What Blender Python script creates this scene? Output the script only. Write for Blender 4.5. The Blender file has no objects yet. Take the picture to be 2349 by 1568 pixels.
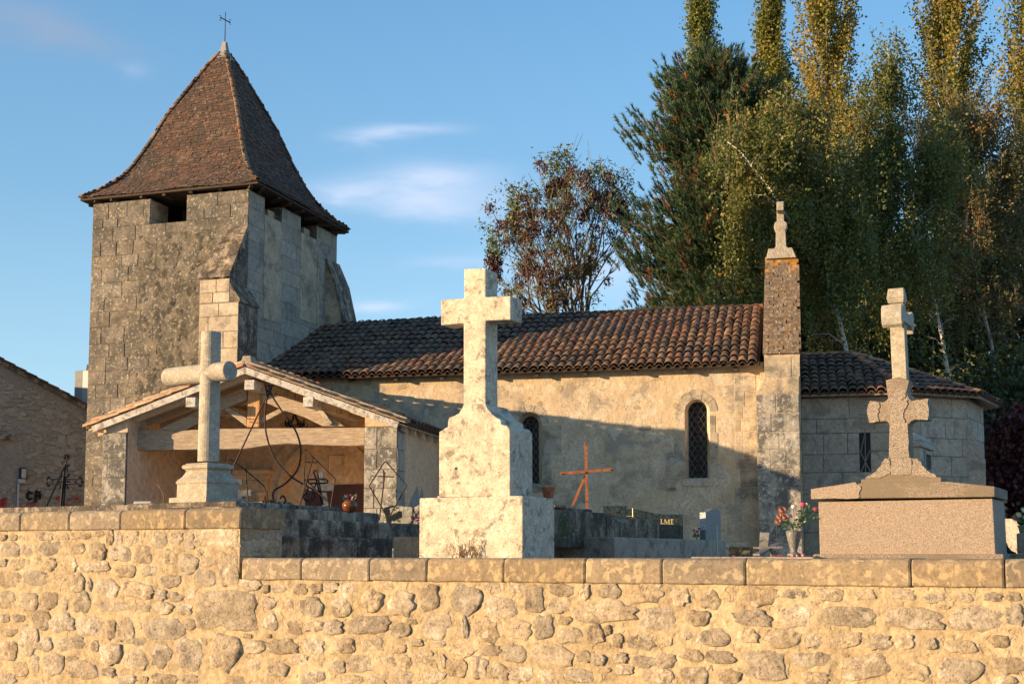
import bpy, bmesh, math, random
import numpy as np
from mathutils import Vector, Matrix, noise
from mathutils.geometry import tessellate_polygon

R = math.radians
random.seed(11)
rng_np = np.random.default_rng(5)
sc = bpy.context.scene
COL = sc.collection

# ------------------------------------------------------------------ camera
EYE = Vector((0, 0, 1.65))
PITCH = R(5.5)
FPX, CX, CY = 3000.0, 1174.5, 983.0          # measuring units: photograph 2349 wide
cd = bpy.data.cameras.new('camera'); cam = bpy.data.objects.new('camera', cd); COL.objects.link(cam)
cam.location = EYE; cam.rotation_euler = (R(90) + PITCH, 0, 0)
cd.lens = 36 * FPX / 2349; cd.sensor_width = 36; cd.shift_y = (CY - 784) / 2349
cd.clip_start = 0.1; cd.clip_end = 3000
sc.camera = cam

# ------------------------------------------------------------------ sun, sky, exposure
SUN_AZ, SUN_EL = R(74), R(7.5)               # azimuth measured from -Y towards -X
SUN_TO = Vector((-math.sin(SUN_AZ) * math.cos(SUN_EL), -math.cos(SUN_AZ) * math.cos(SUN_EL), math.sin(SUN_EL)))
sl = bpy.data.lights.new('sun', 'SUN'); sun = bpy.data.objects.new('sun', sl); COL.objects.link(sun)
sl.energy = 5.0; sl.angle = R(0.5); sl.color = (1.0, 0.70, 0.40)
sun.rotation_euler = SUN_TO.to_track_quat('Z', 'Y').to_euler(); sun.location = (-30, -10, 25)
sc.view_settings.view_transform = 'Standard'; sc.view_settings.look = 'None'
sc.view_settings.exposure = 1.08; sc.view_settings.gamma = 1.0
sc.view_settings.use_curve_mapping = False

w = bpy.data.worlds.new('World'); sc.world = w; w.use_nodes = True
wn = w.node_tree.nodes; wl = w.node_tree.links; wn.clear()


def raydir(px, py):
    x = (px - CX) / FPX; y = (CY - py) / FPX
    d = Vector((x, math.cos(PITCH) - y * math.sin(PITCH), math.sin(PITCH) + y * math.cos(PITCH)))
    return d


def wmath(op, a, b=None, c=None):
    n = wn.new('ShaderNodeMath'); n.operation = op
    for i, v in enumerate((a, b, c)):
        if v is None: continue
        if hasattr(v, 'is_output'): wl.new(v, n.inputs[i])
        else: n.inputs[i].default_value = v
    return n.outputs[0]


def make_world():
    out = wn.new('ShaderNodeOutputWorld'); bg = wn.new('ShaderNodeBackground')
    sky = wn.new('ShaderNodeTexSky'); sky.sky_type = 'NISHITA'; sky.sun_disc = False
    sky.sun_elevation = SUN_EL
    sky.sun_rotation = math.atan2(SUN_TO.x, SUN_TO.y)
    sky.air_density = 1.15; sky.dust_density = 0.35; sky.ozone_density = 2.2; sky.altitude = 60
    hs = wn.new('ShaderNodeHueSaturation'); wl.new(sky.outputs[0], hs.inputs['Color']); hs.inputs['Saturation'].default_value = 1.0
    tc = wn.new('ShaderNodeTexCoord'); sep = wn.new('ShaderNodeSeparateXYZ'); wl.new(tc.outputs['Generated'], sep.inputs[0])
    az = wmath('ARCTAN2', sep.outputs[0], sep.outputs[1]); el = wmath('ARCSINE', sep.outputs[2])
    # clear evening blue over the haze of the low sun: mixed in less on the unseen sun side, warming the shade
    cr = wn.new('ShaderNodeValToRGB'); wl.new(wmath('DIVIDE', el, 1.2), cr.inputs[0]); e_ = cr.color_ramp.elements
    for i_, (p_, c_) in enumerate(((0.0, (5.3, 8.0, 9.6)), (.10, (3.9, 6.6, 8.9)), (.22, (2.2, 4.6, 7.3)), (.36, (1.35, 3.4, 6.2)), (1.0, (.6, 1.7, 3.9)))):
        if i_ > 1: e_.new(p_)
        e_[i_].position = p_; e_[i_].color = (c_[0] / 10, c_[1] / 10, c_[2] / 10, 1)
    sc_ = wn.new('ShaderNodeMix'); sc_.data_type = 'RGBA'; sc_.blend_type = 'MULTIPLY'; sc_.inputs[0].default_value = 1
    wl.new(cr.outputs['Color'], [q for q in sc_.inputs if q.name == 'A' and q.type == 'RGBA'][0]); [q for q in sc_.inputs if q.name == 'B' and q.type == 'RGBA'][0].default_value = (10, 10, 10, 1)
    bm_ = wn.new('ShaderNodeMix'); bm_.data_type = 'RGBA'; sh_ = (-SUN_TO.x, -SUN_TO.y)
    aw_ = wmath('ADD', wmath('MULTIPLY', sep.outputs[0], sh_[0]), wmath('MULTIPLY', sep.outputs[1], sh_[1]))
    wl.new(wmath('MULTIPLY_ADD', aw_, .34, .58), bm_.inputs[0])
    wl.new(hs.outputs[0], [q for q in bm_.inputs if q.name == 'A' and q.type == 'RGBA'][0]); wl.new([q for q in sc_.outputs if q.type == 'RGBA'][0], [q for q in bm_.inputs if q.name == 'B' and q.type == 'RGBA'][0])
    base = [q for q in bm_.outputs if q.type == 'RGBA'][0]
    mp = wn.new('ShaderNodeMapping'); wl.new(tc.outputs['Generated'], mp.inputs[0]); mp.inputs['Scale'].default_value = (5, 5, 18)
    nz = wn.new('ShaderNodeTexNoise'); wl.new(mp.outputs[0], nz.inputs['Vector']); nz.inputs['Scale'].default_value = 1.6
    nz.inputs['Detail'].default_value = 7; nz.inputs['Roughness'].default_value = 0.55
    nf = wmath('SUBTRACT', nz.outputs['Fac'], 0.5)
    azw = wmath('MULTIPLY_ADD', nf, 0.08, az); elw = wmath('MULTIPLY_ADD', nf, 0.035, el)

    def blob(px, py, sx, sy, amp, tilt=0.0):
        d = raydir(px, py).normalized(); a0 = math.atan2(d.x, d.y); e0 = math.asin(d.z)
        x = wmath('SUBTRACT', azw, a0); y = wmath('SUBTRACT', elw, e0)
        y = wmath('MULTIPLY_ADD', x, -tilt, y)
        x = wmath('DIVIDE', x, sx / FPX); y = wmath('DIVIDE', y, sy / FPX)
        s = wmath('ADD', wmath('MULTIPLY', x, x), wmath('MULTIPLY', y, y))
        g = wmath('POWER', 2.718, wmath('MULTIPLY', s, -1.0))
        return wmath('MULTIPLY', g, amp)
    tot = None
    for b in [(840, 322, 80, 19, .62, .12), (930, 306, 110, 12, .42, .05), (870, 418, 150, 22, .34, .08), (1010, 400, 110, 24, .34, -.05), (1070, 458, 170, 52, .34, -.1), (800, 440, 70, 14, .2, .1),
              (895, 690, 60, 13, .35, .05), (1040, 610, 100, 20, .26, 0), (280, 170, 35, 14, .2, 0), (1350, 620, 200, 60, .35, 0)]:
        v = blob(*b); tot = v if tot is None else wmath('ADD', tot, v)
    tex = wmath('MULTIPLY_ADD', nf, 3.4, 0.95)
    m = wmath('MULTIPLY', tot, tex)
    n = wn.new('ShaderNodeClamp'); wl.new(m, n.inputs[0]); mw = n.outputs[0]
    grey = wmath('ADD', blob(70, 55, 150, 45, .75, -.1), blob(160, 110, 120, 35, .35, -.1))
    grey = wmath('MULTIPLY', grey, wmath('MULTIPLY_ADD', nf, 1.2, 0.8))
    mx = wn.new('ShaderNodeMix'); mx.data_type = 'RGBA'; wl.new(grey, mx.inputs[0])
    wl.new(base, [q for q in mx.inputs if q.name == 'A' and q.type == 'RGBA'][0]); [q for q in mx.inputs if q.name == 'B' and q.type == 'RGBA'][0].default_value = (2.3, 2.9, 4.0, 1)
    mx2 = wn.new('ShaderNodeMix'); mx2.data_type = 'RGBA'; wl.new(mw, mx2.inputs[0])
    ro = lambda n_: [q for q in n_.outputs if q.type == 'RGBA'][0]
    wl.new(ro(mx), [q for q in mx2.inputs if q.name == 'A' and q.type == 'RGBA'][0]); [q for q in mx2.inputs if q.name == 'B' and q.type == 'RGBA'][0].default_value = (5.6, 6.0, 7.4, 1)
    wl.new(ro(mx2), bg.inputs['Color']); bg.inputs['Strength'].default_value = 0.073
    wl.new(bg.outputs[0], out.inputs[0])


make_world()


# ------------------------------------------------------------------ frames: u along a facade, v into it
class Fr:
    def __init__(s, ox, oy, deg):
        a = R(deg); s.deg = deg
        s.o = Vector((ox, oy)); s.u = Vector((math.cos(a), -math.sin(a))); s.v = Vector((math.sin(a), math.cos(a)))

    def P(s, u, v, z):
        p = s.o + s.u * u + s.v * v
        return Vector((p.x, p.y, z))

    def _hit(s, px, py, n, c):
        d = raydir(px, py); d2 = Vector((d.x, d.y)); e = Vector((EYE.x, EYE.y))
        t = (c - (e - s.o).dot(n)) / d2.dot(n)
        return EYE + d * t

    def hv(s, px, py, v=0.0):
        p = s._hit(px, py, s.v, v); return ((Vector((p.x, p.y)) - s.o).dot(s.u), p.z)

    def hu(s, px, py, u=0.0):
        p = s._hit(px, py, s.u, u); return ((Vector((p.x, p.y)) - s.o).dot(s.v), p.z)

    def side(s, u, v=0.0):
        """frame of the face whose normal is +u, running backwards"""
        p = s.P(u, v, 0); return Fr(p.x, p.y, s.deg - 90)

    def moved(s, u, v):
        p = s.P(u, v, 0); return Fr(p.x, p.y, s.deg)


def at(px, py, Y):
    d = raydir(px, py); return EYE + d * (Y / d.y)


# ------------------------------------------------------------------ meshes
WL = {}


class G:
    def __init__(s): s.v = []; s.f = []; s.r = []; s.rv = 0.0; s.idx = {}

    def add(s, vs, fs, rnd=None):
        b = len(s.v); s.v.extend([tuple(p) for p in vs])
        for f in fs:
            s.f.append(tuple(i + b for i in f)); s.r.append(s.rv if rnd is None else rnd)
        return s

    def hexa(s, p, rnd=None):
        return s.add(p, [(0, 3, 2, 1), (4, 5, 6, 7), (0, 1, 5, 4), (1, 2, 6, 5), (2, 3, 7, 6), (3, 0, 4, 7)], rnd)

    def box(s, fr, u0, u1, v0, v1, z0, z1, rnd=None):
        P = fr.P
        return s.hexa([P(u0, v0, z0), P(u1, v0, z0), P(u1, v1, z0), P(u0, v1, z0), P(u0, v0, z1), P(u1, v0, z1), P(u1, v1, z1), P(u0, v1, z1)], rnd)

    def frustum(s, fr, b, t, z0, z1, rnd=None):
        """b, t = (u0,u1,v0,v1) at bottom and top"""
        P = fr.P
        return s.hexa([P(b[0], b[2], z0), P(b[1], b[2], z0), P(b[1], b[3], z0), P(b[0], b[3], z0),
                       P(t[0], t[2], z1), P(t[1], t[2], z1), P(t[1], t[3], z1), P(t[0], t[3], z1)], rnd)

    def prism(s, fr, ol, v0, v1, rnd=None):
        n = len(ol)
        vs = [fr.P(u, v0, z) for u, z in ol] + [fr.P(u, v1, z) for u, z in ol]
        fs = [tuple(range(n)), tuple(range(2 * n - 1, n - 1, -1))] + [(i, (i + 1) % n, n + (i + 1) % n, n + i) for i in range(n)]
        return s.add(vs, fs, rnd)

    def zprism(s, pts, z0, z1, rnd=None):
        n = len(pts)
        vs = [(p[0], p[1], z0) for p in pts] + [(p[0], p[1], z1) for p in pts]
        fs = [tuple(range(n - 1, -1, -1)), tuple(range(n, 2 * n))] + [(i, (i + 1) % n, n + (i + 1) % n, n + i) for i in range(n)]
        return s.add(vs, fs, rnd)

    def tube(s, path, r, n=6, rnd=None, caps=True, flat=1.0):
        path = [Vector(p) for p in path]; m = len(path)
        if not isinstance(r, (list, tuple)): r = [r] * m
        if len(r) != m: r = [r[0] + (r[-1] - r[0]) * i / (m - 1) for i in range(m)]
        t0 = (path[1] - path[0]).normalized()
        ref = Vector((0, 0, 1)) if abs(t0.z) < .9 else Vector((1, 0, 0))
        a = t0.cross(ref).normalized(); vs = []
        for i, p in enumerate(path):
            t = (path[min(i + 1, m - 1)] - path[max(i - 1, 0)])
            if t.length < 1e-9: t = t0
            t.normalize(); a = (a - t * a.dot(t))
            if a.length < 1e-6: a = t.orthogonal()
            a.normalize(); b = t.cross(a)
            for k in range(n):
                an = 2 * math.pi * k / n
                vs.append(p + a * (math.cos(an) * r[i]) + b * (math.sin(an) * r[i] * flat))
        fs = [(i * n + k, i * n + (k + 1) % n, (i + 1) * n + (k + 1) % n, (i + 1) * n + k) for i in range(m - 1) for k in range(n)]
        if caps: fs += [tuple(range(n - 1, -1, -1)), tuple(range((m - 1) * n, m * n))]
        return s.add(vs, fs, rnd)

    def lathe(s, c, prof, n=20, rnd=None):
        """prof: list of (r, z)"""
        vs = [(c[0] + r * math.cos(2 * math.pi * k / n), c[1] + r * math.sin(2 * math.pi * k / n), c[2] + z) for r, z in prof for k in range(n)]
        m = len(prof)
        fs = [(i * n + k, i * n + (k + 1) % n, (i + 1) * n + (k + 1) % n, (i + 1) * n + k) for i in range(m - 1) for k in range(n)]
        fs += [tuple(range(n - 1, -1, -1)), tuple(range((m - 1) * n, m * n))]
        return s.add(vs, fs, rnd)

    def sqlathe(s, fr, cu, cv, prof):
        """square moulding: prof list of (half, z)"""
        vs = []
        for h, z in prof:
            vs += [fr.P(cu - h, cv - h, z), fr.P(cu + h, cv - h, z), fr.P(cu + h, cv + h, z), fr.P(cu - h, cv + h, z)]
        m = len(prof); n = 4
        fs = [(i * n + k, i * n + (k + 1) % n, (i + 1) * n + (k + 1) % n, (i + 1) * n + k) for i in range(m - 1) for k in range(n)]
        fs += [(3, 2, 1, 0), tuple(range((m - 1) * n, m * n))]
        return s.add(vs, fs)

    def mesh(s, name, loc=Vector((0, 0, 0)), fix=True, smooth=False):
        me = bpy.data.meshes.new(name)
        me.from_pydata([(x - loc[0], y - loc[1], z - loc[2]) for x, y, z in s.v], [], s.f)
        if any(s.r):
            at_ = me.attributes.new('rnd', 'FLOAT', 'FACE'); at_.data.foreach_set('value', s.r)
        if fix and len(s.f) < 9000:
            bm = bmesh.new(); bm.from_mesh(me); bmesh.ops.recalc_face_normals(bm, faces=bm.faces); bm.to_mesh(me); bm.free()
        if smooth: me.shade_smooth()
        return me


def wloc(o): return WL.get(o.name, Vector((0, 0, 0))) if o else Vector((0, 0, 0))


def props(o, label=None, cat=None, group=None, kind=None):
    if label: o['label'] = label
    if cat: o['category'] = cat
    if group: o['group'] = group
    if kind: o['kind'] = kind
    return o


def thing(name, label, cat, loc, group=None):
    o = bpy.data.objects.new(name, None); COL.objects.link(o); o.location = loc; o.empty_display_size = .2
    WL[o.name] = Vector(loc); return props(o, label, cat, group)


def link(name, me, parent=None, loc=None):
    o = bpy.data.objects.new(name, me); COL.objects.link(o)
    loc = wloc(parent) if loc is None else Vector(loc)
    if parent: o.parent = parent; o.location = loc - wloc(parent)
    else: o.location = loc
    WL[o.name] = loc
    return o


def build(g, name, mat, parent=None, smooth=False, bevel=0, fix=True, wn_=False, **kw):
    if parent: loc = wloc(parent)
    else:
        a = np.array(g.v); loc = Vector((a[:, 0].mean(), a[:, 1].mean(), a[:, 2].min()))
    me = g.mesh(name, loc, fix, smooth); me.materials.append(mat)
    o = link(name, me, parent, loc)
    if bevel:
        b = o.modifiers.new('bevel', 'BEVEL'); b.width = bevel; b.segments = 2; b.limit_method = 'ANGLE'; b.angle_limit = R(35)
    return props(o, **kw)


def inst(name, me, parent, M):
    o = bpy.data.objects.new(name, me); COL.objects.link(o); o.parent = parent
    o.matrix_basis = Matrix.Translation(-wloc(parent)) @ M
    WL[o.name] = M.to_translation()
    return o


def basis(o, x, y, z, s=(1, 1, 1)):
    M = Matrix.Identity(4)
    for i in range(3):
        M[i][0] = x[i] * s[0]; M[i][1] = y[i] * s[1]; M[i][2] = z[i] * s[2]; M[i][3] = o[i]
    return M


# ------------------------------------------------------------------ materials
class NT:
    def __init__(s, name):
        s.m = bpy.data.materials.new(name); s.m.use_nodes = True; s.t = s.m.node_tree
        s.bsdf = s.t.nodes['Principled BSDF']; s._pos = None

    def n(s, ty, ins=None, **at_):
        n = s.t.nodes.new(ty)
        for k, v in at_.items(): setattr(n, k, v)
        for k, v in (ins or {}).items():
            if hasattr(v, 'is_output'): s.t.links.new(v, n.inputs[k])
            else: n.inputs[k].default_value = v
        return n

    def pos(s):
        if s._pos is None: s._pos = s.n('ShaderNodeNewGeometry').outputs['Position']
        return s._pos

    def map(s, scale, rot=(0, 0, 0)):
        return s.n('ShaderNodeMapping', {'Vector': s.pos(), 'Scale': scale, 'Rotation': rot}).outputs[0]

    def noise(s, scale, detail=6, rough=.6, vec=None, dist=0):
        return s.n('ShaderNodeTexNoise', {'Vector': vec or s.pos(), 'Scale': scale, 'Detail': detail, 'Roughness': rough, 'Distortion': dist}).outputs['Fac']

    def vor(s, scale, feat='F1', out='Distance', vec=None, rnd=1.0):
        n = s.n('ShaderNodeTexVoronoi', {'Vector': vec or s.pos(), 'Scale': scale, 'Randomness': rnd}, feature=feat)
        return n.outputs[out]

    def ma(s, op, a, b=0.0, clamp=False):
        n = s.n('ShaderNodeMath', operation=op, use_clamp=clamp)
        for i, v in enumerate((a, b)):
            if hasattr(v, 'is_output'): s.t.links.new(v, n.inputs[i])
            else: n.inputs[i].default_value = v
        return n.outputs[0]

    def step(s, x, lo, hi, a=0.0, b=1.0):
        return s.n('ShaderNodeMapRange', {'Value': x, 'From Min': lo, 'From Max': hi, 'To Min': a, 'To Max': b}, interpolation_type='SMOOTHSTEP').outputs[0]

    def ramp(s, x, stops):
        n = s.n('ShaderNodeValToRGB', {'Fac': x}); e = n.color_ramp.elements
        while len(e) < len(stops): e.new(.5)
        for i, (p, c) in enumerate(stops): e[i].position = p; e[i].color = (*c, 1)
        return n.outputs['Color']

    def mix(s, f, a, b, mode='MIX'):
        n = s.n('ShaderNodeMix', data_type='RGBA', blend_type=mode)
        for k, v in (('Factor', f), ('A', a), ('B', b)):
            i = n.inputs[k] if k == 'Factor' else [q for q in n.inputs if q.name == k and q.type == 'RGBA'][0]
            if k == 'Factor': i = n.inputs[0]
            if hasattr(v, 'is_output'): s.t.links.new(v, i)
            else: i.default_value = (*v, 1) if isinstance(v, tuple) and len(v) == 3 else v
        return [q for q in n.outputs if q.type == 'RGBA'][0]

    def rnd(s):
        oi = s.n('ShaderNodeObjectInfo').outputs['Random']
        a = s.n('ShaderNodeAttribute', attribute_name='rnd').outputs['Fac']
        return s.ma('FRACT', s.ma('ADD', oi, a))

    def bump(s, h, strength, dist, prev=None):
        ins = {'Height': h, 'Strength': strength, 'Distance': dist}
        if prev is not None: ins['Normal'] = prev
        return s.n('ShaderNodeBump', ins).outputs['Normal']

    def set(s, col=None, rough=None, normal=None, **kw):
        def put(k, v):
            i = s.bsdf.inputs[k]
            if hasattr(v, 'is_output'): s.t.links.new(v, i)
            else: i.default_value = (*v, 1) if isinstance(v, tuple) and len(v) == 3 else v
        if col is not None: put('Base Color', col)
        if rough is not None: put('Roughness', rough)
        if normal is not None: put('Normal', normal)
        for k, v in kw.items(): put(k, v)
        return s.m


def rock(name, cols, s1=3.0, dark=None, dlo=.5, dhi=.65, ds=1.2, damt=.8, spot=None, slo=.6, shi=.66, ss=14, samt=.7,
         streak=None, stlo=.5, sthi=.65, stamt=.7, rv=.18, b1=.35, bd=.02, fine=.5, pits=0.0, rough=.92, hue=None):
    t = NT(name)
    n1 = t.noise(s1, 9, .66)
    k = len(cols)
    c = t.ramp(n1, [(.32 + .36 * i / max(1, k - 1), cols[i]) for i in range(k)])
    n3 = t.noise(s1 * 9, 6, .7)
    c = t.mix(.75, c, t.ramp(n3, [(.32, (.5, .5, .5)), (.68, (1.4, 1.4, 1.4))]), 'MULTIPLY')
    if hue:
        c = t.mix(t.step(t.noise(s1 * .45, 3, .5), .45, .62, 0, hue[1]), c, hue[0])
    if dark:
        n2 = t.ma('ADD', t.noise(ds, 10, .72, dist=.3), t.ma('MULTIPLY', t.ma('SUBTRACT', n3, .5), .45))
        c = t.mix(t.step(n2, dlo, dhi, 0, damt), c, dark)
    if streak:
        n4 = t.noise(6, 8, .7, vec=t.map((1, 1, .22)))
        c = t.mix(t.step(n4, stlo, sthi, 0, stamt), c, streak)
    if spot:
        n5 = t.noise(ss, 4, .55, dist=.4)
        c = t.mix(t.step(n5, slo, shi, 0, samt), c, spot)
    r = t.rnd()
    v = t.ma('ADD', t.ma('MULTIPLY', r, 2 * rv), 1 - rv)
    hs = t.n('ShaderNodeHueSaturation', {'Color': c, 'Value': v, 'Saturation': t.ma('ADD', t.ma('MULTIPLY', t.ma('FRACT', t.ma('MULTIPLY', r, 7.3)), .3), .85)})
    nb = t.bump(t.noise(s1 * 2.2, 10, .72), min(1, b1 * 1.3), bd * 2.0)
    nb = t.bump(t.noise(s1 * 22, 5, .7), fine, bd * .5, nb)
    if pits:
        nb = t.bump(t.step(t.noise(s1 * 8, 3, .5), .32, .42), pits, bd * .4, nb)
    return t.set(hs.outputs[0], rough, nb)


def plain(name, col, rough=.6, metal=0.0, var=.15, s=20, b=.15, bd=.003, emis=None):
    t = NT(name)
    n1 = t.noise(s, 6, .6)
    c = t.mix(1.0, (*col, 1), t.ramp(n1, [(.3, (1 - var,) * 3), (.7, (1 + var,) * 3)]), 'MULTIPLY')
    nb = t.bump(n1, b, bd)
    return t.set(c, rough, nb, Metallic=metal)
# ------------------------------------------------------------------ material library
M_mortar = rock('wall_mortar', [(.37, .28, .165), (.455, .35, .21), (.52, .41, .26)], 2.2, dark=(.40, .30, .19), dlo=.55, dhi=.75, ds=1.6, damt=.5,
                rv=0, b1=.7, bd=.016, fine=1, pits=.8)
M_rubble = rock('rubble_stone', [(.33, .26, .175), (.46, .37, .26), (.62, .52, .38)], 5, dark=(.15, .12, .09), dlo=.555, dhi=.635, ds=8, damt=.8,
                spot=(.76, .68, .54), slo=.56, shi=.66, ss=9, samt=.5, rv=.24, b1=.9, bd=.020, fine=.9, pits=.8)
M_coping = rock('coping_stone', [(.215, .165, .11), (.30, .235, .155)], 4, spot=(.44, .345, .21), slo=.53, shi=.60, ss=15, samt=.7,
                dark=(.12, .10, .075), dlo=.52, dhi=.66, ds=6, damt=.6, rv=.14, b1=.5, bd=.008, fine=.9)
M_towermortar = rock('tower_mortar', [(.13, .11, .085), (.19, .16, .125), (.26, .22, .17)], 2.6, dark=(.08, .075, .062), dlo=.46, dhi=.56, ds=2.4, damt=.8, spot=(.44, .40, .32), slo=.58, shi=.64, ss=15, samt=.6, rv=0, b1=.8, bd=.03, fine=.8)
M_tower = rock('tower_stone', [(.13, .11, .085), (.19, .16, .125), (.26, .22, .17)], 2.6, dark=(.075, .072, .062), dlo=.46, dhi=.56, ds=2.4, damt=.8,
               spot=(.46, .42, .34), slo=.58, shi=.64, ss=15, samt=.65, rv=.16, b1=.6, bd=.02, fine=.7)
M_towerrub = rock('tower_rubble', [(.14, .12, .09), (.21, .18, .13), (.31, .27, .20)], 4.5, dark=(.08, .075, .065), dlo=.46, dhi=.55, ds=3.5, damt=.85,
                  spot=(.50, .46, .37), slo=.57, shi=.62, ss=12, samt=.7, rv=.1, b1=1.0, bd=.05, fine=.9)
M_pale = rock('pale_ashlar', [(.38, .305, .215), (.47, .385, .275), (.56, .47, .345)], 2.4, dark=(.13, .125, .11), dlo=.48, dhi=.62, ds=1.7, damt=.8,
              spot=(.55, .51, .42), slo=.62, shi=.7, ss=9, samt=.4, rv=.14, b1=.5, bd=.015, fine=.6)
M_pillar = rock('mottled_grey_ashlar', [(.27, .245, .20), (.36, .325, .27), (.46, .42, .35)], 3, dark=(.085, .083, .078), dlo=.47, dhi=.56, ds=2.6, damt=.85, spot=(.55, .53, .47), slo=.57, shi=.63, ss=12, samt=.6, rv=.14, b1=.6, bd=.015, fine=.8)
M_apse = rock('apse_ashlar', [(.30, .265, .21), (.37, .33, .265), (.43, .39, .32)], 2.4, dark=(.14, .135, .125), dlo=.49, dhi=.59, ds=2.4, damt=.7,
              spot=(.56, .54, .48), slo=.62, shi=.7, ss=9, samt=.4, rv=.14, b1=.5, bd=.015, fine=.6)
M_render = rock('nave_render', [(.47, .35, .215), (.58, .44, .27), (.66, .52, .35)], 1.9, dark=(.27, .225, .18), dlo=.51, dhi=.60, ds=1.1, damt=.75,
                spot=(.62, .55, .42), slo=.58, shi=.63, ss=3.2, samt=.6, streak=(.30, .25, .19), stlo=.56, sthi=.66, stamt=.5, rv=.0, b1=.8, bd=.02, fine=.8, hue=((.55, .38, .18), .55))
M_ochre = rock('ochre_plaster', [(.54, .40, .27), (.61, .46, .31)], .8, dark=(.50, .30, .16), ds=.8, damt=.4, rv=0, b1=.2, bd=.004, fine=.2)
M_concross = rock('monument_stone', [(.40, .35, .27), (.53, .465, .365), (.64, .57, .46)], 6, dark=(.15, .13, .105), dlo=.53, dhi=.61, ds=9, damt=.8,
                  spot=(.80, .75, .64), slo=.60, shi=.66, ss=16, samt=.5, streak=(.40, .33, .24), stlo=.60, sthi=.70, stamt=.35, rv=.03, b1=.4, bd=.006, fine=.9, pits=.5)
M_column = rock('column_stone', [(.29, .255, .20), (.37, .33, .26), (.44, .40, .32)], 5, dark=(.20, .18, .15), dlo=.55, dhi=.66, ds=7, damt=.6,
                spot=(.64, .60, .50), ss=20, samt=.4, rv=.03, b1=.4, bd=.005, fine=.8)
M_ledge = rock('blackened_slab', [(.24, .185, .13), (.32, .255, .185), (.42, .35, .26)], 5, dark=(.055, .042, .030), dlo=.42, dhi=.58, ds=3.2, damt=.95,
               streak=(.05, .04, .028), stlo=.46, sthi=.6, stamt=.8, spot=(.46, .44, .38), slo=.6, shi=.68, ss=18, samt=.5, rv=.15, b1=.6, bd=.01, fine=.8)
M_ledge2 = rock('weathered_slab', [(.31, .245, .18), (.40, .325, .245)], 6, dark=(.11, .09, .07), dlo=.50, dhi=.64, ds=5, damt=.8,
                streak=(.07, .07, .065), stlo=.56, sthi=.68, stamt=.7, rv=.06, b1=.5, bd=.008, fine=.9, pits=.6)
M_wood = None


def wood_mat(name, c1, c2, c3, along=(1, 1, 14), s=3.0):
    t = NT(name)
    v = t.map(along)
    n1 = t.noise(s, 9, .7, vec=v, dist=.4)
    c = t.ramp(n1, [(.3, c1), (.5, c2), (.7, c3)])
    n2 = t.noise(s * 2.4, 6, .6, vec=v)
    c = t.mix(t.step(n2, .60, .68, 0, .8), c, tuple(x * .3 for x in c1))
    nb = t.bump(n2, .7, .012)
    return t.set(c, .85, nb)


M_beam = wood_mat('weathered_oak', (.20, .15, .105), (.36, .28, .20), (.52, .43, .33), (1.6, 1, 13), 3.0)
M_post = wood_mat('orange_oak', (.26, .13, .05), (.50, .27, .11), (.55, .40, .26), (12, 12, 1.5), 2.2)
M_white = rock('flaking_white_paint', [(.46, .43, .38), (.60, .57, .52)], 3, dark=(.2, .165, .13), dlo=.52, dhi=.56, ds=6, damt=.8, rv=.05, b1=.2, bd=.003, fine=.2)
M_soffit = rock('cream_boards', [(.52, .43, .33), (.60, .50, .39)], 3, dark=(.2, .15, .1), dlo=.6, dhi=.66, ds=7, damt=.6, rv=.06, b1=.2, bd=.003, fine=.2)
M_greywood = wood_mat('grey_wood', (.08, .083, .083), (.14, .145, .145), (.23, .235, .235), (3, 3, 3), 3)


def tile_mat(name, stops, lich, orange=.2, dk=.6):
    t = NT(name)
    r = t.rnd()
    c = t.ramp(r, stops)
    n1 = t.noise(5, 8, .7)
    c = t.mix(t.step(n1, .42, .62, 0, dk), c, (.045, .036, .03))
    n0 = t.noise(.9, 6, .7)
    c = t.mix(t.step(n0, .50, .62, 0, .62), c, (.035, .032, .024))
    n2 = t.noise(17, 5, .6)
    c = t.mix(t.step(n2, .60, .66, 0, lich), c, (.42, .38, .32))
    n3 = t.noise(2.3, 6, .6)
    c = t.mix(t.step(n3, .66, .72, 0, orange), c, (.55, .25, .04))
    nb = t.bump(t.noise(30, 6, .7), .6, .006)
    return t.set(c, .9, nb)


M_flat = tile_mat('flat_roof_tile', [(0, (.055, .032, .022)), (.35, (.095, .045, .026)), (.6, (.08, .05, .034)), (.8, (.14, .062, .033)), (1, (.13, .095, .065))], .6, .35, .55)
M_canal = tile_mat('canal_roof_tile', [(0, (.11, .06, .04)), (.3, (.21, .095, .05)), (.55, (.15, .095, .062)), (.8, (.27, .155, .09)), (1, (.10, .078, .062))], .45, .25, .62)
M_channel = tile_mat('channel_tile', [(0, (.09, .05, .032)), (1, (.16, .075, .042))], .3, .3, .7)
M_verge = tile_mat('verge_tile', [(0, (.50, .20, .09)), (.5, (.62, .30, .15)), (1, (.50, .30, .18))], .2, 0, .3)
M_bed = rock('mortar_bedding', [(.36, .31, .24), (.46, .40, .31)], 6, dark=(.13, .12, .10), ds=6, damt=.7, rv=.05, b1=.8, bd=.02, fine=.8)
M_brick = rock('coping_brick', [(.12, .08, .052), (.21, .145, .095), (.31, .24, .165)], 9, dark=(.07, .06, .05), dlo=.48, dhi=.6, ds=8, damt=.7,
               spot=(.48, .44, .36), slo=.58, shi=.64, ss=20, samt=.7, rv=.14, b1=.7, bd=.008, fine=.8)
M_obrick = rock('lichened_brick', [(.33, .17, .06), (.52, .25, .05)], 9, dark=(.13, .09, .055), dlo=.47, dhi=.6, ds=8, damt=.7, rv=.15, b1=.6, bd=.006, fine=.8)
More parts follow.
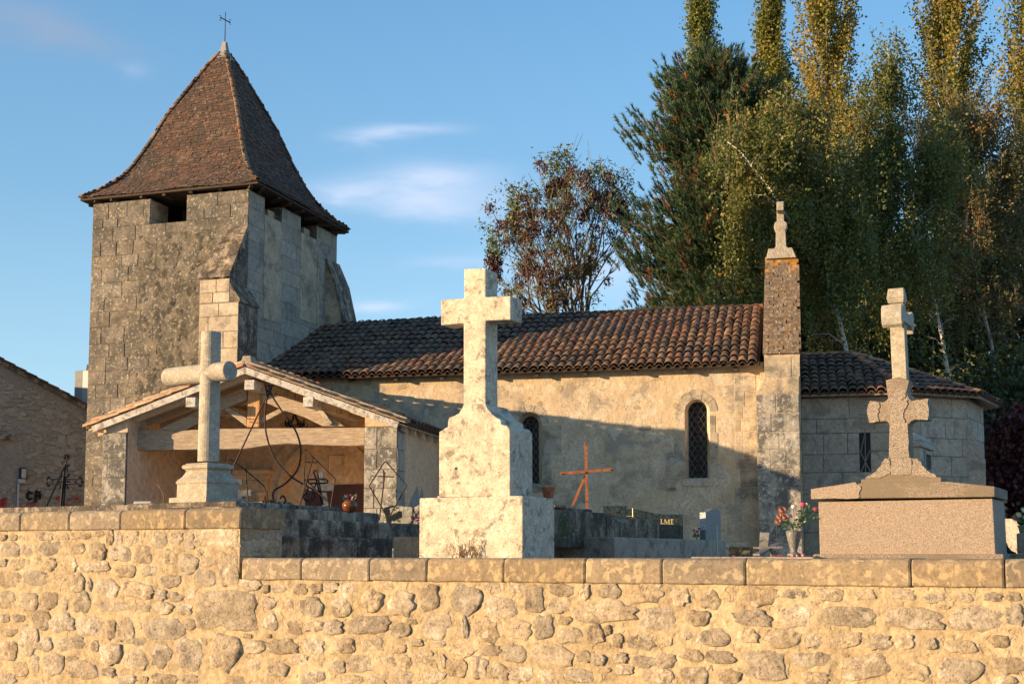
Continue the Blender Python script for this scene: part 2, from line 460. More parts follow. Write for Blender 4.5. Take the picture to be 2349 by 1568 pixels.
M_finial = rock('finial_stone', [(.34, .29, .21), (.46, .40, .30)], 7, dark=(.5, .24, .05), dlo=.60, dhi=.66, ds=6, damt=.7, spot=(.6, .56, .47), ss=15, samt=.5, rv=.02, b1=.8, bd=.02)


def granite(name, a, b, c_, s=90, bump=.7, bd=.004, rough=.85, stain=None):
    t = NT(name)
    col = t.vor(s, out='Color')
    sep = t.n('ShaderNodeSeparateColor', {'Color': col}).outputs[0]
    c = t.ramp(sep, [(.0, a), (.35, b), (.75, c_), (.93, tuple(min(.9, x * 1.25) for x in c_))])
    if stain:
        n2 = t.noise(2.2, 8, .65)
        c = t.mix(t.step(n2, .44, .60, 0, stain[1]), c, stain[0])
    nb = t.bump(t.vor(s), bump, bd)
    nb = t.bump(t.noise(6, 8, .6), .4, .01, nb)
    return t.set(c, rough, nb)


M_pebble = granite('pebbledash', (.17, .125, .095), (.34, .265, .20), (.46, .365, .28), 290, 1.0, .004)
M_pebble3 = granite('grey_pebbledash', (.09, .072, .058), (.26, .21, .165), (.40, .335, .265), 230, 1.0, .004)
M_pebble2 = granite('stained_pebbledash', (.10, .08, .06), (.24, .19, .14), (.34, .275, .205), 230, 1.0, .004, stain=((.20, .16, .11), .9))
M_vase = granite('terrazzo', (.02, .02, .02), (.05, .048, .045), (.26, .25, .235), 330, .3, .001, .5)
M_greygran = granite('grey_granite', (.08, .075, .075), (.13, .12, .12), (.18, .17, .17), 160, .1, .001, .55)
M_lightgran = granite('rough_granite', (.15, .15, .16), (.36, .37, .39), (.55, .56, .58), 160, .5, .002, .8)
M_black = granite('black_granite', (.006, .010, .010), (.016, .024, .022), (.035, .05, .046), 60, .05, .001, .25)
M_rust = plain('rusted_iron', (.36, .13, .055), .85, 0, .45, 25, .5, .003)
M_iron = plain('dark_rusty_iron', (.045, .022, .015), .75, .3, .4, 40, .4, .002)
M_blackiron = plain('black_iron', (.012, .011, .010), .6, .4, .3, 30, .3, .002)
M_terra = plain('terracotta', (.36, .12, .055), .8, 0, .25, 30, .3, .003)
M_glaze = plain('brown_glaze', (.17, .055, .018), .15, 0, .5, 14, .1, .002)
M_green = plain('green_plastic', (.24, .36, .18), .5, 0, .06, 10, .02, .001)
M_leaf = plain('plant_green', (.065, .13, .035), .55, 0, .4, 30, .2, .002)
M_leafdry = plain('dry_twig', (.22, .12, .05), .9, 0, .4, 30)
M_pink = plain('pink_petal', (.62, .05, .14), .6, 0, .25, 60)
M_wpetal = plain('white_petal', (.75, .70, .60), .6, 0, .1, 60)
M_opetal = plain('orange_petal', (.60, .30, .19), .6, 0, .35, 60)
M_ppetal = plain('purple_petal', (.17, .06, .16), .6, 0, .35, 60)
M_cream = plain('cream_petal', (.72, .66, .36), .6, 0, .2, 60)
M_ribbon = plain('pink_ribbon', (.42, .16, .17), .6, 0, .2, 60)
M_gold = plain('gold_letter', (.85, .62, .28), .35, .2, .1, 40)
M_glass = plain('dark_window_glass', (.010, .009, .008), .45, 0, .5, 5, .3, .004)
M_glass.node_tree.nodes['Principled BSDF'].inputs['Specular IOR Level'].default_value = .2
M_lead = plain('window_lead', (.20, .19, .18), .6, .2, .2, 40)
M_darkwood = plain('dark_timber', (.045, .03, .02), .9, 0, .3, 12, .4, .01)
M_door = plain('dark_red_door', (.055, .016, .012), .6, 0, .3, 8, .2, .003)
M_zinc = rock('lead_cap', [(.24, .235, .23), (.34, .33, .32)], 6, dark=(.2, .18, .16), ds=5, rv=0, b1=.3, bd=.006, fine=.3)
M_nicheshade = plain('niche_shade', (.05, .04, .03), .95)
M_barn = rock('barn_render', [(.25, .215, .18), (.31, .27, .225)], 1.8, dark=(.21, .19, .165), dlo=.5, dhi=.65, ds=1.1, damt=.6, rv=0, b1=.9, bd=.03, fine=.8)
M_barnstone = rock('barn_stone', [(.24, .215, .18), (.30, .265, .22), (.36, .32, .26)], 4, dark=(.18, .16, .135), ds=4, damt=.5, rv=.12, b1=.6, bd=.01)
M_meter = plain('grey_plastic', (.34, .36, .37), .5, 0, .1, 8)
M_paintblk = plain('black_spray_paint', (.012, .012, .013), .7, 0, .2, 9)
M_paintred = plain('red_spray_paint', (.42, .06, .06), .7, 0, .3, 25)
M_conc = rock('grey_concrete', [(.22, .22, .21), (.29, .29, .28)], 6, dark=(.3, .3, .28), ds=4, damt=.4, rv=0, b1=.2, bd=.005)
M_asphalt = rock('asphalt', [(.045, .044, .042), (.065, .063, .06)], 6, rv=0, b1=.3, bd=.01)
M_ground = rock('cemetery_gravel', [(.36, .29, .20), (.46, .38, .27)], 5, dark=(.08, .10, .04), dlo=.52, dhi=.62, ds=.7, damt=.8, rv=0, b1=.6, bd=.02)


def leaf_mat(name, stops, trans=.25):
    t = NT(name)
    r = t.n('ShaderNodeAttribute', attribute_name='rnd').outputs['Fac']
    c = t.ramp(r, stops)
    t.set(c, .55)
    tr = t.n('ShaderNodeBsdfTranslucent', {'Color': c}); ms = t.n('ShaderNodeMixShader', {'Fac': trans})
    t.t.links.new(t.bsdf.outputs[0], ms.inputs[1]); t.t.links.new(tr.outputs[0], ms.inputs[2])
    t.t.links.new(ms.outputs[0], t.t.nodes['Material Output'].inputs['Surface'])
    return t.m


M_hip = tile_mat('hip_roof_tile', [(0, (.13, .075, .05)), (.5, (.27, .13, .07)), (1, (.24, .17, .11))], .5, .4, .55)
M_lpop = leaf_mat('poplar_leaf', [(0, (.10, .14, .025)), (.5, (.16, .175, .028)), (.85, (.235, .205, .035)), (1, (.33, .24, .05))], .35)
M_lpopg = leaf_mat('green_poplar_leaf', [(0, (.085, .13, .026)), (.5, (.14, .17, .03)), (.85, (.21, .20, .04)), (1, (.32, .25, .06))], .35)
M_lbir = leaf_mat('birch_leaf', [(0, (.075, .10, .024)), (.5, (.13, .15, .032)), (.8, (.18, .185, .042)), (.95, (.26, .22, .06)), (1, (.36, .19, .045))], .35)
M_lbirr = leaf_mat('russet_birch_leaf', [(0, (.09, .10, .028)), (.4, (.15, .135, .04)), (.8, (.20, .155, .055)), (1, (.34, .18, .075))], .35)
M_ldark = leaf_mat('dark_leaf', [(0, (.025, .042, .012)), (.6, (.050, .070, .018)), (1, (.13, .11, .03))], .2)
M_lred = leaf_mat('red_leaf', [(0, (.04, .008, .010)), (.6, (.09, .014, .016)), (1, (.16, .05, .03))], .2)
M_lpine = leaf_mat('pine_needle', [(0, (.030, .070, .030)), (.5, (.055, .105, .040)), (.80, (.10, .14, .055)), (.88, (.22, .10, .045)), (1, (.34, .13, .07))], .15)
M_lash = leaf_mat('ash_leaf', [(0, (.06, .10, .025)), (.6, (.12, .15, .035)), (1, (.28, .27, .07))], .3)
M_lkey = leaf_mat('brown_seed', [(0, (.04, .018, .012)), (.6, (.075, .030, .018)), (1, (.14, .055, .03))], .12)
M_bbark = rock('birch_bark', [(.55, .50, .43), (.68, .62, .54)], 3, dark=(.07, .06, .05), dlo=.56, dhi=.62, ds=3.5, damt=.9, rv=0, b1=.4, bd=.02)
M_pbark = rock('pine_bark', [(.14, .075, .045), (.22, .12, .07)], 4, dark=(.05, .035, .025), ds=3, rv=0, b1=.9, bd=.04)
M_gbark = rock('grey_bark', [(.16, .14, .11), (.25, .22, .17)], 4, dark=(.06, .05, .04), ds=3, rv=0, b1=.8, bd=.03)

# ------------------------------------------------------------------ frames of the place
FW = Fr(-2.333, 11.25, 28)        # boundary wall
FN = Fr(5.56, 29.0, 12.5)         # nave
FT = Fr(-6.34, 30.85, 18)         # tower (origin at its right front corner)
FP = Fr(-5.47, 26.64, 12.5)       # porch (origin under its gable apex)
GZ = 1.12                         # level of the cemetery

# ------------------------------------------------------------------ ground
g = G(); g.add([(-600, -600, 0), (600, -600, 0), (600, 900, 0), (-600, 900, 0)], [(0, 1, 2, 3)])
build(g, 'ground', M_ground, kind='structure')
g = G(); g.add([FW.P(-60, -1.6, .004), FW.P(60, -1.6, .004), FW.P(60, -8.5, .004), FW.P(-60, -8.5, .004)], [(0, 3, 2, 1)])
build(g, 'road', M_asphalt, kind='structure')
g = G(); g.box(FW, -60, 60, -8.9, -8.55, -.3, .12); g.box(FW, -60, 60, -1.55, -1.35, -.3, .12)
build(g, 'kerb', M_conc, kind='structure')
g = G(); g.box(FW, -70, 60, .32, 90, -.2, GZ)
build(g, 'cemetery_ground', M_ground, kind='structure')

# ------------------------------------------------------------------ boundary wall
wall = thing('boundary_wall', 'rubble stone wall with weathered coping stones along the foreground, raised at its left end', 'wall', FW.P(0, 0, 0))
ZC0, ZC1 = 1.445, 1.625
uR0, zRT = FW.hv(552, 1163, -.03); _, zRB = FW.hv(552, 1210, -.03)
U0, U1 = -6.5, 9.5


def mortar(fr, u0, u1, z0, z1, v=0.0, step=.022, amp=.016):
    nu = int((u1 - u0) / step); nz = int((z1 - z0) / step)
    vs = []
    for j in range(nz + 1):
        for i in range(nu + 1):
            u = u0 + (u1 - u0) * i / nu; z = z0 + (z1 - z0) * j / nz
            d = noise.fractal((u * 4, z * 4, 3.3), 1, 2, 3) * amp + noise.noise((u * 17, z * 17, 8)) * amp * .4
            edge = min(i, nu - i, j, nz - j)
            vs.append(fr.P(u, v - (d if edge > 0 else 0), z))
    fs = [(j * (nu + 1) + i, j * (nu + 1) + i + 1, (j + 1) * (nu + 1) + i + 1, (j + 1) * (nu + 1) + i) for j in range(nz) for i in range(nu)]
    return vs, fs


g = G()
g.add(*mortar(FW, -3.6, 0, 1.0, zRB, 0)); g.add(*mortar(FW, -3.6, 7.2, 0.0, 1.0, 0)); g.add(*mortar(FW, 0, 7.2, 1.0, ZC0, 0))
g.add(*mortar(FW.side(0), 0, .575, ZC1 - .05, zRB, 0))
build(g, 'mortar', M_mortar, wall, smooth=True, fix=False)
g = G()
g.box(FW, U0, -3.601, 0, .575, 0, zRB); g.box(FW, 7.201, U1, 0, .5, 0, ZC0)
g.box(FW, -3.6, -.02, .03, .575, 0, zRB); g.box(FW, -.02, 7.2, .03, .5, 0, ZC0)
build(g, 'wall_core', M_mortar, wall)


def coping(name, fr, u0, u1, z0, z1, v0, v1, r=.055, label=None):
    prof = [(v0 + .006, z0), (v0, z0 + .008)]
    for k in range(5):
        a = math.pi / 2 * k / 4
        prof.append((v0 + r - r * math.cos(a), z1 - r * .9 + r * .9 * math.sin(a)))
    prof += [(v1 - .01, z1), (v1, z1 - .01), (v1, z0)]
    vs = []; n = len(prof); cv, cz = (v0 + v1) / 2, (z0 + z1) / 2
    us = [u0, u0 + .012] + [u0 + (u1 - u0) * k / 5 for k in range(1, 5)] + [u1 - .012, u1]
    sd = random.random() * 50
    for i, u in enumerate(us):
        s = .972 if i in (0, len(us) - 1) else 1
        for (v, z) in prof:
            d = noise.noise((u * 6 + sd, v * 6, z * 6)) * .006
            vs.append(fr.P(u, cv + (v - cv) * s + d, cz + (z - cz) * s + d))
    fs = [(i * n + k, i * n + (k + 1) % n, (i + 1) * n + (k + 1) % n, (i + 1) * n + k) for i in range(len(us) - 1) for k in range(n)]
    fs += [tuple(range(n)), tuple(range((len(us) - 1) * n, len(us) * n))]
    q = G(); q.add(vs, fs); build(q, name, M_coping, wall, smooth=False, bevel=0)


js = [FW.hv(x, 1190, -.03)[0] for x in (-190, -80, 46, 158, 276, 424)] + [0.03]
for a, b in zip(js[:-1], js[1:]): coping('coping_stone', FW, a + .004, b - .004, zRB, zRT, -.03, .6)
js = [0.045] + [FW.hv(x, 1300, -.03)[0] for x in (691, 847, 979, 1155, 1342, 1518, 1710, 2089, 2304, 2520)]
for a, b in zip(js[:-1], js[1:]): coping('coping_stone', FW, a + .004, b - .005, ZC0, ZC1, -.03, .53, .05)

# rubble stones: traced positions (centre, width, height) in three blocks of measuring units
S_L = [(20, 450, 55, 45), (95, 448, 60, 40), (175, 448, 90, 40), (320, 440, 140, 60), (455, 442, 90, 50), (550, 435, 90, 50), (625, 440, 80, 45), (720, 425, 90, 45),
 (797, 450, 55, 120), (858, 450, 62, 105), (960, 455, 110, 115), (1050, 445, 28, 65), (1150, 460, 120, 120), (1272, 450, 110, 95), (1372, 470, 68, 150),
 (65, 535, 150, 100), (200, 540, 110, 90), (365, 525, 170, 95), (560, 530, 110, 80), (705, 540, 130, 125), (870, 565, 165, 110), (1045, 570, 120, 140), (1220, 590, 140, 120),
 (1360, 640, 140, 145), (1450, 558, 60, 50), (1495, 620, 125, 80), (15, 632, 65, 60), (130, 640, 110, 85), (252, 625, 105, 65), (370, 645, 90, 100), (500, 640, 115, 110),
 (680, 662, 220, 75), (910, 690, 140, 90), (1085, 690, 115, 80), (1480, 745, 160, 130), (75, 750, 190, 115), (260, 738, 185, 115), (440, 745, 120, 90), (560, 775, 100, 145),
 (650, 795, 28, 95), (765, 815, 165, 130), (990, 825, 240, 115), (1230, 765, 160, 90), (50, 900, 125, 125), (210, 912, 140, 130), (365, 900, 130, 130), (475, 905, 35, 130),
 (595, 920, 140, 145), (1165, 862, 85, 80), (1270, 878, 115, 70), (1385, 860, 60, 80), (815, 948, 230, 70), (1015, 955, 140, 75), (1185, 958, 125, 90), (1335, 965, 115, 80),
 (35, 1030, 80, 60), (140, 1028, 95, 60), (300, 1050, 130, 140), (450, 1065, 175, 135), (640, 1085, 180, 155), (800, 1110, 80, 145), (905, 1120, 135, 180), (1010, 1075, 35, 75),
 (1190, 1112, 310, 160), (1375, 1075, 85, 80), (75, 1135, 110, 55), (205, 1195, 130, 230), (330, 1225, 95, 105), (500, 1215, 210, 100), (690, 1230, 60, 85), (1010, 1200, 120, 65),
 (60, 1265, 130, 140), (260, 1360, 65, 130), (155, 1400, 110, 110), (390, 1365, 150, 150), (520, 1330, 90, 60), (590, 1400, 240, 140), (800, 1290, 150, 150), (980, 1330, 170, 140),
 (1165, 1300, 150, 180), (1370, 1290, 190, 220), (1470, 1200, 60, 60), (783, 1420, 105, 65), (1625, 1270, 210, 270), (1190, 1470, 190, 80), (1370, 1470, 130, 65),
 (910, 1475, 150, 70), (1040, 1480, 60, 60), (1750, 1480, 160, 60), (55, 1470, 120, 80), (270, 1490, 120, 50), (1810, 790, 150, 80), (1920, 820, 50, 60), (2020, 815, 120, 70),
 (2170, 820, 100, 85), (2290, 815, 90, 70), (1940, 920, 110, 90), (2070, 930, 100, 95), (2250, 945, 150, 140), (1950, 1060, 120, 110), (2130, 1100, 110, 100), (2260, 1090, 140, 90),
 (1785, 1160, 70, 35), (1945, 1160, 40, 30), (1840, 1235, 160, 100), (2045, 1235, 220, 110), (2270, 1230, 150, 110), (2160, 1330, 160, 90), (1840, 1370, 100, 90), (2010, 1400, 150, 100), (2240, 1460, 200, 100)]
S_M = [(190, 388, 85, 65), (300, 410, 115, 110), (455, 470, 125, 140), (552, 378, 80, 45), (635, 490, 165, 155), (805, 455, 130, 165), (1035, 460, 185, 185), (1205, 390, 110, 70),
 (1355, 388, 110, 70), (1255, 510, 210, 135), (1465, 460, 125, 170), (1640, 405, 155, 80), (1785, 410, 70, 100), (1940, 410, 150, 95), (2170, 425, 220, 120), (260, 515, 130, 125),
 (1615, 510, 120, 85), (1910, 540, 380, 130), (2240, 585, 220, 150), (430, 620, 270, 110), (625, 655, 130, 90), (700, 603, 70, 35), (855, 635, 190, 150), (1033, 635, 38, 150),
 (1165, 655, 165, 160), (1380, 655, 140, 115), (1530, 635, 120, 155), (1660, 595, 85, 50), (1690, 690, 165, 100), (1850, 680, 110, 120), (1925, 655, 45, 60), (1990, 720, 70, 90),
 (2135, 730, 175, 95), (2290, 725, 90, 60), (275, 755, 140, 95), (460, 745, 140, 95), (610, 770, 110, 55), (725, 735, 90, 45), (870, 740, 90, 40), (1010, 780, 150, 80),
 (1190, 785, 140, 65), (1345, 805, 150, 110), (1570, 810, 260, 120), (1780, 820, 100, 75), (1870, 840, 90, 70), (2010, 828, 90, 65), (2155, 855, 140, 75), (2290, 845, 130, 90),
 (240, 885, 90, 80), (380, 865, 165, 105), (545, 852, 110, 70), (655, 850, 90, 80), (770, 830, 130, 100), (890, 850, 45, 90), (980, 890, 130, 110), (1120, 890, 120, 140),
 (1225, 925, 150, 110), (1380, 930, 160, 90), (1545, 940, 110, 90), (1750, 940, 180, 85), (1930, 905, 30, 30), (2030, 905, 110, 60), (2240, 940, 190, 100), (320, 965, 160, 60),
 (480, 965, 120, 70), (640, 950, 160, 90), (820, 950, 180, 90), (205, 640, 120, 90)]
S_R = [(190, 445, 115, 115), (505, 440, 45, 90), (690, 445, 240, 110), (380, 470, 130, 110), (300, 580, 150, 100), (645, 580, 240, 105), (915, 575, 200, 140), (1250, 570, 330, 130),
 (1660, 585, 370, 130), (2040, 590, 340, 150), (2290, 560, 120, 130), (910, 430, 160, 60), (1130, 435, 180, 80), (1355, 435, 130, 70), (1590, 430, 150, 70), (1790, 455, 140, 60),
 (1980, 450, 100, 60), (2150, 450, 120, 60), (2280, 445, 100, 60), (1850, 512, 70, 30), (235, 692, 50, 55), (400, 705, 195, 110), (620, 690, 130, 90), (835, 705, 210, 125),
 (1025, 725, 115, 95), (1225, 715, 225, 95), (1440, 735, 160, 95), (1595, 730, 125, 100), (1765, 745, 80, 70), (1950, 760, 210, 85), (2200, 725, 120, 80), (265, 815, 135, 80),
 (440, 825, 190, 80), (375, 895, 40, 40), (1020, 840, 240, 90), (1350, 890, 330, 150), (720, 880, 260, 180), (280, 945, 170, 120), (500, 950, 130, 100), (1035, 955, 170, 80),
 (1670, 920, 170, 110), (1940, 910, 280, 160), (2250, 880, 190, 110), (2230, 975, 160, 60)]


def rock_mesh(seed, squareness=.0):
    rd = random.Random(seed); n = 18; rings = [(1.0, 0.0), (.95, .5), (.84, .86), (.62, .98), (.32, 1.0)]
    ang = [2 * math.pi * k / n for k in range(n)]
    rr = [1 + .13 * math.sin(2 * a + rd.random() * 6) * rd.random() + .10 * math.sin(3 * a + rd.random()) * rd.random() + rd.uniform(-.10, .10) for a in ang]
    p = 2.4 + rd.random() * 1.6 + squareness
    vs = []
    for (q, h) in rings:
        for a, r in zip(ang, rr):
            c, s = math.cos(a), math.sin(a)
            k = (abs(c) ** p + abs(s) ** p) ** (-1 / p)
            x, z = c * k * r * q, s * k * r * q
            vs.append((x * (1 + .05 * rd.uniform(-1, 1)), -h * (1 + .8 * noise.noise((x * 2.0 + seed * 3, z * 2.0, seed)) + .45 * noise.noise((x * 5 + seed, z * 5, 4))) + .14, z * (1 + .05 * rd.uniform(-1, 1))))
    vs.append((0, -1.02 + rd.uniform(-.1, .1), 0))
    fs = []
    for i in range(len(rings) - 1):
        for k in range(n): fs.append((i * n + k, i * n + (k + 1) % n, (i + 1) * n + (k + 1) % n, (i + 1) * n + k))
    b = (len(rings) - 1) * n
    for k in range(n): fs.append((b + k, b + (k + 1) % n, len(vs) - 1))
    q = G(); q.add(vs, fs); me = q.mesh('stone', fix=True, smooth=True); me.materials.append(M_rubble); return me


ROCKS = [rock_mesh(i) for i in range(22)]
BLOCKS = [rock_mesh(100 + i, 5) for i in range(4)]


def put_rock(parent, fr, u, z, w, h, dep, name='stone', meshes=ROCKS, v=0.0, rot=.12):
    a = random.uniform(-rot, rot) + (math.pi if random.random() < .5 else 0)
    x = Vector((fr.u.x * math.cos(a), fr.u.y * math.cos(a), math.sin(a))); zz = Vector((-fr.u.x * math.sin(a), -fr.u.y * math.sin(a), math.cos(a)))
    y = Vector((fr.v.x, fr.v.y, 0))
    return inst(name, random.choice(meshes), parent, basis(fr.P(u, v, z), x, y, zz, (w / 2, dep, h / 2)))


def place_trace(lst, ox, oy, s):
    for cx, cy, w_, h_ in lst:
        X, Y = ox + cx * s, oy + cy * s
        u, z = FW.hv(X, Y); ua, _ = FW.hv(X - w_ * s / 2, Y); ub, _ = FW.hv(X + w_ * s / 2, Y)
        _, za = FW.hv(X, Y - h_ * s / 2); _, zb = FW.hv(X, Y + h_ * s / 2)
        big = min(ub - ua, za - zb)
        put_rock(wall, FW, u, z, (ub - ua) * 1.04, (za - zb) * 1.04, min(.030, .008 + big * .085) * random.uniform(.6, 1.3))


place_trace(S_L, 0, 1089.6, .3174); place_trace(S_M, 688.2, 1204.3, .3662); place_trace(S_R, 1491, 1204.3, .3652)


def wblock(x0, x1, y0, y1, dep=.016):
    u0, z0 = FW.hv(x0, y1); u1, z1 = FW.hv(x1, y0)
    put_rock(wall, FW, (u0 + u1) / 2, (z0 + z1) / 2, abs(u1 - u0), abs(z1 - z0), dep, meshes=BLOCKS, rot=.01)


wblock(446, 549, 1211, 1254); wblock(500, 549, 1262, 1346); wblock(451, 590, 1354, 1441, .03)
FWs = FW.side(0)
for (a, b, c, d) in ((.01, .30, 1.86, 1.955), (.31, .56, 1.86, 1.955), (.01, .34, 1.745, 1.85), (.36, .55, 1.745, 1.85), (.02, .54, 1.64, 1.735)):
    put_rock(wall, FWs, (a + b) / 2, (c + d) / 2 - 1.955 + zRB - .01, b - a, d - c, .01, meshes=BLOCKS, rot=.01)

# ------------------------------------------------------------------ roof helpers


def canal_mesh(mat, L=.46, r0=.108, r1=.086, th=.013, name='tile'):
    n = 7; vs = []
    for (y, r) in ((0, r0), (L, r1)):
        for t in (0, th):
            for k in range(n + 1):
                a = math.pi * k / n; vs.append(((r - t) * math.cos(a), y, (r - t) * math.sin(a) * .82))
    m = n + 1; fs = []
    for k in range(n):
        fs.append((k, k + 1, 2 * m + k + 1, 2 * m + k)); fs.append((m + k, 3 * m + k, 3 * m + k + 1, m + k + 1)); fs.append((k, m + k, m + k + 1, k + 1))
    q = G(); q.add(vs, fs); me = q.mesh(name, fix=False, smooth=False); me.materials.append(mat)
    for i, p in enumerate(me.polygons): p.use_smooth = (i % 3 != 2)
    return me, q


CANAL, CANALG = canal_mesh(M_canal)
RIDGE, RIDGEG = canal_mesh(M_verge, .44, .13, .115)


def stuff_tile(g, q, M):
    b = len(g.v); r = random.random()
    for v in q.v: g.v.append(tuple(M @ Vector(v)))
    for f in q.f: g.f.append(tuple(i + b for i in f)); g.r.append(r)


def canal_roof(parent, O, U, S, W, H, rng, budget, sp=.205, ex=.36, wob=.012, order='right'):
    """cover tiles over a wavy sheet of channel tiles. rng(b) -> (a0,a1)"""
    N = U.cross(S).normalized(); left = budget[0]; sg = G(); st = G(); cand = []
    nc = int(W / sp) + 1; nr = int(H / ex) + 1
    for j in range(nr):
        b = j * ex; a0, a1 = rng(min(b + ex * .5, H))
        for i in range(nc):
            a = (i + .5) * sp
            if a < a0 or a > a1 or b > H - .08: continue
            sag = noise.noise((a * .45, b * .6, W)) * .035 + noise.noise((a * 1.7, b * 1.1, H)) * .012
            o = O + N * sag + U * (a + random.uniform(-wob, wob) + .02 * noise.noise((a * .6, b * .9, 3))) + S * (b + random.uniform(-.02, .02) - .02) + N * (.055 + random.uniform(0, .012))
            t = -.06 + random.uniform(-.02, .02); yw = random.uniform(-.03, .03)
            y = (S * math.cos(t) + N * math.sin(t) + U * yw).normalized(); x = (U - y * U.dot(y)).normalized(); z = x.cross(y)
            cand.append((o, basis(o, x, y, z, (1, 1 if b + .46 < H + .06 else max(.3, (H - b) / .46), 1))))
    cand.sort(key=lambda c: (c[0] - EYE).length)
    for k, (o, M) in enumerate(cand):
        if budget[0] > 0: inst('tile', CANAL, parent, M); budget[0] -= 1
        else: stuff_tile(st, CANALG, M)
    if st.v:
        build(st, 'tiles', M_canal, parent, fix=False, kind='stuff')
    # channel sheet
    na = int(W / sp * 6); rows = []
    for j in range(nr + 1):
        b = min(j * ex, H)
        rows.append((b - .03 if j == 0 else b, .034)); 
        if j: rows[-1] = (b, .034)
        if j < nr: rows.append((min((j + 1) * ex, H) - .004, .012))
    vs = []; m = na + 1
    for (b, lift) in rows:
        a0, a1 = rng(max(0, min(b, H)))
        for i in range(m):
            a = min(max(W * i / na, a0), a1)
            h = lift + .036 * math.cos(2 * math.pi * (a / sp - .5))
            vs.append(O + U * a + S * b + N * h)
    fs = [(j * m + i, j * m + i + 1, (j + 1) * m + i + 1, (j + 1) * m + i) for j in range(len(rows) - 1) for i in range(na)]
    e = len(vs)
    for i in range(m): vs.append(Vector(vs[i]) - N * .016)
    fs += [(i, e + i, e + i + 1, i + 1) for i in range(na)]
    sg.add(vs, fs); build(sg, 'channel_tiles', M_channel, parent, smooth=False, fix=False)


def half_tiles(parent, P0, P1, n, up=Vector((0, 0, 1)), name='ridge_tile', me=None, lift=.0, s=1.0):
    me = me or RIDGE; d = (P1 - P0); L = d.length / n; y = d.normalized(); x = y.cross(up).normalized(); z = x.cross(y)
    for k in range(n):
        o = P0 + y * (L * k) + z * (lift + random.uniform(0, .01))
        yy = (y - z * .05).normalized(); zz = x.cross(yy)
        inst(name, me, parent, basis(o, x, yy, zz, (s, L * 1.12 / .44, s)))


STONE_LEFT = [300]
STUFF = {}


def ashlar(parent, fr, u0, u1, z0, z1, v=0.0, hm=.34, wm=.6, mat=None, skip=None, proud=.012, clip=None):
    z = z1; row = 0
    while z > z0 + .02:
        h = hm * random.uniform(.82, 1.15)
        if z - h < z0 + .1: h = z - z0
        u = u0; first = True
        while u < u1 - .01:
            wd = wm * random.uniform(.6, 1.5) * (.6 if first and row % 2 else 1)
            if u + wd > u1 - .15: wd = u1 - u
            first = False
            uc, zc = u + wd / 2, z - h / 2
            a, b = u + .006, u + wd - .006
            if clip:
                a, b = max(a, clip(zc)[0]), min(b, clip(zc)[1])
            if b - a > .06 and not (skip and skip(uc, zc)):
                g = G(); c = .008; pr = proud * random.uniform(.5, 1.4); j = lambda: random.uniform(-.006, .006)
                A, B, C, D = a, b, z - h + .006, z - .006
                f = fr.P
                back = [f(A, v, C), f(B, v, C), f(B, v, D), f(A, v, D)]
                fro = [f(A + c + j(), v - pr, C + c + j()), f(B - c + j(), v - pr, C + c + j()), f(B - c + j(), v - pr, D - c + j()), f(A + c + j(), v - pr, D - c + j())]
                fs = [(4, 5, 6, 7), (0, 1, 5, 4), (1, 2, 6, 5), (2, 3, 7, 6), (3, 0, 4, 7)]
                g.add(back + fro, fs, random.random())
                if STONE_LEFT[0] > 0: build(g, 'stone', mat, parent, fix=False); STONE_LEFT[0] -= 1
                else:
                    k = (parent.name, mat.name)
                    if k not in STUFF: STUFF[k] = (parent, mat, G())
                    STUFF[k][2].add(g.v, g.f, g.r[0])
            u += wd
        z -= h; row += 1
# ------------------------------------------------------------------ church
church = thing('church', 'old stone church with square bell tower, tiled nave, open timber porch and rounded apse', 'church', FN.P(-5, 0, GZ))


def wall_open(g, fr, ua, ub, z0, z1, v0, v1, ops):
    c = ua
    for (a, b, zs) in sorted(ops):
        g.box(fr, c, a, v0, v1, z0, z1); g.box(fr, a, b, v0, v1, z0, zs); c = b
    g.box(fr, c, ub, v0, v1, z0, z1)


# ---- tower
uL = FT.hv(204, 800)[0]; TD = 4.86; ZT = 10.42
FTs = FT.side(0)
fo = (FT.hv(345, 500)[0], FT.hv(428, 500)[0], FT.hv(385, 511)[1])
so1 = (FTs.hv(607, 480)[0], FTs.hv(647, 480)[0], FTs.hv(607, 490)[1])
so2 = (FTs.hv(690, 520)[0], FTs.hv(727, 520)[0], FTs.hv(690, 531)[1])
g = G()
wall_open(g, FT, uL, 0, 0.5, ZT, 0, .78, [fo])
wall_open(g, FTs, .78, TD, 0.5, ZT, 0, .7, [so1, so2])
g.box(FT, uL, uL + .7, .78, TD, 0.5, ZT); g.box(FT, uL + .7, -.7, TD - .7, TD, 0.5, ZT)
g.box(FT, uL + .7, -.7, .78, TD - .7, 6.2, 6.4)
tw = build(g, 'tower_wall', M_towermortar, church, label='square bell tower of grey lichened ashlar and rubble')
# rough rubble in the middle of the front
g = G(); g.add(*mortar(FT, -3.05, -.9, 2.2, fo[2] - .25, -.004, .05, .05)); build(g, 'rubble_infill', M_towerrub, tw, smooth=True, fix=False)


def tskip(u, z):
    if fo[0] - .02 < u < fo[1] + .02 and z > fo[2]: return True
    e = noise.noise((z * 1.3, 4, 2)) * .5
    return z < fo[2] - .15 and -2.75 + e < u < -1.15 + e and z > 1.9


def tclip_front(zc):
    return (uL, 0)


def split_ashlar(parent, fr, ua, ub, z0, z1, ops, **kw):
    """ashlar beside and below the openings"""
    zs = min(o[2] for o in ops); c = ua
    for (a, b, s) in sorted(ops):
        ashlar(parent, fr, c, a, zs, z1, **kw); c = b
    ashlar(parent, fr, c, ub, zs, z1, **kw)
    ashlar(parent, fr, ua, ub, z0, zs, **kw)


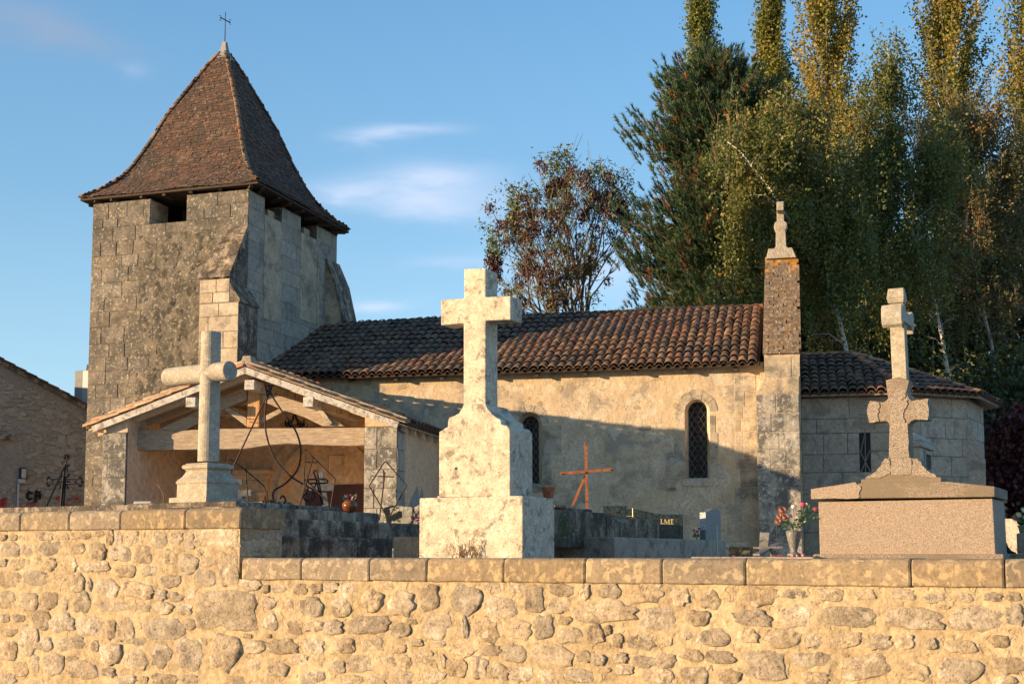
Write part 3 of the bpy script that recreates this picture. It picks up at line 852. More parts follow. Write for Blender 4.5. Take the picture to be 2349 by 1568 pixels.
split_ashlar(tw, FT, uL, 0, 1.6, ZT - .02, [fo], hm=.36, wm=.62, mat=M_tower, skip=tskip)
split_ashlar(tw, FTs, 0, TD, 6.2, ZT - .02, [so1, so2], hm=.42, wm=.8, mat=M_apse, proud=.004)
# jambs of the front opening
Fj = FT.side(fo[0]); ashlar(tw, Fj, .01, .77, fo[2], ZT - .02, hm=.4, wm=.5, mat=M_pale, proud=.006)
# sills and broken bits in the side openings
for o in (so1, so2):
    g = G(); g.box(FTs, o[1] - .36, o[1] - .02, .2, .68, o[2], o[2] + .26); build(g, 'stone', M_pale, tw); g = G()
g = G(); g.box(FTs, so2[1] + .05, so2[1] + .13, -.02, .0, 6.6, ZT - .8); g.box(FTs, so1[0], so1[1], -.018, 0, so1[2] - 2.6, so1[2] - .03); g.box(FTs, so2[0], so2[1], -.018, 0, so2[2] - 2.3, so2[2] - .03)
build(g, 'blocked_opening', M_pale, tw)
# belfry timber inside
g = G(); g.box(FT, fo[0] + .3, fo[1] + .6, 1.6, 1.8, fo[2] + .35, fo[2] + .5); g.box(FT, -2.6, -2.4, 1.2, 1.4, 6.4, ZT); g.box(FT, uL + .8, -.8, 2.6, 2.8, 8.6, 8.8)
build(g, 'belfry_frame', M_darkwood, tw)
# buttresses
VB = -.8
ub1 = FT.hv(455, 800, VB)[0]; zf = FT.hv(500, 635, VB)[1]; zt = FT.hv(530, 522, 0)[1]
bt = G(); bt.prism(FTs, [(VB, .5), (VB, zf), (0, zt), (0, .5)], 0, -ub1)
ub2 = FT.hv(547, 750, VB)[0]; vb2 = FT.side(ub2).hv(590, 760)[0]; za = FT.hv(520, 655, VB)[1]; zb = FT.hv(547, 690, VB)[1]
bt.prism(FT, [(.001, .5), (ub2, .5), (ub2, zb), (.001, za)], VB, vb2)
bb = build(bt, 'buttress', M_towermortar, church, label='stepped corner buttress with sloping dark weathered caps')
ashlar(bb, FT, ub1, ub2, 2.0, zb - .02, VB, hm=.36, wm=.5, mat=M_pale, proud=.01)
ashlar(bb, FT, ub1, 0, zb - .01, zf - .05, VB, hm=.36, wm=.5, mat=M_pale, proud=.01)
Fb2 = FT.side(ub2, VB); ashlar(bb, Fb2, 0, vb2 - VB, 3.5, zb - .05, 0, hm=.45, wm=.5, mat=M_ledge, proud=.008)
# weathered stepped cap slabs
nst = 7
for k in range(nst):
    f0, f1 = k / nst, (k + 1) / nst
    g = G(); v0 = VB * (1 - f0) - .07; z0 = zf + (zt - zf) * f0 - .02
    v1 = VB * (1 - f1) + .02; z1 = zf + (zt - zf) * f1 + .03
    uu = ub1 - .03 + .40 * f0
    pts = []
    nn = 9
    vs = []
    for a in range(nn + 1):
        u = uu + (0.02 - uu) * a / nn
        for (vv, zz) in ((v0, z0), (v0 + .01, z0 + .07), (v0 + .5 * (v1 - v0), .5 * (z0 + z1) + .07), (v1, z1), (v1 + .05, z0)):
            d = noise.noise((u * 5 + k, vv * 6, zz * 5)) * .05
            vs.append(FT.P(u, vv + d * .6, zz + d))
    m = 5
    fs = [(i * m + q, i * m + (q + 1) % m, (i + 1) * m + (q + 1) % m, (i + 1) * m + q) for i in range(nn) for q in range(m)] + [tuple(range(m)), tuple(range(nn * m, nn * m + m))]
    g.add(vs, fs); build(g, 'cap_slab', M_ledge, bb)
g = G(); L_ = [(-.02, za + .02), (ub2 + .03, zb - .02), (ub2 + .03, zb + .05), (-.02, za + .10)]
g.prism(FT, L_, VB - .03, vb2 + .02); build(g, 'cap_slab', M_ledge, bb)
g = G(); ur = [FT.hv(771, 615, 4.7), FT.hv(786, 660, 4.7), FT.hv(803, 742, 4.7)]
g.prism(FT, [(0.001, 4.9), (ur[2][0], 4.9), (ur[2][0], ur[2][1]), (ur[1][0], ur[1][1]), (0.001, ur[0][1] + .1)], 4.2, 5.0)
b3 = build(g, 'buttress', M_pale, church)
g = G(); g.prism(FT, [(ur[2][0] + .03, ur[2][1] - .06), (ur[2][0] + .05, ur[2][1] + .04), (ur[1][0] + .04, ur[1][1] + .06), (.0, ur[0][1] + .18), (.0, ur[0][1] + .08), (ur[1][0], ur[1][1])], 4.15, 5.05)
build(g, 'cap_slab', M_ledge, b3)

# ---- tower roof
cu, cv = uL / 2, TD / 2; HU, HV = -uL / 2 + .30, TD / 2 + .13
ZE = FT.hv(566, 415, -.25)[1]; ZA = FT.hv(511, 116, cv)[1]
PROF = [(1, 0), (.85, .062), (.735, .13), (.65, .205), (.54, .345), (.42, .53), (.31, .66), (.205, .785), (.10, .905), (.045, .96)]


def rp(k, t, r, h):   # face k, t along (-1..1)
    ex = [(0, -1), (1, 0), (0, 1), (-1, 0)][k]; al = [(1, 0), (0, 1), (-1, 0), (0, -1)][k]
    return FT.P(cu + HU * (ex[0] * r + al[0] * r * t), cv + HV * (ex[1] * r + al[1] * r * t), ZE + (ZA - ZE) * h)


g = G()
for k in range(4):
    vs = []
    for (r, h) in PROF: vs += [rp(k, -1, r, h), rp(k, 1, r, h)]
    g.add(vs, [(2 * i, 2 * i + 1, 2 * i + 3, 2 * i + 2) for i in range(len(PROF) - 1)])
n0 = [rp(k, -1, 1, 0) for k in range(4)]
g.add([p - Vector((0, 0, .05)) for p in n0] + n0, [(3, 2, 1, 0)] + [(i, (i + 1) % 4, 4 + (i + 1) % 4, 4 + i) for i in range(4)])
tr = build(g, 'tower_roof', M_darkwood, church, fix=False, label='steep flared pyramid roof of small brown flat tiles')
q = G(); FRI = Fr(0, 0, 0)
q.add([(-.082, 0, -.006), (.082, 0, -.006), (.082, .21, -.006), (-.082, .21, -.006), (-.080, .002, .016), (.078, 0, .016), (.078, .21, .008), (-.078, .21, .008)],
      [(4, 5, 6, 7), (0, 1, 5, 4), (1, 2, 6, 5), (3, 0, 4, 7)])
FLAT = q.mesh('flat_tile', fix=False); FLAT.materials.append(M_flat)
# arclength parameter
pts = [(HV * (1 - r), (ZA - ZE) * h) for r, h in PROF]; cum = [0]
for a, b in zip(pts[:-1], pts[1:]): cum.append(cum[-1] + math.hypot(b[0] - a[0], b[1] - a[1]))


def prof_at(s):
    for i in range(len(cum) - 1):
        if s <= cum[i + 1]:
            f = (s - cum[i]) / (cum[i + 1] - cum[i]); return PROF[i][0] * (1 - f) + PROF[i + 1][0] * f, PROF[i][1] * (1 - f) + PROF[i + 1][1] * f
    return PROF[-1]


cand = []; s = 0; row = 0
while s < cum[-1] - .06:
    r, h = prof_at(s); r2, h2 = prof_at(s + .12)
    for k in range(4):
        hw = (HU if k % 2 == 0 else HV) * r
        p0 = rp(k, 0, r, h); up = (rp(k, 0, r2, h2) - p0).normalized(); al = (rp(k, .5, r, h) - rp(k, -.5, r, h)).normalized(); N = al.cross(up).normalized()
        x = -hw + (.08 if row % 2 else 0) + random.uniform(-.02, .02)
        while x < hw + .02:
            xx = min(max(x, -hw + .05), hw - .05)
            t = -.085 + random.uniform(-.03, .03) - (.12 if random.random() < .02 else 0); yw = random.uniform(-.06, .06)
            y = (up * math.cos(t) + N * math.sin(t) + al * yw).normalized(); X = (al - y * al.dot(y)).normalized(); Z = X.cross(y)
            o = p0 + al * xx + N * (.030 + random.uniform(0, .012)) + up * random.uniform(-.022, .022) + Vector((0, 0, noise.noise((x * .8, s * 1.2, k)) * .03))
            cand.append((k, (o - EYE).length, basis(o, X, y, Z, (random.uniform(.85, 1.15), 1, 1))))
            x += .158 * random.uniform(.9, 1.1)
    s += .093 * random.uniform(.94, 1.06); row += 1
vis = sorted([c for c in cand if c[0] in (0, 1)], key=lambda c: c[1] + (1.2 if c[0] == 1 else 0)); st = G()
for i, c in enumerate(vis):
    if i < 300: inst('flat_tile', FLAT, tr, c[2])
    else: stuff_tile(st, q, c[2])
for c in cand:
    if c[0] > 1: stuff_tile(st, q, c[2])
build(st, 'flat_tiles', M_flat, tr, fix=False, kind='stuff')
# hips
HIP, HIPG = canal_mesh(M_hip, .44, .075, .06, .012, 'hip_tile')
for k in range(4):
    s = .0
    while s < cum[-1] - .1:
        r, h = prof_at(s); r2, h2 = prof_at(min(s + .40, cum[-1]))
        a, b = rp(k, 1, r, h), rp(k, 1, r2, h2); y = (b - a).normalized(); out = (a - FT.P(cu, cv, a.z)); out.z = 0
        x = y.cross(out.normalized()).normalized(); z = x.cross(y)
        if z.z < 0: x, z = -x, -z
        inst('hip_tile', HIP, tr, basis(a + z * (.035 + random.uniform(0, .012)), x, (y - z * .05).normalized(), z, (1, (b - a).length * 1.15 / .44, 1)))
        s += .37
# fascia, rafters' ends
g = G()
for k in (0, 1, 2, 3):
    for i in range(7):
        t = -.9 + i * .3 + random.uniform(-.06, .06); p = rp(k, t, 1, 0); e = rp(k, t, .86, 0); dirn = (e - p); dirn.z = 0; dirn.normalize()
        al = Vector((-dirn.y, dirn.x, 0)) * .045; dn = Vector((0, 0, -.15)); u_ = Vector((0, 0, -.055)); p = p + dirn * .04
        g = G(); g.hexa([p + al + dn * .75, p - al + dn * .75, e - al + dn, e + al + dn, p + al + u_, p - al + u_, e - al + u_, e + al + u_]); build(g, 'rafter_end', M_darkwood, tr)
# finial
zc0 = FT.hv(505, 137, cv)[1]; zc1 = FT.hv(511, 119, cv)[1]; zc2 = FT.hv(511, 98, cv)[1]
g = G(); g.sqlathe(FT, cu, cv, [(.24, zc0 - .06), (.19, zc0 + .03), (.12, zc1 - .05), (.095, zc1), (.075, zc1 + .09), (.05, zc2)])
build(g, 'lead_cap', M_zinc, tr)
g = G(); top = FT.P(cu, cv, zc2 - .05); zt_ = FT.hv(511, 33, cv)[1]
g.tube([top, FT.P(cu, cv, zt_)], [.016, .010], 6)
zx = FT.hv(512, 47, cv)[1]; dd = Vector((math.sin(R(40)), math.cos(R(40)), 0)); cc = FT.P(cu, cv, zx)
g.tube([cc - dd * .17 + Vector((0, 0, .02)), cc + dd * .17 + Vector((0, 0, -.02))], .014, 6)
for s_ in (-1, 1):
    for q_ in (-1, 1):
        c0 = cc + dd * (.17 * s_); pth = [c0 + Vector((0, 0, q_ * .035 * (1 - math.cos(a)))) - dd * s_ * (.035 * math.sin(a)) for a in np.linspace(0, 4.2, 8)]
        g.tube(pth, .006, 5)
g.tube([FT.P(cu, cv, zt_ - .02), FT.P(cu, cv, zt_ + .06)], [.014, .002], 6)
build(g, 'iron_cross', M_blackiron, tr)

# ---- nave
uN0 = FN.hv(592, 900)[0]; uN1 = FN.hv(1738, 1000)[0]
ZW = FN.hv(1745, 838)[1] + .08


def arch_ol(fr, x0, x1, ytop, ybot, v=0, n=12, grow=0.0):
    ym = (ytop + ybot) / 2
    a, b = fr.hv(x0, ym, v)[0] - grow, fr.hv(x1, ym, v)[0] + grow; zt, zb_ = fr.hv((x0 + x1) / 2, ytop, v)[1] + grow, fr.hv((x0 + x1) / 2, ybot, v)[1] - grow
    r = (b - a) / 2; c = (a + b) / 2
    return [(a, zb_), (b, zb_)] + [(c + r * math.cos(t), zt - r + r * math.sin(t)) for t in np.linspace(0, math.pi, n)]


def holed_wall(g, fr, u0, u1, z0, z1, holes, step=.12, v=0.0, amp=.012):
    """front sheet with holes, gently uneven"""
    loops = [[Vector((a, b, 0)) for a, b in [(u0, z0), (u1, z0), (u1, z1), (u0, z1)]]] + [[Vector((a, b, 0)) for a, b in h] for h in holes]
    tris = tessellate_polygon(loops); flat = [p for l in loops for p in l]
    g.add([fr.P(p.x, v, p.y) for p in flat], [tuple(t) for t in tris])


wins = [arch_ol(FN, 1197, 1235, 952, 1110), arch_ol(FN, 1571, 1629, 915, 1098)]
wins[0] = arch_ol(FN, 1188, 1243, 944, 1112)
inner = [arch_ol(FN, 1199, 1236, 955, 1108, .28), arch_ol(FN, 1580, 1622, 922, 1095, .28)]
g = G()
holed_wall(g, FN, uN0 - .3, uN1 + .25, .5, ZW, wins)
for o, i in zip(wins, inner):
    n = len(o); g.add([FN.P(a, 0, b) for a, b in o] + [FN.P(a, .28, b) for a, b in i], [(k, (k + 1) % n, n + (k + 1) % n, n + k) for k in range(n)])
g.box(FN, uN0 - .3, uN1, .55, 7.2, .5, ZW - .1)
for k in range(2):
    o = inner[k]; a = min(p[0] for p in o) - .25; b = max(p[0] for p in o) + .25
nv = build(g, 'nave_wall', M_render, church, fix=False, label='long nave wall of worn ochre render over rubble')
# thin relief sheet of render patches: uneven stones showing through
g = G()
random.seed(5)
for i in range(60):
    u = random.uniform(uN0 + .6, uN1 - .2); z = random.choice([random.uniform(2.0, ZW - .15), random.uniform(ZW - 1.0, ZW - .15), random.uniform(1.9, 3.2)])
    if any(min(p[0] for p in o) - .12 < u < max(p[0] for p in o) + .12 and min(p[1] for p in o) - .1 < z < max(p[1] for p in o) + .1 for o in wins): continue
    w_ = random.uniform(.10, .34); h_ = random.uniform(.07, .18); n = 9; vs = []; r0 = random.random()
    for q_, dv in ((1, .003), (.8, -.006)):
        for k in range(n):
            a = 2 * math.pi * k / n; rr = (1 + .7 * noise.noise((k * 1.1, i, 0)))
            vs.append(FN.P(u + w_ / 2 * rr * q_ * math.cos(a), dv, z + h_ / 2 * rr * q_ * math.sin(a)))
    g.add(vs, [(k, (k + 1) % n, n + (k + 1) % n, n + k) for k in range(n)] + [tuple(range(n, 2 * n))], r0)
build(g, 'rubble_showing', rock('nave_rubble', [(.36, .285, .19), (.44, .35, .235), (.52, .43, .30)], 4, dark=(.2, .17, .13), ds=4, damt=.6, rv=.22, b1=.6, bd=.01), nv, fix=False, kind='stuff')
# dressed stones near the corner and round the windows
ashlar(nv, FN, uN1 - .95, uN1 - .01, 1.5, 3.55, 0, hm=.42, wm=.5, mat=M_pale, proud=.008, skip=lambda u, z: u < uN1 - .55 + .4 * noise.noise((z * 3, 1, 1)))
ashlar(nv, FN, uN1 - .5, uN1 - .01, 3.55, ZW - .3, 0, hm=.33, wm=.3, mat=M_pale, proud=.006, skip=lambda u, z: noise.noise((z * 3, u * 2, 7)) > .1)
for o, lab in zip(wins, (None, None)):
    n = len(o); cx_ = sum(p[0] for p in o) / n
    a, b = min(p[0] for p in o), max(p[0] for p in o); zb_ = min(p[1] for p in o); zt_ = max(p[1] for p in o); r = (b - a) / 2; cz = zt_ - r
    ks = 5
    for k in range(ks):
        t0, t1 = math.pi * k / ks + .03, math.pi * (k + 1) / ks - .03; ro = r + random.uniform(.16, .24)
        ts = np.linspace(t0, t1, 4)
        ol = [((a + b) / 2 + r * math.cos(t), cz + r * math.sin(t)) for t in ts] + [((a + b) / 2 + ro * math.cos(t), cz + ro * math.sin(t)) for t in ts[::-1]]
        g = G(); g.prism(FN, ol, -.010, .02, random.random()); build(g, 'arch_stone', M_pale, nv)
    for side in (-1, 1):
        z = zb_
        while z < cz - .1:
            h = random.uniform(.28, .42); h = min(h, cz - z); wd = random.uniform(.10, .32) if random.random() < .75 else .45
            e = b if side > 0 else a
            g = G(); g.box(FN, min(e, e + side * wd), max(e, e + side * wd), -.009, .02, z + .006, z + h - .006, random.random()); build(g, 'jamb_stone', M_pale, nv)
            z += h
    g = G(); g.box(FN, a - .06, b + .06, -.03, .25, zb_ - .16, zb_ + .01); build(g, 'window_sill', M_pale, nv, bevel=.01)
for o, i in zip(wins, inner):
    win = G(); a, b = min(p[0] for p in i), max(p[0] for p in i); z0, z1 = min(p[1] for p in i), max(p[1] for p in i)
    win.add([FN.P(x, .275, z) for x, z in i], [tuple(range(len(i)))])
    wo = build(win, 'window', M_glass, nv, fix=False)
    L = G(); s_ = (b - a) / 3.0; hh = s_ * 1.6; r = (b - a) / 2; cz = z1 - r; c_ = (a + b) / 2

    def inside(u, z):
        return a <= u <= b and z0 <= z and (z <= cz or math.hypot(u - c_, z - cz) <= r)
    for sg_ in (-1, 1):
        for k in range(-12, 26):
            # line z = z0 + k*hh*... + slope
            sl_ = sg_ * hh / s_; pts_ = []
            for u in np.linspace(a, b, 25):
                z = z0 + (k + .5) * hh + sl_ * (u - c_)
                if inside(u, z): pts_.append((u, z))
            if len(pts_) > 1:
                (u_0, z_0), (u_1, z_1) = pts_[0], pts_[-1]; L.tube([FN.P(u_0, .262, z_0), FN.P(u_1, .262, z_1)], .0065, 4)
    build(L, 'lattice', M_lead, wo)
    L = G(); L.box(FN, c_ - .018, c_ + .014, .22, .25, z0, z1); build(L, 'window_bar', M_iron, wo)
# rafter ends and wall plate under the eaves
pit = math.atan(.5); S_ = Vector((FN.v.x * math.cos(pit), FN.v.y * math.cos(pit), math.sin(pit))); U_ = Vector((FN.u.x, FN.u.y, 0))
zE = FN.hv(1745, 834, -.38)[1]
HN = (3.6 + .38) / math.cos(pit)
uN0r = uN0 - .55; g = G(); O = FN.P(uN0r, -.38, zE)
hn = HN * math.cos(pit); P = FN.P
g.add([P(uN0, -.36, zE - .01), P(0, -.36, zE - .01), P(0, 3.6, zE - .01 + hn * .5), P(uN0, 3.6, zE - .01 + hn * .5), P(0, 7.4, zE), P(uN0, 7.4, zE)] +
      [P(uN0, -.36, zE - .04), P(0, -.36, zE - .04), P(0, 3.6, zE - .04 + hn * .5), P(uN0, 3.6, zE - .04 + hn * .5), P(0, 7.4, zE - .04), P(uN0, 7.4, zE - .04)],
      [(0, 1, 2, 3), (3, 2, 4, 5), (6, 9, 8, 7), (9, 11, 10, 8), (0, 6, 7, 1), (1, 7, 8, 2), (2, 8, 10, 4), (0, 3, 9, 6), (3, 5, 11, 9), (4, 10, 11, 5)])
nr = build(g, 'nave_roof', M_darkwood, church, fix=False, label='low pitched nave roof of worn brown canal tiles')
budget = [255]
canal_roof(nr, O, U_, S_, -uN0r - .02, HN, lambda b: (max(0, b * math.cos(pit) * .096 - .1), -uN0r - .02), budget)
k = 0; u = uN1 - .45
while u > uN0:
    g = G(); a, b = u - .045, u + .045
    vs = [P(a, -.26, zE - .045), P(b, -.26, zE - .045), P(b, .05, zE + .11), P(a, .05, zE + .11)]; vs2 = [p - Vector((0, 0, .11)) for p in vs]; vs2[0].z += .03; vs2[1].z += .03
    g.hexa(vs2 + vs); build(g, 'rafter_end', M_iron if False else M_darkwood, nr); u -= 1.13
g = G(); g.tube([P(uN0, 3.6, zE + hn * .5 + .0), P(0, 3.6, zE + hn * .5 + .0)], .085, 8, flat=.7)
build(g, 'mortar_bedding', M_bed, nr)
half_tiles(nr, P(-.02, 3.6, zE + hn * .5 + .015), P(uN0 + 2.2, 3.6, zE + hn * .5 + .015), 24, s=.85)
for i in range(10):
    f = i / 9; pf = FT.P(.03, .35 + 3.9 * f, 0); vv = (Vector((pf.x, pf.y)) - FN.o).dot(FN.v); uu = (Vector((pf.x, pf.y)) - FN.o).dot(FN.u)
    g = G(); g.box(FN, uu - .1, uu + .07, vv, vv + .42, zE + (vv + .36) * .5 - .02, zE + (vv + .36) * .5 + .13 + .03 * math.sin(i * 2.1)); build(g, 'flashing', M_bed, nr, bevel=.02)

# ---- gable wall with stepped brick coping between nave and apse
VG = -.45
ga, gb = FN.hv(1738, 1100, VG)[0], FN.hv(1837, 1100, VG)[0]
ta, tb = FN.hv(1753, 820, VG)[0], FN.hv(1835, 820, VG)[0]
zg = FN.hv(1790, 812, VG)[1]; z1_, z2_ = FN.hv(1745, 868, VG)[1], FN.hv(1738, 905, VG)[1]
zap = FN.hv(1790, 592, 3.3)[1]
g = G(); g.prism(FN, [(ga, .5), (gb, .5), (gb, z1_), (tb, zg), (ta, zg), (ta, z1_), (ga, z2_)], VG, .3)
FG = FN.side(tb)
g.prism(FG, [(.301, .5), (6.9, .5), (6.9, zg), (3.75, zap - .12), (3.35, zap - .12), (.301, zg + .25)], 0, tb - ta)
gw = build(g, 'gable_wall', M_pale, church, label='raised gable wall with brick coping and stone cross')


def gclip(z):
    if z > z1_: return (ta, tb)
    return (ga, gb)


ashlar(gw, FN, ga, gb, 1.4, z2_, VG, hm=.42, wm=.45, mat=M_pillar, proud=.010)  # darker, greyer blocks below the splay than above it
ashlar(gw, FN, ta, tb, z1_ + .02, zg - .06, VG, hm=.42, wm=.4, mat=M_pale, proud=.008)
BR = G(); BR.sqlathe(Fr(0, 0, 0), 0, 0, [(.47, -.5), (.5, -.42), (.5, .40), (.46, .5)]); BRM = BR.mesh('brick'); BRM.materials.append(M_brick)
BRO = BRM.copy(); BRO.materials[0] = M_obrick
nb_ = 29; v0 = VG - .06; v1 = 3.3
for k in range(nb_):
    f = k / (nb_ - 1); vk = v0 + (v1 - v0) * f; zk = zg + (zap - .06 - zg) * f; dz = (zap - zg) / (nb_ - 1) * .88
    dz2 = (zap - zg) / (nb_ - 1)
    u = ta - .03 - (.0 if k % 2 else .10); wb = .215
    while u < tb + .02:
        a, b = max(u, ta - .03), min(u + wb, tb + .03)
        if b - a > .05:
            c = P((a + b) / 2, vk + .14 + random.uniform(-.008, .012), zk + dz2 / 2)
            inst('brick', BRO if (k >= nb_ - 2 or (k > nb_ - 6 and random.random() < .22)) else BRM, gw, basis(c, U_, Vector((FN.v.x, FN.v.y, 0)), Vector((0, 0, 1)), (b - a - .004, .30, dz2 - .010)))
        u += wb * random.uniform(.9, 1.12)
g = G(); vg = 3.55
a, b = FN.hv(1758, 580, vg)[0], FN.hv(1827, 580, vg)[0]; g.frustum(FN, (a, b, 3.15, 3.95), (a + .06, b - .1, 3.2, 3.9), zap - .03, FN.hv(1790, 576, vg)[1])
a, b = FN.hv(1777, 575, vg)[0], FN.hv(1807, 575, vg)[0]; c = (a + b) / 2; h = (b - a) / 2; zz = lambda y: FN.hv(1790, y, vg)[1]
g.sqlathe(FN, c, vg, [(h, zz(578)), (h, zz(571)), (.13, zz(568)), (.125, zz(545)), (.115, zz(532)), (.14, zz(528)), (.165, zz(520)), (.14, zz(513)), (.09, zz(509)), (.088, zz(464))])
g.box(FN, c - .085, c + .085, vg - .42, vg - .089, zz(492), zz(478)); g.box(FN, c - .085, c + .085, vg + .089, vg + .42, zz(492), zz(478))
build(g, 'stone_cross', M_finial, gw, bevel=.015)

# ---- apse
va = .75; uc = 2.15; vc = 3.6
VA = [(tb + .0, va), (uc + 3.0 * math.cos(R(72)), va)] + [(uc + 3.0 * math.cos(R(t)), vc + 3.0 * math.sin(R(t))) for t in (-36, 0, 36)]
zaw = FN.hv(1900, 912, va)[1] + .05; zar = FN.hv(1900, 818, vc)[1]
g = G(); g.zprism([FN.P(a, b, 0) for a, b in VA] + [FN.P(tb, vc + 2.85, 0)], .5, zaw)
ap = build(g, 'apse_wall', M_towermortar, church, label='rounded apse of grey ashlar in the shade')
for i in range(3):
    (a0, b0), (a1, b1) = VA[i], VA[i + 1]
    p0, p1 = FN.P(a0, b0, 0), FN.P(a1, b1, 0); d = p1 - p0; F_ = Fr(p0.x, p0.y, -math.degrees(math.atan2(d.y, d.x))); L_ = math.hypot(d.x, d.y)
    wz = None
    if i == 0:
        wa, wb_ = F_.hv(1972, 1040)[0], F_.hv(1997, 1040)[0]; wz0, wz1 = F_.hv(1985, 1082)[1], F_.hv(1985, 992)[1]
        sk = lambda u, z: wa - .03 < u < wb_ + .03 and wz0 < z < wz1
        ashlar(ap, F_, 0, wa, wz0, wz1, hm=.46, wm=.7, mat=M_apse); ashlar(ap, F_, wb_, L_, wz0, wz1, hm=.46, wm=.7, mat=M_apse)
        ashlar(ap, F_, 0, L_, 1.4, wz0, hm=.46, wm=.75, mat=M_apse); ashlar(ap, F_, 0, L_, wz1, zaw - .05, hm=.46, wm=.75, mat=M_apse)
        g = G(); g.add([F_.P(wa, -.003, wz0), F_.P(wb_, -.003, wz0), F_.P(wb_, -.003, wz1), F_.P(wa, -.003, wz1)], [(0, 1, 2, 3)])
        aw = build(g, 'window', M_glass, ap, fix=False)
        g = G()
        for (x0, y0, x1, y1) in ((.1, 0, .95, .55), (.95, 0, .1, .5), (.5, 0, .55, 1), (.1, .5, .5, .95)):
            g.tube([F_.P(wa + (wb_ - wa) * x0, -.01, wz0 + (wz1 - wz0) * y0), F_.P(wa + (wb_ - wa) * x1, -.01, wz0 + (wz1 - wz0) * y1)], .012, 4)
        build(g, 'window_bar', M_lead, aw)
        g = G(); c = (wa + wb_) / 2
        for r in (.10, .19, .25):
            g.tube([F_.P(c + r * math.cos(t), -.02, wz1 + .08 + r * .95 * math.sin(t)) for t in np.linspace(0, math.pi, 10)], .014, 5)
        for t in (.6, 1.1, 1.57, 2.0, 2.5):
            g.tube([F_.P(c, -.02, wz1 + .09), F_.P(c + .2 * math.cos(t), -.02, wz1 + .09 + .2 * math.sin(t))], [.022, .006], 5)
        build(g, 'carved_lintel', M_apse, ap)
    else: ashlar(ap, F_, 0, L_, 1.4, zaw - .05, hm=.46, wm=.6, mat=M_apse)
g = G(); ax = [FN.hv(x, y, 2.0) for x, y in ((2216, 1275), (2216, 978), (2222, 985), (2258, 1055), (2262, 1275))]
g.prism(FN, [ax[0], ax[1], ax[2], ax[3], ax[4]], 1.8, 2.5)
b4 = build(g, 'buttress', M_apse, church)
OV = 1.12
VE = [(tb, va - .33), (uc + 3.0 * OV * math.cos(R(72)), va - .33)] + [(uc + 3.0 * OV * math.cos(R(t)), vc + 3.0 * OV * math.sin(R(t))) for t in (-36, 0, 36)]
apex = FN.P(uc, vc, zar); ze_ = FN.hv(1900, 903, va - .33)[1]
g = G(); ev = [FN.P(a, b, ze_) for a, b in VE]; rl = FN.P(tb, vc, zar); bk = FN.P(tb, vc + 3.2, ze_)
allp = ev + [bk, apex, rl]; dn = [p - Vector((0, 0, .05)) for p in allp]; n = len(allp)
fs = [(0, 1, 6, 7), (1, 2, 6), (2, 3, 6), (3, 4, 6), (4, 5, 7, 6)]
g.add(allp + dn, fs + [tuple(i + n for i in f[::-1]) for f in fs] + [(i, i + n, i + 1 + n, i + 1) for i in range(5)])
ar = build(g, 'apse_roof', M_bed, church, fix=False, label='dark canal tile roof of the apse with two hips')
b2 = [45]
for i in range(4):
    p0, p1 = ev[i], ev[i + 1]; U = (p1 - p0).normalized(); W = (p1 - p0).length; q_ = apex - p0; S = (q_ - U * q_.dot(U)); H = S.length; S.normalize(); am = q_.dot(U)
    if i == 0: rngf = (lambda W, H, am: lambda b: (0, W + (am - W) * b / H))(W, H, am)
    else: rngf = (lambda W, H, am: lambda b: (am * b / H + .02, W + (am - W) * b / H - .02))(W, H, am)
    canal_roof(ar, p0 - S * .04, U, S, W, H, rngf, b2 if i < 2 else [0])
for i in (1, 2, 3): half_tiles(ar, ev[i] + Vector((0, 0, .05)), apex + Vector((0, 0, .03)), 8, name='hip_tile', lift=.03, s=.8)
half_tiles(ar, rl + Vector((0, 0, .05)), apex + Vector((0, 0, .05)), 4, s=.85)

# ---- porch
PR, PL = 3.42, -3.55
ztop = FP.hv(558, 842, 0)[1]; zr_ = FP.hv(925, 972, 0)[1]; zl_ = FP.hv(200, 982, 0)[1]
DEP = 4.55
sR = (zr_ - ztop) / PR; sL = (zl_ - ztop) / -PL
Pp = FP.P
g = G()


def slab(g, fr, pts, th):
    top = [fr.P(*p) for p in pts]; bot = [p - Vector((0, 0, th)) for p in top]; g.hexa(bot + top)


slab(g, FP, [(0, .04, ztop - .02), (PR, .04, zr_ - .02), (PR, DEP + .25, zr_ - .02), (0, DEP + .9, ztop - .02)], .03)
slab(g, FP, [(PL, .04, zl_ - .02), (-.001, .04, ztop - .02), (-.001, DEP, ztop - .02), (PL, DEP, zl_ - .02)], .03)
pr = build(g, 'porch_roof', M_soffit, church, label='shallow gabled porch roof with white bargeboards')
for sgn, X, z in ((1, PR, zr_), (-1, PL, zl_)):
    p0 = FP.P(X, .1, z); U = Vector((FP.v.x, FP.v.y, 0)) * 1.0; top = FP.P(0, .1, ztop); S = (top - p0).normalized(); H = (top - p0).length
    if sgn < 0: p0 = FP.P(X, .1 + DEP, z); U = -U
    canal_roof(pr, p0 - S * .06, U, S, DEP + (.5 if sgn > 0 else 0), H, (lambda W: lambda b: (0, W))(DEP + (.5 if sgn > 0 else 0)), [0], ex=.36)
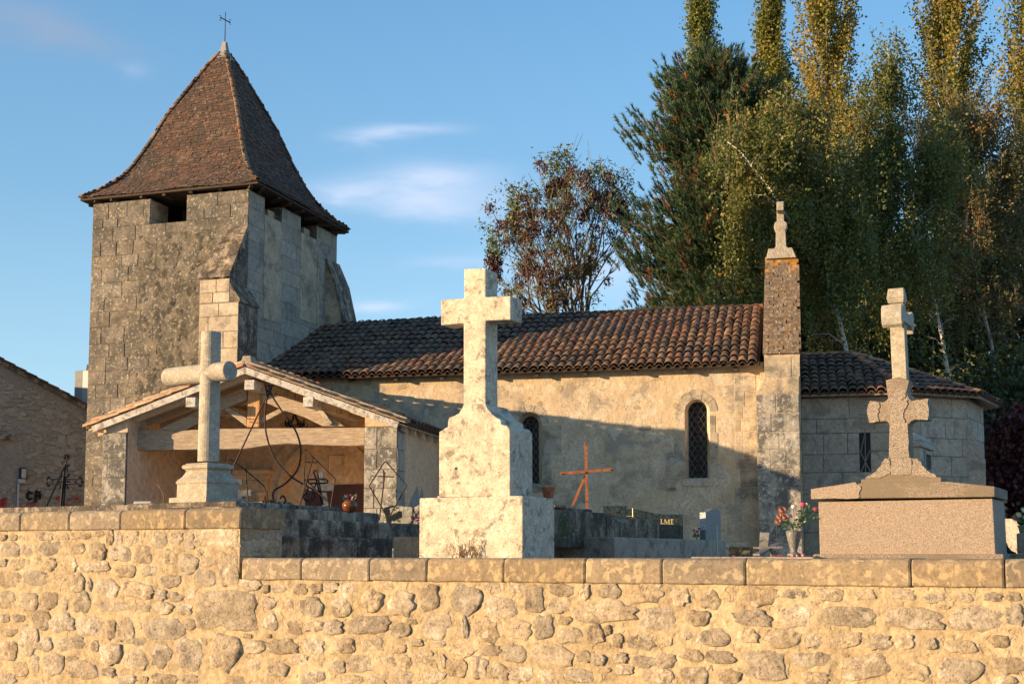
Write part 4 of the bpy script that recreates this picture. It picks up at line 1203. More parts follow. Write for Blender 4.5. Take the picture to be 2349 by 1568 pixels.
# verge: two rows of tiles bedded in mortar, white bargeboard beneath
VT, _ = canal_mesh(M_verge, .44, .085, .07, .014, 'verge_tile')
for sgn, X, z in ((1, PR, zr_), (-1, PL, zl_)):
    lo, hi = FP.P(X, 0, z), FP.P(0, 0, ztop); S = (hi - lo).normalized(); H = (hi - lo).length; al = Vector((FP.v.x, FP.v.y, 0)) * (1 if sgn > 0 else -1)
    N = al.cross(S).normalized()
    for lay, (off, up, nn) in enumerate(((.0, .045, 9), (.10, .125, 9))):
        for k in range(nn):
            o = lo + S * (H / nn * k - .06 + (.17 if lay else 0)) + Vector((FP.v.x, FP.v.y, 0)) * off + N * (up + random.uniform(0, .008)); y = (S - N * .04).normalized(); x = (al - y * al.dot(y)).normalized()
            inst('verge_tile', VT, pr, basis(o, x, y, x.cross(y), (1, H / nn * 1.1 / .44, 1)))
    g = G(); a = [lo + N * .02, hi + N * .02, hi + N * .13, lo + N * .13]; bk_ = [p + Vector((FP.v.x, FP.v.y, 0)) * .2 for p in a]
    fo_ = [p - Vector((FP.v.x, FP.v.y, 0)) * .03 for p in a]; g.add(fo_ + bk_, [(0, 1, 2, 3), (7, 6, 5, 4), (0, 4, 5, 1), (1, 5, 6, 2), (2, 6, 7, 3), (3, 7, 4, 0)])
    build(g, 'mortar_bedding', M_bed, pr)
    g = G(); lo2 = lo + S * .12; a = [lo2 - N * .13, hi - N * .13 - S * .0, hi + N * .0, lo2 + N * .0]; v_ = Vector((FP.v.x, FP.v.y, 0)); g.add([p - v_ * .045 for p in a] + [p - v_ * .005 for p in a], [(0, 1, 2, 3), (7, 6, 5, 4), (0, 4, 5, 1), (1, 5, 6, 2), (2, 6, 7, 3), (3, 7, 4, 0)])
    build(g, 'bargeboard', M_white, pr)
    for k in range(7):
        g = G(); vv = .30 + k * .62; a = FP.P(X * .97, vv, z - (-.03 if 0 else .0) - .055 + (.03 * (ztop - z) / abs(X) * abs(X))); 
        lo_ = FP.P(X * .98, vv, z + .02 * (ztop - z) - .052); hi_ = FP.P(0.001 * sgn, vv, ztop - .052); w2 = v_ * .045; d2 = Vector((0, 0, -.11))
        g.hexa([lo_ + d2, hi_ + d2, hi_ + d2 + w2 * 2, lo_ + d2 + w2 * 2, lo_, hi_, hi_ + w2 * 2, lo_ + w2 * 2]); build(g, 'rafter', M_soffit, pr)
slabR = None
g = G(); c = FP.P(0, .05, ztop + .12); g.frustum(FP, (-.12, .14, -.03, .3), (-.08, .10, 0, .25), ztop + .05, ztop + .24); build(g, 'ridge_knob', M_bed, pr, bevel=.02)
half_tiles(pr, FP.P(0, .3, ztop + .10), FP.P(0, DEP + .6, ztop + .10), 12)
# purlins with white ends
for (x, y, v0) in ((572, 882, -.06), (437, 922, -.06), (707, 921, -.06)):
    u, z = FP.hv(x, y, v0); g = G(); g.box(FP, u - .11, u + .11, v0, DEP, z - .10, z + .10); build(g, 'purlin', M_white, pr, bevel=.01)
    if x != 572:
        s_ = 1 if x > 572 else -1; g = G()
        g.prism(FP, [(u + s_ * .09, z - .10), (u + s_ * .30, z - .38), (u + s_ * .24, z - .42), (u - s_ * .02, z - .10)] if s_ > 0 else [(u + .02, z - .10), (u + .11, z - .34), (u + .02, z - .45), (u - .10, z - .12)], .5, .58); build(g, 'purlin_block', M_white, pr)
# truss
VT_ = .55


def hp(pts, v): return [FP.hv(x, y, v) for x, y in pts]


def timber(name, pts, v0, v1, mat, parent, bev=.012, label=None):
    g = G(); g.prism(FP, hp(pts, v0)[::-1], v0, v1); return build(g, name, mat, parent, bevel=bev)


truss = timber('roof_truss', [(306, 992), (318, 985), (400, 988), (480, 983), (600, 982), (720, 981), (842, 980), (842, 1020), (800, 1022), (720, 1020), (660, 1017), (610, 1021), (560, 1029), (480, 1030), (400, 1031), (310, 1032)], VT_, VT_ + .32, M_beam, church)
truss['label'] = 'weathered grey oak truss under the porch gable'
timber('king_post', [(569, 878), (597, 878), (594, 979), (566, 979)], VT_ - .02, VT_ + .2, M_post, truss)
timber('principal_rafter', [(362, 988), (372, 980), (432, 952), (500, 915), (545, 903), (566, 893), (566, 916), (520, 934), (470, 962), (420, 988)], VT_ + .03, VT_ + .2, M_beam, truss)
timber('principal_rafter', [(597, 893), (640, 907), (700, 925), (745, 945), (790, 977), (740, 977), (700, 957), (650, 940), (597, 918)], VT_ + .03, VT_ + .2, M_beam, truss)
timber('strut', [(513, 938), (522, 932), (566, 958), (566, 978)], VT_ + .04, VT_ + .15, M_beam, truss)
timber('strut', [(650, 932), (662, 937), (594, 974), (594, 960)], VT_ + .04, VT_ + .15, M_beam, truss)
g = G()
for (x, y) in ((570, 886), (604, 884), (570, 960), (612, 885), (578, 968)):
    u, z = FP.hv(x, y, VT_ - .05); g.tube([FP.P(u - .05, VT_ - .04, z + .01), FP.P(u + .07, VT_ - .06, z - .01)], .008, 5)
build(g, 'iron_peg', M_iron, truss)
# side walls and piers
ul0, ul1 = FP.hv(235, 1080, .12)[0], FP.hv(290, 1080, .12)[0]; ur0, ur1 = FP.hv(836, 1080, .12)[0], FP.hv(912, 1080, .12)[0]
zlt = ztop + sL * -ul0 - .19; zrt = ztop + sR * ur1 - .12
g = G(); g.prism(FP, [(ul0, .5), (ul1, .5), (ul1, ztop + sL * -ul1 - .06), (ul0, ztop + sL * -ul0 - .06)], .12, DEP)
pw = build(g, 'porch_wall', M_ochre, church, label='ochre plastered left wall of the porch')
g = G(); g.prism(FP, [(ur0, .5), (ur1, .5), (ur1, ztop + sR * ur1 - .06), (ur0, ztop + sR * ur0 - .06)], .12, DEP + .2)
build(g, 'porch_wall', M_ochre, church, label='buff right wall of the porch with a bare patch')
ztl = FP.hv(262, 979, .12)[1]
z0_ = zlt
g = G(); g.box(FP, ul0, ul1 + .003, .10, .14, 1.2, z0_); build(g, 'pier_facing', M_towermortar, pw); g = G(); g.box(FP, ur0 - .003, ur1 + .004, .10, .6, 1.2, ztop + sR * ur1 - .09)
pier = build(g, 'pier_facing', M_towermortar, pw)
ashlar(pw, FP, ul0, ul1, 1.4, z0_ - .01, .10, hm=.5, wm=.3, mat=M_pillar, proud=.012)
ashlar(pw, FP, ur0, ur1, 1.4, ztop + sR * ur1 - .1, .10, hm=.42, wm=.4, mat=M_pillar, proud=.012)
FPs = FP.side(ur1 + .004, .10); ashlar(pw, FPs, 0, .5, 1.4, ztop + sR * ur1 - .2, 0, hm=.42, wm=.32, mat=M_apse, proud=.010)
# exposed patch on the outer flank
FPo = FP.side(ur1)
g = G(); n = 26; pth = []
for k in range(n): a = 2 * math.pi * k / n; pth.append((1.55 + .75 * math.cos(a) * (1 + .2 * noise.noise((k * .8, 2, 1))), 2.25 + .75 * math.sin(a) * (1 + .3 * noise.noise((k * .9, 5, 1)))))
g.prism(FPo, pth, -.006, .01); build(g, 'bare_patch', M_conc, pw)
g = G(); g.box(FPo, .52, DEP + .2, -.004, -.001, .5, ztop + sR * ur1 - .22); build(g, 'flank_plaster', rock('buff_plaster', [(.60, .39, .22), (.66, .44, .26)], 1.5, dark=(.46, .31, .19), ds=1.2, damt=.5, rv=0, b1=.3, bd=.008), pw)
# back wall with arches and door
_c = FT.P(ub1, VB, 0); VBK = (Vector((_c.x, _c.y)) - FP.o).dot(FP.v) - .32; print('VBK', VBK)
g = G(); g.prism(FP, [(ul1, .5), (ur0, .5), (ur0, ztop + sR * ur0 - .1), (0, ztop - .06), (ul1, ztop + sL * -ul1 - .1)], VBK, VBK + .25)
build(g, 'back_wall', M_ochre, pw)


def ring(g, fr, cu_, cz, r0, r1, v0, v1, t0=0, t1=math.pi, n=20):
    ts = np.linspace(t0, t1, n); ol = [(cu_ + r1 * math.cos(t), cz + r1 * math.sin(t)) for t in ts] + [(cu_ + r0 * math.cos(t), cz + r0 * math.sin(t)) for t in ts[::-1]]
    g.prism(fr, ol, v0, v1)


ucn, ztp = FP.hv(757, 1022, VBK); urn, _ = FP.hv(857, 1022, VBK); rI = urn - ucn; czn = ztp - rI
g = G(); ring(g, FP, ucn, czn, rI, rI + .16, VBK - .13, VBK - .001); ring(g, FP, ucn, czn, rI + .17, rI + .46, VBK - .06, VBK - .001)
g.box(FP, ucn - rI - .16, ucn - rI, VBK - .13, VBK - .001, 1.0, czn - .001); g.box(FP, ucn - rI - .46, ucn - rI - .17, VBK - .06, VBK - .001, 1.0, czn - .001)
build(g, 'arch_moulding', M_ochre, pw)
g = G(); a, z_t = FP.hv(648, 1077, VBK - .1); b_, z_b = FP.hv(500, 1100, VBK - .1)
g.box(FP, b_ - 1.0, a - .25, VBK - .28, VBK, z_t - .10, z_t); g.box(FP, b_ - 1.0, a - .3, VBK - .22, VBK, z_t - .22, z_t - .101); g.box(FP, b_ - 1.0, a - .35, VBK - .14, VBK, z_t - .5, z_t - .221)
g.lathe(FP.P(a - .5, VBK - .15, 0), [(.09, 1.0), (.09, z_t - .62), (.13, z_t - .58), (.13, z_t - .501)], 12)
build(g, 'side_altar', M_ochre, pw, bevel=.01)
ud0, ud1 = FP.hv(701, 1130, VBK)[0], ur0 - .02; zd = FP.hv(786, 1110, VBK)[1]; zs_ = FP.hv(701, 1123, VBK)[1]
ts = np.linspace(0, math.pi, 12); cd_ = (ud0 + ud1) / 2; hw = (ud1 - ud0) / 2
ol = [(ud0, 1.0), (ud1, 1.0)] + [(cd_ + hw * math.cos(t), zs_ + (zd - zs_) * math.sin(t)) for t in ts]
g = G(); g.prism(FP, ol, VBK - .02, VBK); dr = build(g, 'door', M_door, pw)
g = G()
for k in range(1, 6): u = ud0 + (ud1 - ud0) * k / 6; g.box(FP, u - .008, u + .008, VBK - .028, VBK - .021, 1.0, zs_)
for z in np.arange(1.4, zs_, .35):
    for k in range(11): u = ud0 + (ud1 - ud0) * (k + .5) / 11; g.box(FP, u - .02, u + .02, VBK - .035, VBK - .021, z - .02, z + .02)
build(g, 'door_studs', M_door, dr)
g = G(); a, z_ = FP.hv(756, 1060, VBK); b_, _ = FP.hv(806, 1060, VBK); zt2 = FP.hv(780, 1045, VBK)[1]; zb2 = FP.hv(780, 1090, VBK)[1]
for (p0, p1) in (((a, zb2), (a, zt2)), ((b_ - .15, zb2), (b_ - .15, zt2)), ((a, zt2), (b_ - .15, zt2))): g.tube([FP.P(p0[0], VBK - .01, p0[1]), FP.P(p1[0], VBK - .01, p1[1])], .018, 6)
build(g, 'niche_moulding', M_ochre, pw)
g = G(); g.box(FP, ul1, ur0, .12, DEP, .8, GZ + .12); build(g, 'porch_floor', M_pale, church)
# chandelier
ch = FP.hv(676, 968, 1.8); c = FP.P(ch[0], 1.8, ch[1])
g = G(); ztc = FP.hv(676, 930, 1.8)[1]; g.tube([FP.P(ch[0], 1.8, ztop - .3), FP.P(ch[0], 1.8, ztc - .12)], .008, 5)
rr_ = .20
g.tube([c + Vector((rr_ * math.cos(a), rr_ * math.sin(a), -.08)) for a in np.linspace(0, 6.283, 17)], .014, 6)
for k in range(6):
    a = k * math.pi / 3; e = Vector((math.cos(a), math.sin(a), 0))
    g.tube([FP.P(ch[0], 1.8, ztc - .12), c + e * .06 + Vector((0, 0, .06)), c + e * .15 + Vector((0, 0, 0)), c + e * rr_ + Vector((0, 0, -.08)), c + e * .27 + Vector((0, 0, -.10)), c + e * .29 + Vector((0, 0, -.04)), c + e * .25 + Vector((0, 0, -.02))], .009, 5)
    g.lathe(c + e * .2, [(.025, -.07), (.03, -.02), (.018, -.02), (.018, .05)], 7)
build(g, 'chandelier', M_blackiron, None, label='small black wrought iron chandelier hanging inside the porch', category='lamp') if False else None
cho = build(g, 'chandelier', M_blackiron); props(cho, 'small black wrought iron chandelier hanging from the porch roof behind the beam', 'chandelier')
for k, (pp, mm, gg) in STUFF.items(): build(gg, 'stones', mm, pp, fix=False, kind='stuff')
# ------------------------------------------------------------------ monuments behind the wall
random.seed(21)


def depth_point(fr, px, Y):
    """frame v-coordinate of the plane through the point seen at px at distance Y"""
    p = at(px, 1200, Y); d = Vector((p.x, p.y)) - fr.o
    return d.dot(fr.u), d.dot(fr.v)


def corner_box(g, fr, px, Y, pl, pr, y0, zb, ybot=None):
    """box whose near vertical edge is seen at px: front face reaches left to pl, right face reaches right to pr, top at y0"""
    u1, v0 = depth_point(fr, px, Y); u0 = fr.hv(pl, y0, v0)[0]; v1 = fr.side(u1, 0).hv(pr, y0, 0)[0]; z1 = fr.hv(px, y0, v0)[1]
    z0 = zb if ybot is None else fr.hv(px, ybot, v0)[1]
    g.box(fr, u0, u1, v0, v1, z0, z1)
    return u0, u1, v0, v1, z1


# ---- large white cross
Yc = 10.78
uq, vq = depth_point(FW, 1199, Yc)
bc = thing('grave_cross', 'tall pale limestone cross on a stepped pedestal behind the middle of the low wall', 'cross', FW.P(uq - .5, vq + .3, 1.2))
g = G(); q0 = corner_box(g, FW, 1199, Yc, 962, 1272, 1136, 1.2); build(g, 'plinth', M_concross, bc, bevel=.010)
dp = q0[3] - q0[2]
fr_in = .07
v0 = vq + fr_in; H = lambda x, y: FW.hv(x, y, v0)
pts = [H(1007, 1140), H(1170, 1140), H(1170, 985), H(1163, 976), H(1150, 973), H(1149, 962), H(1140, 958), H(1128, 948), H(1118, 936), H(1114, 926), H(1063, 926), H(1060, 936), H(1052, 947), H(1042, 953), H(1030, 957), H(1027, 968), H(1027, 978), H(1007, 990)]
dd_ = dp - 2 * fr_in - .02
g = G(); g.prism(FW, [(a, max(b, q0[4])) for a, b in pts], v0, v0 + dd_ * .95); build(g, 'pedestal', M_concross, bc, bevel=.008)
v0 = vq + fr_in + .03
pts = [H(1063, 930), H(1114, 930), H(1114, 735), H(1171, 733), H(1171, 678), H(1114, 681), H(1114, 615), H(1064, 616), H(1064, 684), H(1011, 687), H(1011, 746), H(1063, 741)]
sd = FW.side(0)
wd = FW.side(pts[4][0], 0).hv(1199, 700)[0] - FW.side(pts[4][0], 0).hv(1171, 700)[0]
u5 = H(1114, 800)[0]; wd = FW.side(u5, 0).hv(1142, 800)[0] - v0
print('cross thickness', wd)
g = G(); g.prism(FW, pts, v0, v0 + max(.18, min(wd, .36))); build(g, 'cross', M_concross, bc, bevel=.010)
uh, zh = FW.hv(1046, 1074, vq + fr_in - .002); g = G(); g.tube([FW.P(uh, vq + fr_in - .004, zh), FW.P(uh, vq + fr_in + .01, zh)], .012, 8); build(g, 'peg_hole_disc', M_blackiron, bc)  # flat black disc painted as the shade inside a hole

# dry weed at its foot
g = G(); base = FW.hv(1075, 1272, vq - .05)
for k in range(26):
    x = base[0] + random.uniform(-.16, .13); p = FW.P(x, vq - .04 + random.uniform(-.015, .02), 1.58); pth = [p]; lean = random.uniform(-.06, .06)
    hgt = random.uniform(.10, .27)
    for j in range(4): p = p + Vector((lean + random.uniform(-.018, .018), random.uniform(-.008, .006), hgt / 4 * (1.3 if j < 2 else .9))) * (.8); pth.append(p)
    g.tube(pth, [.0022, .0009], 3)
    for j in range(3):
        q_ = pth[random.randint(1, 3)]; g.tube([q_, q_ + Vector((random.uniform(-.04, .04), random.uniform(-.01, .005), random.uniform(.01, .05)))], [.0014, .003], 3)
o = build(g, 'dry_weed', M_leafdry); props(o, 'thin dry brown weeds growing at the foot of the tall pale cross', 'plant')

# ---- stepped blackened tombs left of it
st_ = thing('stepped_tomb', 'long blackened stone tomb in four steps between the raised wall and the tall pale cross', 'tomb', FW.P(-.6, 2, 1.1))


def ledge(parent, u, pxe, ye, v0, u0, zb, name='slab', mat=M_ledge, joints=(), bev=.022, v1m=None):
    F_ = FW.side(u, 0); v1, z = F_.hv(pxe, ye); cuts = [v0] + [F_.hv(x, ye)[0] for x in joints] + [v1]
    for a, b in zip(cuts[:-1], cuts[1:]):
        g = G(); g.box(FW, u0, u, a, b - .006, zb, z - random.uniform(0, .006)); build(g, name, mat, parent, bevel=bev)
    return v1, z


u4 = -.10
e4 = ledge(st_, -.12, 903, 1233.5, .62, -1.3, 1.1, joints=(822,))
e3 = ledge(st_, -.32, 965, 1200, .62, -1.3, e4[1] - .1, joints=(690, 838))
e2 = ledge(st_, -.52, 872, 1176, .62, -1.6, e3[1] - .1, joints=(752,))
e1 = ledge(st_, -.80, 784, 1161.5, .9, -2.2, e2[1] - .1, joints=(560, 682))
print('ledges', e1, e2, e3, e4)
g = G(); q = corner_box(g, FW, 958, 12.15, 902, 966, 1230.5, 1.1); o = build(g, 'kerb_block', M_ledge2, bevel=.008); props(o, 'small grey concrete block left of the tall pale cross base', 'block')
# ---- right group
rt = thing('stone_tomb', 'dark streaked double slab tomb to the right of the tall pale cross', 'tomb', FW.P(2.2, 2, 1.1))
g = G(); qa = corner_box(g, FW, 1410, 12.3, 1262, 1665, 1231, 1.1); build(g, 'lower_slab', M_ledge2, rt, bevel=.01)
uA, vA = qa[1], qa[2]
uB = uA - .32
FB = FW.side(uB, 0); vb1, zb1 = FB.hv(1391, 1176); vb2_, zb2_ = FB.hv(1512, 1191); vb0 = FB.hv(1262, 1172)[0]
g = G(); g.box(FW, uB - .8, uB, vb0 - .1, vb1, qa[4] - .1, zb1); build(g, 'upper_slab', M_ledge, rt, bevel=.012)
g = G(); nn = 22; vs = []
for i in range(nn):
    v = vb1 + .004 + (vb2_ - vb1) * i / (nn - 1); chip = .05 * math.exp(-((i - 6) / 3.0) ** 2) + .012 * noise.noise((i * .7, 2, 2))
    z = zb2_ + (zb1 - zb2_) * .0
    for (u, zz) in ((uB - .8, qa[4] - .1), (uB, qa[4] - .1), (uB, z - chip * 1.2), (uB - .06 - chip, z + .008 * noise.noise((i, 5, 1))), (uB - .8, z)): vs.append(FW.P(u, v, zz))
g.add(vs, [(i * 5 + k, i * 5 + (k + 1) % 5, (i + 1) * 5 + (k + 1) % 5, (i + 1) * 5 + k) for i in range(nn - 1) for k in range(5)] + [tuple(range(5)), tuple(range((nn - 1) * 5, nn * 5))])
build(g, 'broken_slab', M_ledge, rt)
g = G(); m = FW.P(q0[1] + .03, q0[3] + .1, 1.9)
for k in range(60):
    p = m + Vector((random.uniform(-.02, .03), random.uniform(-.02, .05), random.uniform(-.10, .06))); d = Vector((random.uniform(-1, 1), random.uniform(-1, .2), random.uniform(-.6, .8))).normalized() * .025
    g.add([p, p + d, p + d + Vector((.008, 0, .012)), p + Vector((.006, 0, .014))], [(0, 1, 2, 3)])
o = build(g, 'fern_tuft', M_leaf, fix=False); props(o, 'small green tuft growing in the joint right of the cross plinth', 'plant')
# slates and the rusty cross they carry
FBl = FB
for (x0, x1, y0, y1, uu, nm) in ((1273, 1322, 1161, 1169, -.05, 'a'), (1300, 1358, 1166, 1174, .0, 'b')):
    F_ = FW.side(uB + uu - .1, 0); v0_, z0_ = F_.hv(x0, y1); v1_, z1_ = F_.hv(x1, y1)
    g = G(); zt_ = F_.hv(x0, y0)[1]; zt_ = zb1 + .055 if nm == 'a' else zb1 + .03
    g.box(FW, uB - .45 + uu, uB - .1 + uu, v0_, v1_, zb1 + (.031 if nm == 'a' else .002), zt_)
    o = build(g, 'slate_slab', M_ledge, bevel=.004); props(o, 'thin dark slate lying on the tomb %s' % ('under the terracotta pot side, upper one' if nm == 'a' else 'under the foot of the rusty iron cross, lower one'), 'slab')
Yr = at(1340, 1150, 13.2)
u_, v_ = depth_point(FW, 1345, 13.2)
v_ = FB.hv(1345, 1170)[0]; u_ = uB - .25
prc = FW.P(u_, v_, 0); Yr = prc.y + .1
zb_ = zb1 + .05
rc = thing('rusty_cross', 'bright rust flat iron cross with a back stay standing on the dark slab', 'cross', (prc.x, prc.y, zb_))
A = lambda x, y, dY=0: at(x, y, Yr + dY)
def flat_bar(parent, name, a, b, w, th, mat):
    d = (b - a).normalized(); yv = Vector((0, 1, 0)); x = d.cross(yv).normalized(); y = x.cross(d)
    g = G(); g.hexa([a - x * w - y * th, a + x * w - y * th, a + x * w + y * th, a - x * w + y * th, b - x * w - y * th, b + x * w - y * th, b + x * w + y * th, b - x * w + y * th]); return build(g, name, mat, parent)
flat_bar(rc, 'upright', A(1347, 1168), A(1343.5, 1013), .0135, .005, M_rust)
flat_bar(rc, 'crossbar', A(1284, 1086, -.015) + Vector((0, 0, 0)), A(1406, 1076, -.015), .0135, .005, M_rust)
flat_bar(rc, 'stay', A(1343, 1090, .02), A(1311, 1165, .35), .012, .005, M_rust)
for (x, y) in ((1344, 1018), (1289, 1086), (1402, 1077), (1346, 1150), (1345, 1083)):
    g = G(); c = A(x, y, -.03); g.tube([c, c + Vector((0, .02, 0))], .007, 7); build(g, 'bolt', M_iron, rc)
# terracotta pot on the plinth corner
g = G(); pc = at(1258, 1140, 11.22); zt_ = q0[4]; s = 11.22 / FPX
pc = Vector((pc.x, pc.y, zt_ + .002))
g.lathe(pc, [(10.5 * s, 0), (15.5 * s, 24 * s * .82), (17 * s, 24 * s * .84), (17 * s, 24 * s), (14.5 * s, 24 * s), (13 * s, 18 * s)], 20)
pt = build(g, 'flower_pot', M_terra, smooth=False); props(pt, 'empty terracotta pot on the plinth of the tall pale cross', 'pot')
g = G()
for k in range(3):
    g.tube([pc + Vector((random.uniform(-.02, .02), -13.5 * s, 10 * s)) + Vector((.012 * math.cos(t), -.002, .014 * math.sin(t))) for t in np.linspace(k, k + 4, 7)], .003, 4)
build(g, 'relief_rosette', M_terra, pt)
# LME headstone
Yh = 14.4
ue, ve = depth_point(FW, 1480, Yh)
FH = Fr(at(1480, 1200, Yh).x, Yh, 3)
hp_ = [FH.hv(x, y) for x, y in ((1383, 1290), (1383, 1160), (1437, 1158), (1437, 1167), (1458, 1167), (1475, 1170), (1490, 1174), (1503, 1177), (1525, 1179), (1557, 1179), (1560, 1290))]
hs = thing('headstone', 'polished black granite headstone with stepped curved top and gold letters LME', 'headstone', FH.P(0, 0, 1.2))
g = G(); g.prism(FH, hp_, 0, .16); build(g, 'granite_slab', M_black, hs, bevel=.004)
g = G(); a, z1_l = FH.hv(1557, 1179); g.box(FH, a + .002, a + .045, -.004, .16, 1.2, z1_l); build(g, 'edge', M_black, hs, bevel=.003)
def letters(txt, fr, u, z, h, v, parent, mat):
    t = h * .16; s = h * .09; th = .004
    for ch in txt:
        g = G()
        def bx(a, b, c, d): g.box(fr, u + a, u + b, v - th, v, z + c, z + d)
        if ch == 'L': bx(t * .6, t * 1.6, 0, h); bx(0, h * .6, 0, s * 2.4); bx(h * .5, h * .58, 0, h * .3); bx(0, t * 2.2, h - s, h); w = h * .72
        if ch == 'M':
            bx(t * .4, t * .9, 0, h); bx(h * .85, h * .85 + t, 0, h); bx(0, t * 1.5, 0, s); bx(h * .72, h * 1.08, 0, s)
            g.prism(fr, [(u + t * .4, z + h), (u + t * 1.5, z + h), (u + h * .56, z + h * .12), (u + h * .46, z)], v - th, v); g.prism(fr, [(u + h * .46, z), (u + h * .54, z), (u + h * .95, z + h), (u + h * .86, z + h)], v - th, v); w = h * 1.2
        if ch == 'E': bx(t * .6, t * 1.6, 0, h); bx(0, h * .55, 0, s * 1.5); bx(0, h * .55, h - s * 1.5, h); bx(t, h * .42, h * .46, h * .48 + s); bx(h * .5, h * .56, 0, h * .24); bx(h * .5, h * .56, h * .76, h); bx(h * .38, h * .43, h * .38, h * .66); w = h * .7
        build(g, 'gold_letter', mat, parent); u += w
a, z_ = FH.hv(1515, 1202); _, z2 = FH.hv(1515, 1190); letters('LME', FH, a, z_, z2 - z_, -.001, hs, M_gold)
g = G(); a, z_ = FH.hv(1451, 1181, -.02); g.box(FH, a - .003, a + .003, -.03, -.02, z_ - .0, z_ + .07); g.box(FH, a - .045, a + .01, -.03, -.02, z_ - .005, z_ + .001)
g = G(); cpt = [FW.P(uB - .05, vb1 + .1, zb2_ + .002), FW.P(uB - .05, vb1 + .1, zb2_ + .07)]
g.tube([FH.P(a, -.05, z_ - .02), FH.P(a, -.05, z_ + .075)], .003, 4); g.tube([FH.P(a - .07, -.05, z_ - .01), FH.P(a + .01, -.05, z_ - .01)], .003, 4)
build(g, 'gold_ornament', M_gold, hs)
# grey granite headstone with ogee top
Yg = 14.6; ug, vg_ = depth_point(FW, 1619, Yg); FS = FW.side(ug, vg_)
hp2 = [FS.hv(x, y) for x, y in ((1619, 1290), (1619, 1174), (1625, 1173), (1630, 1170), (1635, 1166), (1641, 1165.5), (1647, 1168), (1652, 1173), (1653.5, 1178), (1654, 1290))]
g = G(); thk = ug - FW.hv(1605.6, 1200, vg_)[0]; g.prism(FS, hp2, 0, thk)
gh = thing('headstone', 'small grey granite headstone with a rounded ogee top beside the pink flowers', 'headstone', FS.P(.1, .05, 1.2)); build(g, 'granite_slab', M_greygran, gh, bevel=.003)
g = G(); g.prism(FW, [(ug - thk, 1.2), (ug, 1.2), (ug, hp2[1][1] - .002), (ug - thk, hp2[1][1] - .002)], vg_ - .003, vg_ - .001); build(g, 'rough_side', M_lightgran, gh)
g = G(); a, z_ = FS.hv(1645, 1232, -.03); g.tube([FS.P(a, -.03, z_ - .2), FS.P(a, -.03, z_ + .13)], .004, 6); o = build(g, 'candle', M_wpetal); props(o, 'thin white candle standing in front of the grey ogee headstone', 'candle')


# ---- flowers
def blossom(g, c, r, n=14, up=Vector((0, -.6, .8)), layers=2):
    up = up.normalized(); a = up.orthogonal().normalized(); b = up.cross(a)
    for L in range(layers):
        for k in range(n):
            t = 2 * math.pi * (k + .5 * L) / n; d = (a * math.cos(t) + b * math.sin(t)); tip = c + d * r * (1 - .22 * L) + up * r * (.15 + .35 * L); sd_ = up.cross(d) * r * .16
            g.add([c, c + d * r * .5 + sd_ + up * r * .1, tip, c + d * r * .5 - sd_ + up * r * .1], [(0, 1, 2, 3)])


def rose(g, c, r):
    g.lathe(c, [(r * .3, -r * .7), (r * .8, -r * .2), (r, r * .4), (r * .8, r * .9), (r * .55, r * .7)], 9)
    g.lathe(c, [(r * .3, -r * .2), (r * .55, r * .6), (r * .3, r * .95)], 7)


def leaf(g, c, d, L, W):
    d = d.normalized(); s_ = d.cross(Vector((0, -1, .4))).normalized() * W; up = Vector((0, 0, L * .08))
    g.add([c, c + d * L * .35 + s_ + up, c + d * L, c + d * L * .35 - s_ + up], [(0, 1, 2, 3)])


def bouquet(name, label, cat, pos):
    return thing(name, label, cat, pos)


Yp = 14.55
pk = bouquet('flower_bunch', 'three small bright pink flowers left of the grey headstone', 'flowers', at(1597, 1233, Yp))
g = G()
for (x, y) in ((1591.5, 1216.5), (1599, 1219), (1604, 1213)): blossom(g, at(x, y, Yp), .022, 12, layers=3); 
build(g, 'blossoms', M_pink, pk, fix=False)
g = G()
for (x, y) in ((1591.5, 1216.5), (1599, 1219), (1604, 1213)): g.tube([at(x, y, Yp), at(1598, 1240, Yp)], .003, 4)
for k in range(9): leaf(g, at(1597, 1230, Yp), Vector((random.uniform(-1, 1), -.2, random.uniform(-.1, .8))), .06, .008)
build(g, 'leaves', M_leaf, pk, fix=False)

# vase of flowers
Yv = 10.35; s = Yv / FPX; c = at(1821.5, 1268, Yv)
vs_ = bouquet('flower_vase', 'black and white terrazzo vase with dahlias and roses left of the pebbledash tomb', 'vase', c)
g = G(); g.lathe(c, [(16 * s, -7 * s), (16 * s, -1 * s), (9 * s, 1 * s), (7.5 * s, 5 * s), (10.5 * s, 16 * s), (15 * s, 32 * s), (17 * s, 44 * s), (17.2 * s, 50.5 * s), (15.5 * s, 50.5 * s), (14.5 * s, 44 * s)], 24)
build(g, 'bowl', M_vase, vs_, smooth=True)
B = lambda x, y, dY=0: at(1634.5 + x * .10986, 1135.5 + y * .10986, Yv + dY)
g = G()
for (x, y, r) in ((1440, 330, 110), (1500, 465, 100), (1360, 560, 80), (1390, 440, 70), (1640, 440, 50)): blossom(g, B(x, y, -.02), r * .10986 * s, 18, layers=3, up=Vector((random.uniform(-.4, .3), -.8, .5)))
build(g, 'dahlias', M_opetal, vs_, fix=False)
g = G(); rose(g, B(1690, 250), 50 * .10986 * s); build(g, 'white_rose', M_wpetal, vs_); g = G(); rose(g, B(1960, 195), 40 * .10986 * s); build(g, 'white_rose', M_wpetal, vs_)
g = G(); rose(g, B(1885, 205), 55 * .10986 * s); rose(g, B(2150, 290), 50 * .10986 * s); build(g, 'red_rose', M_pink, vs_)
g = G()
for (x, y) in ((1690, 280), (1885, 240), (1950, 240), (2140, 330), (1500, 480), (1440, 350), (1360, 580)): g.tube([B(x, y), B((x + 1730) / 2, 560), B(1720, 760)], .0022, 4)
random.seed(3)
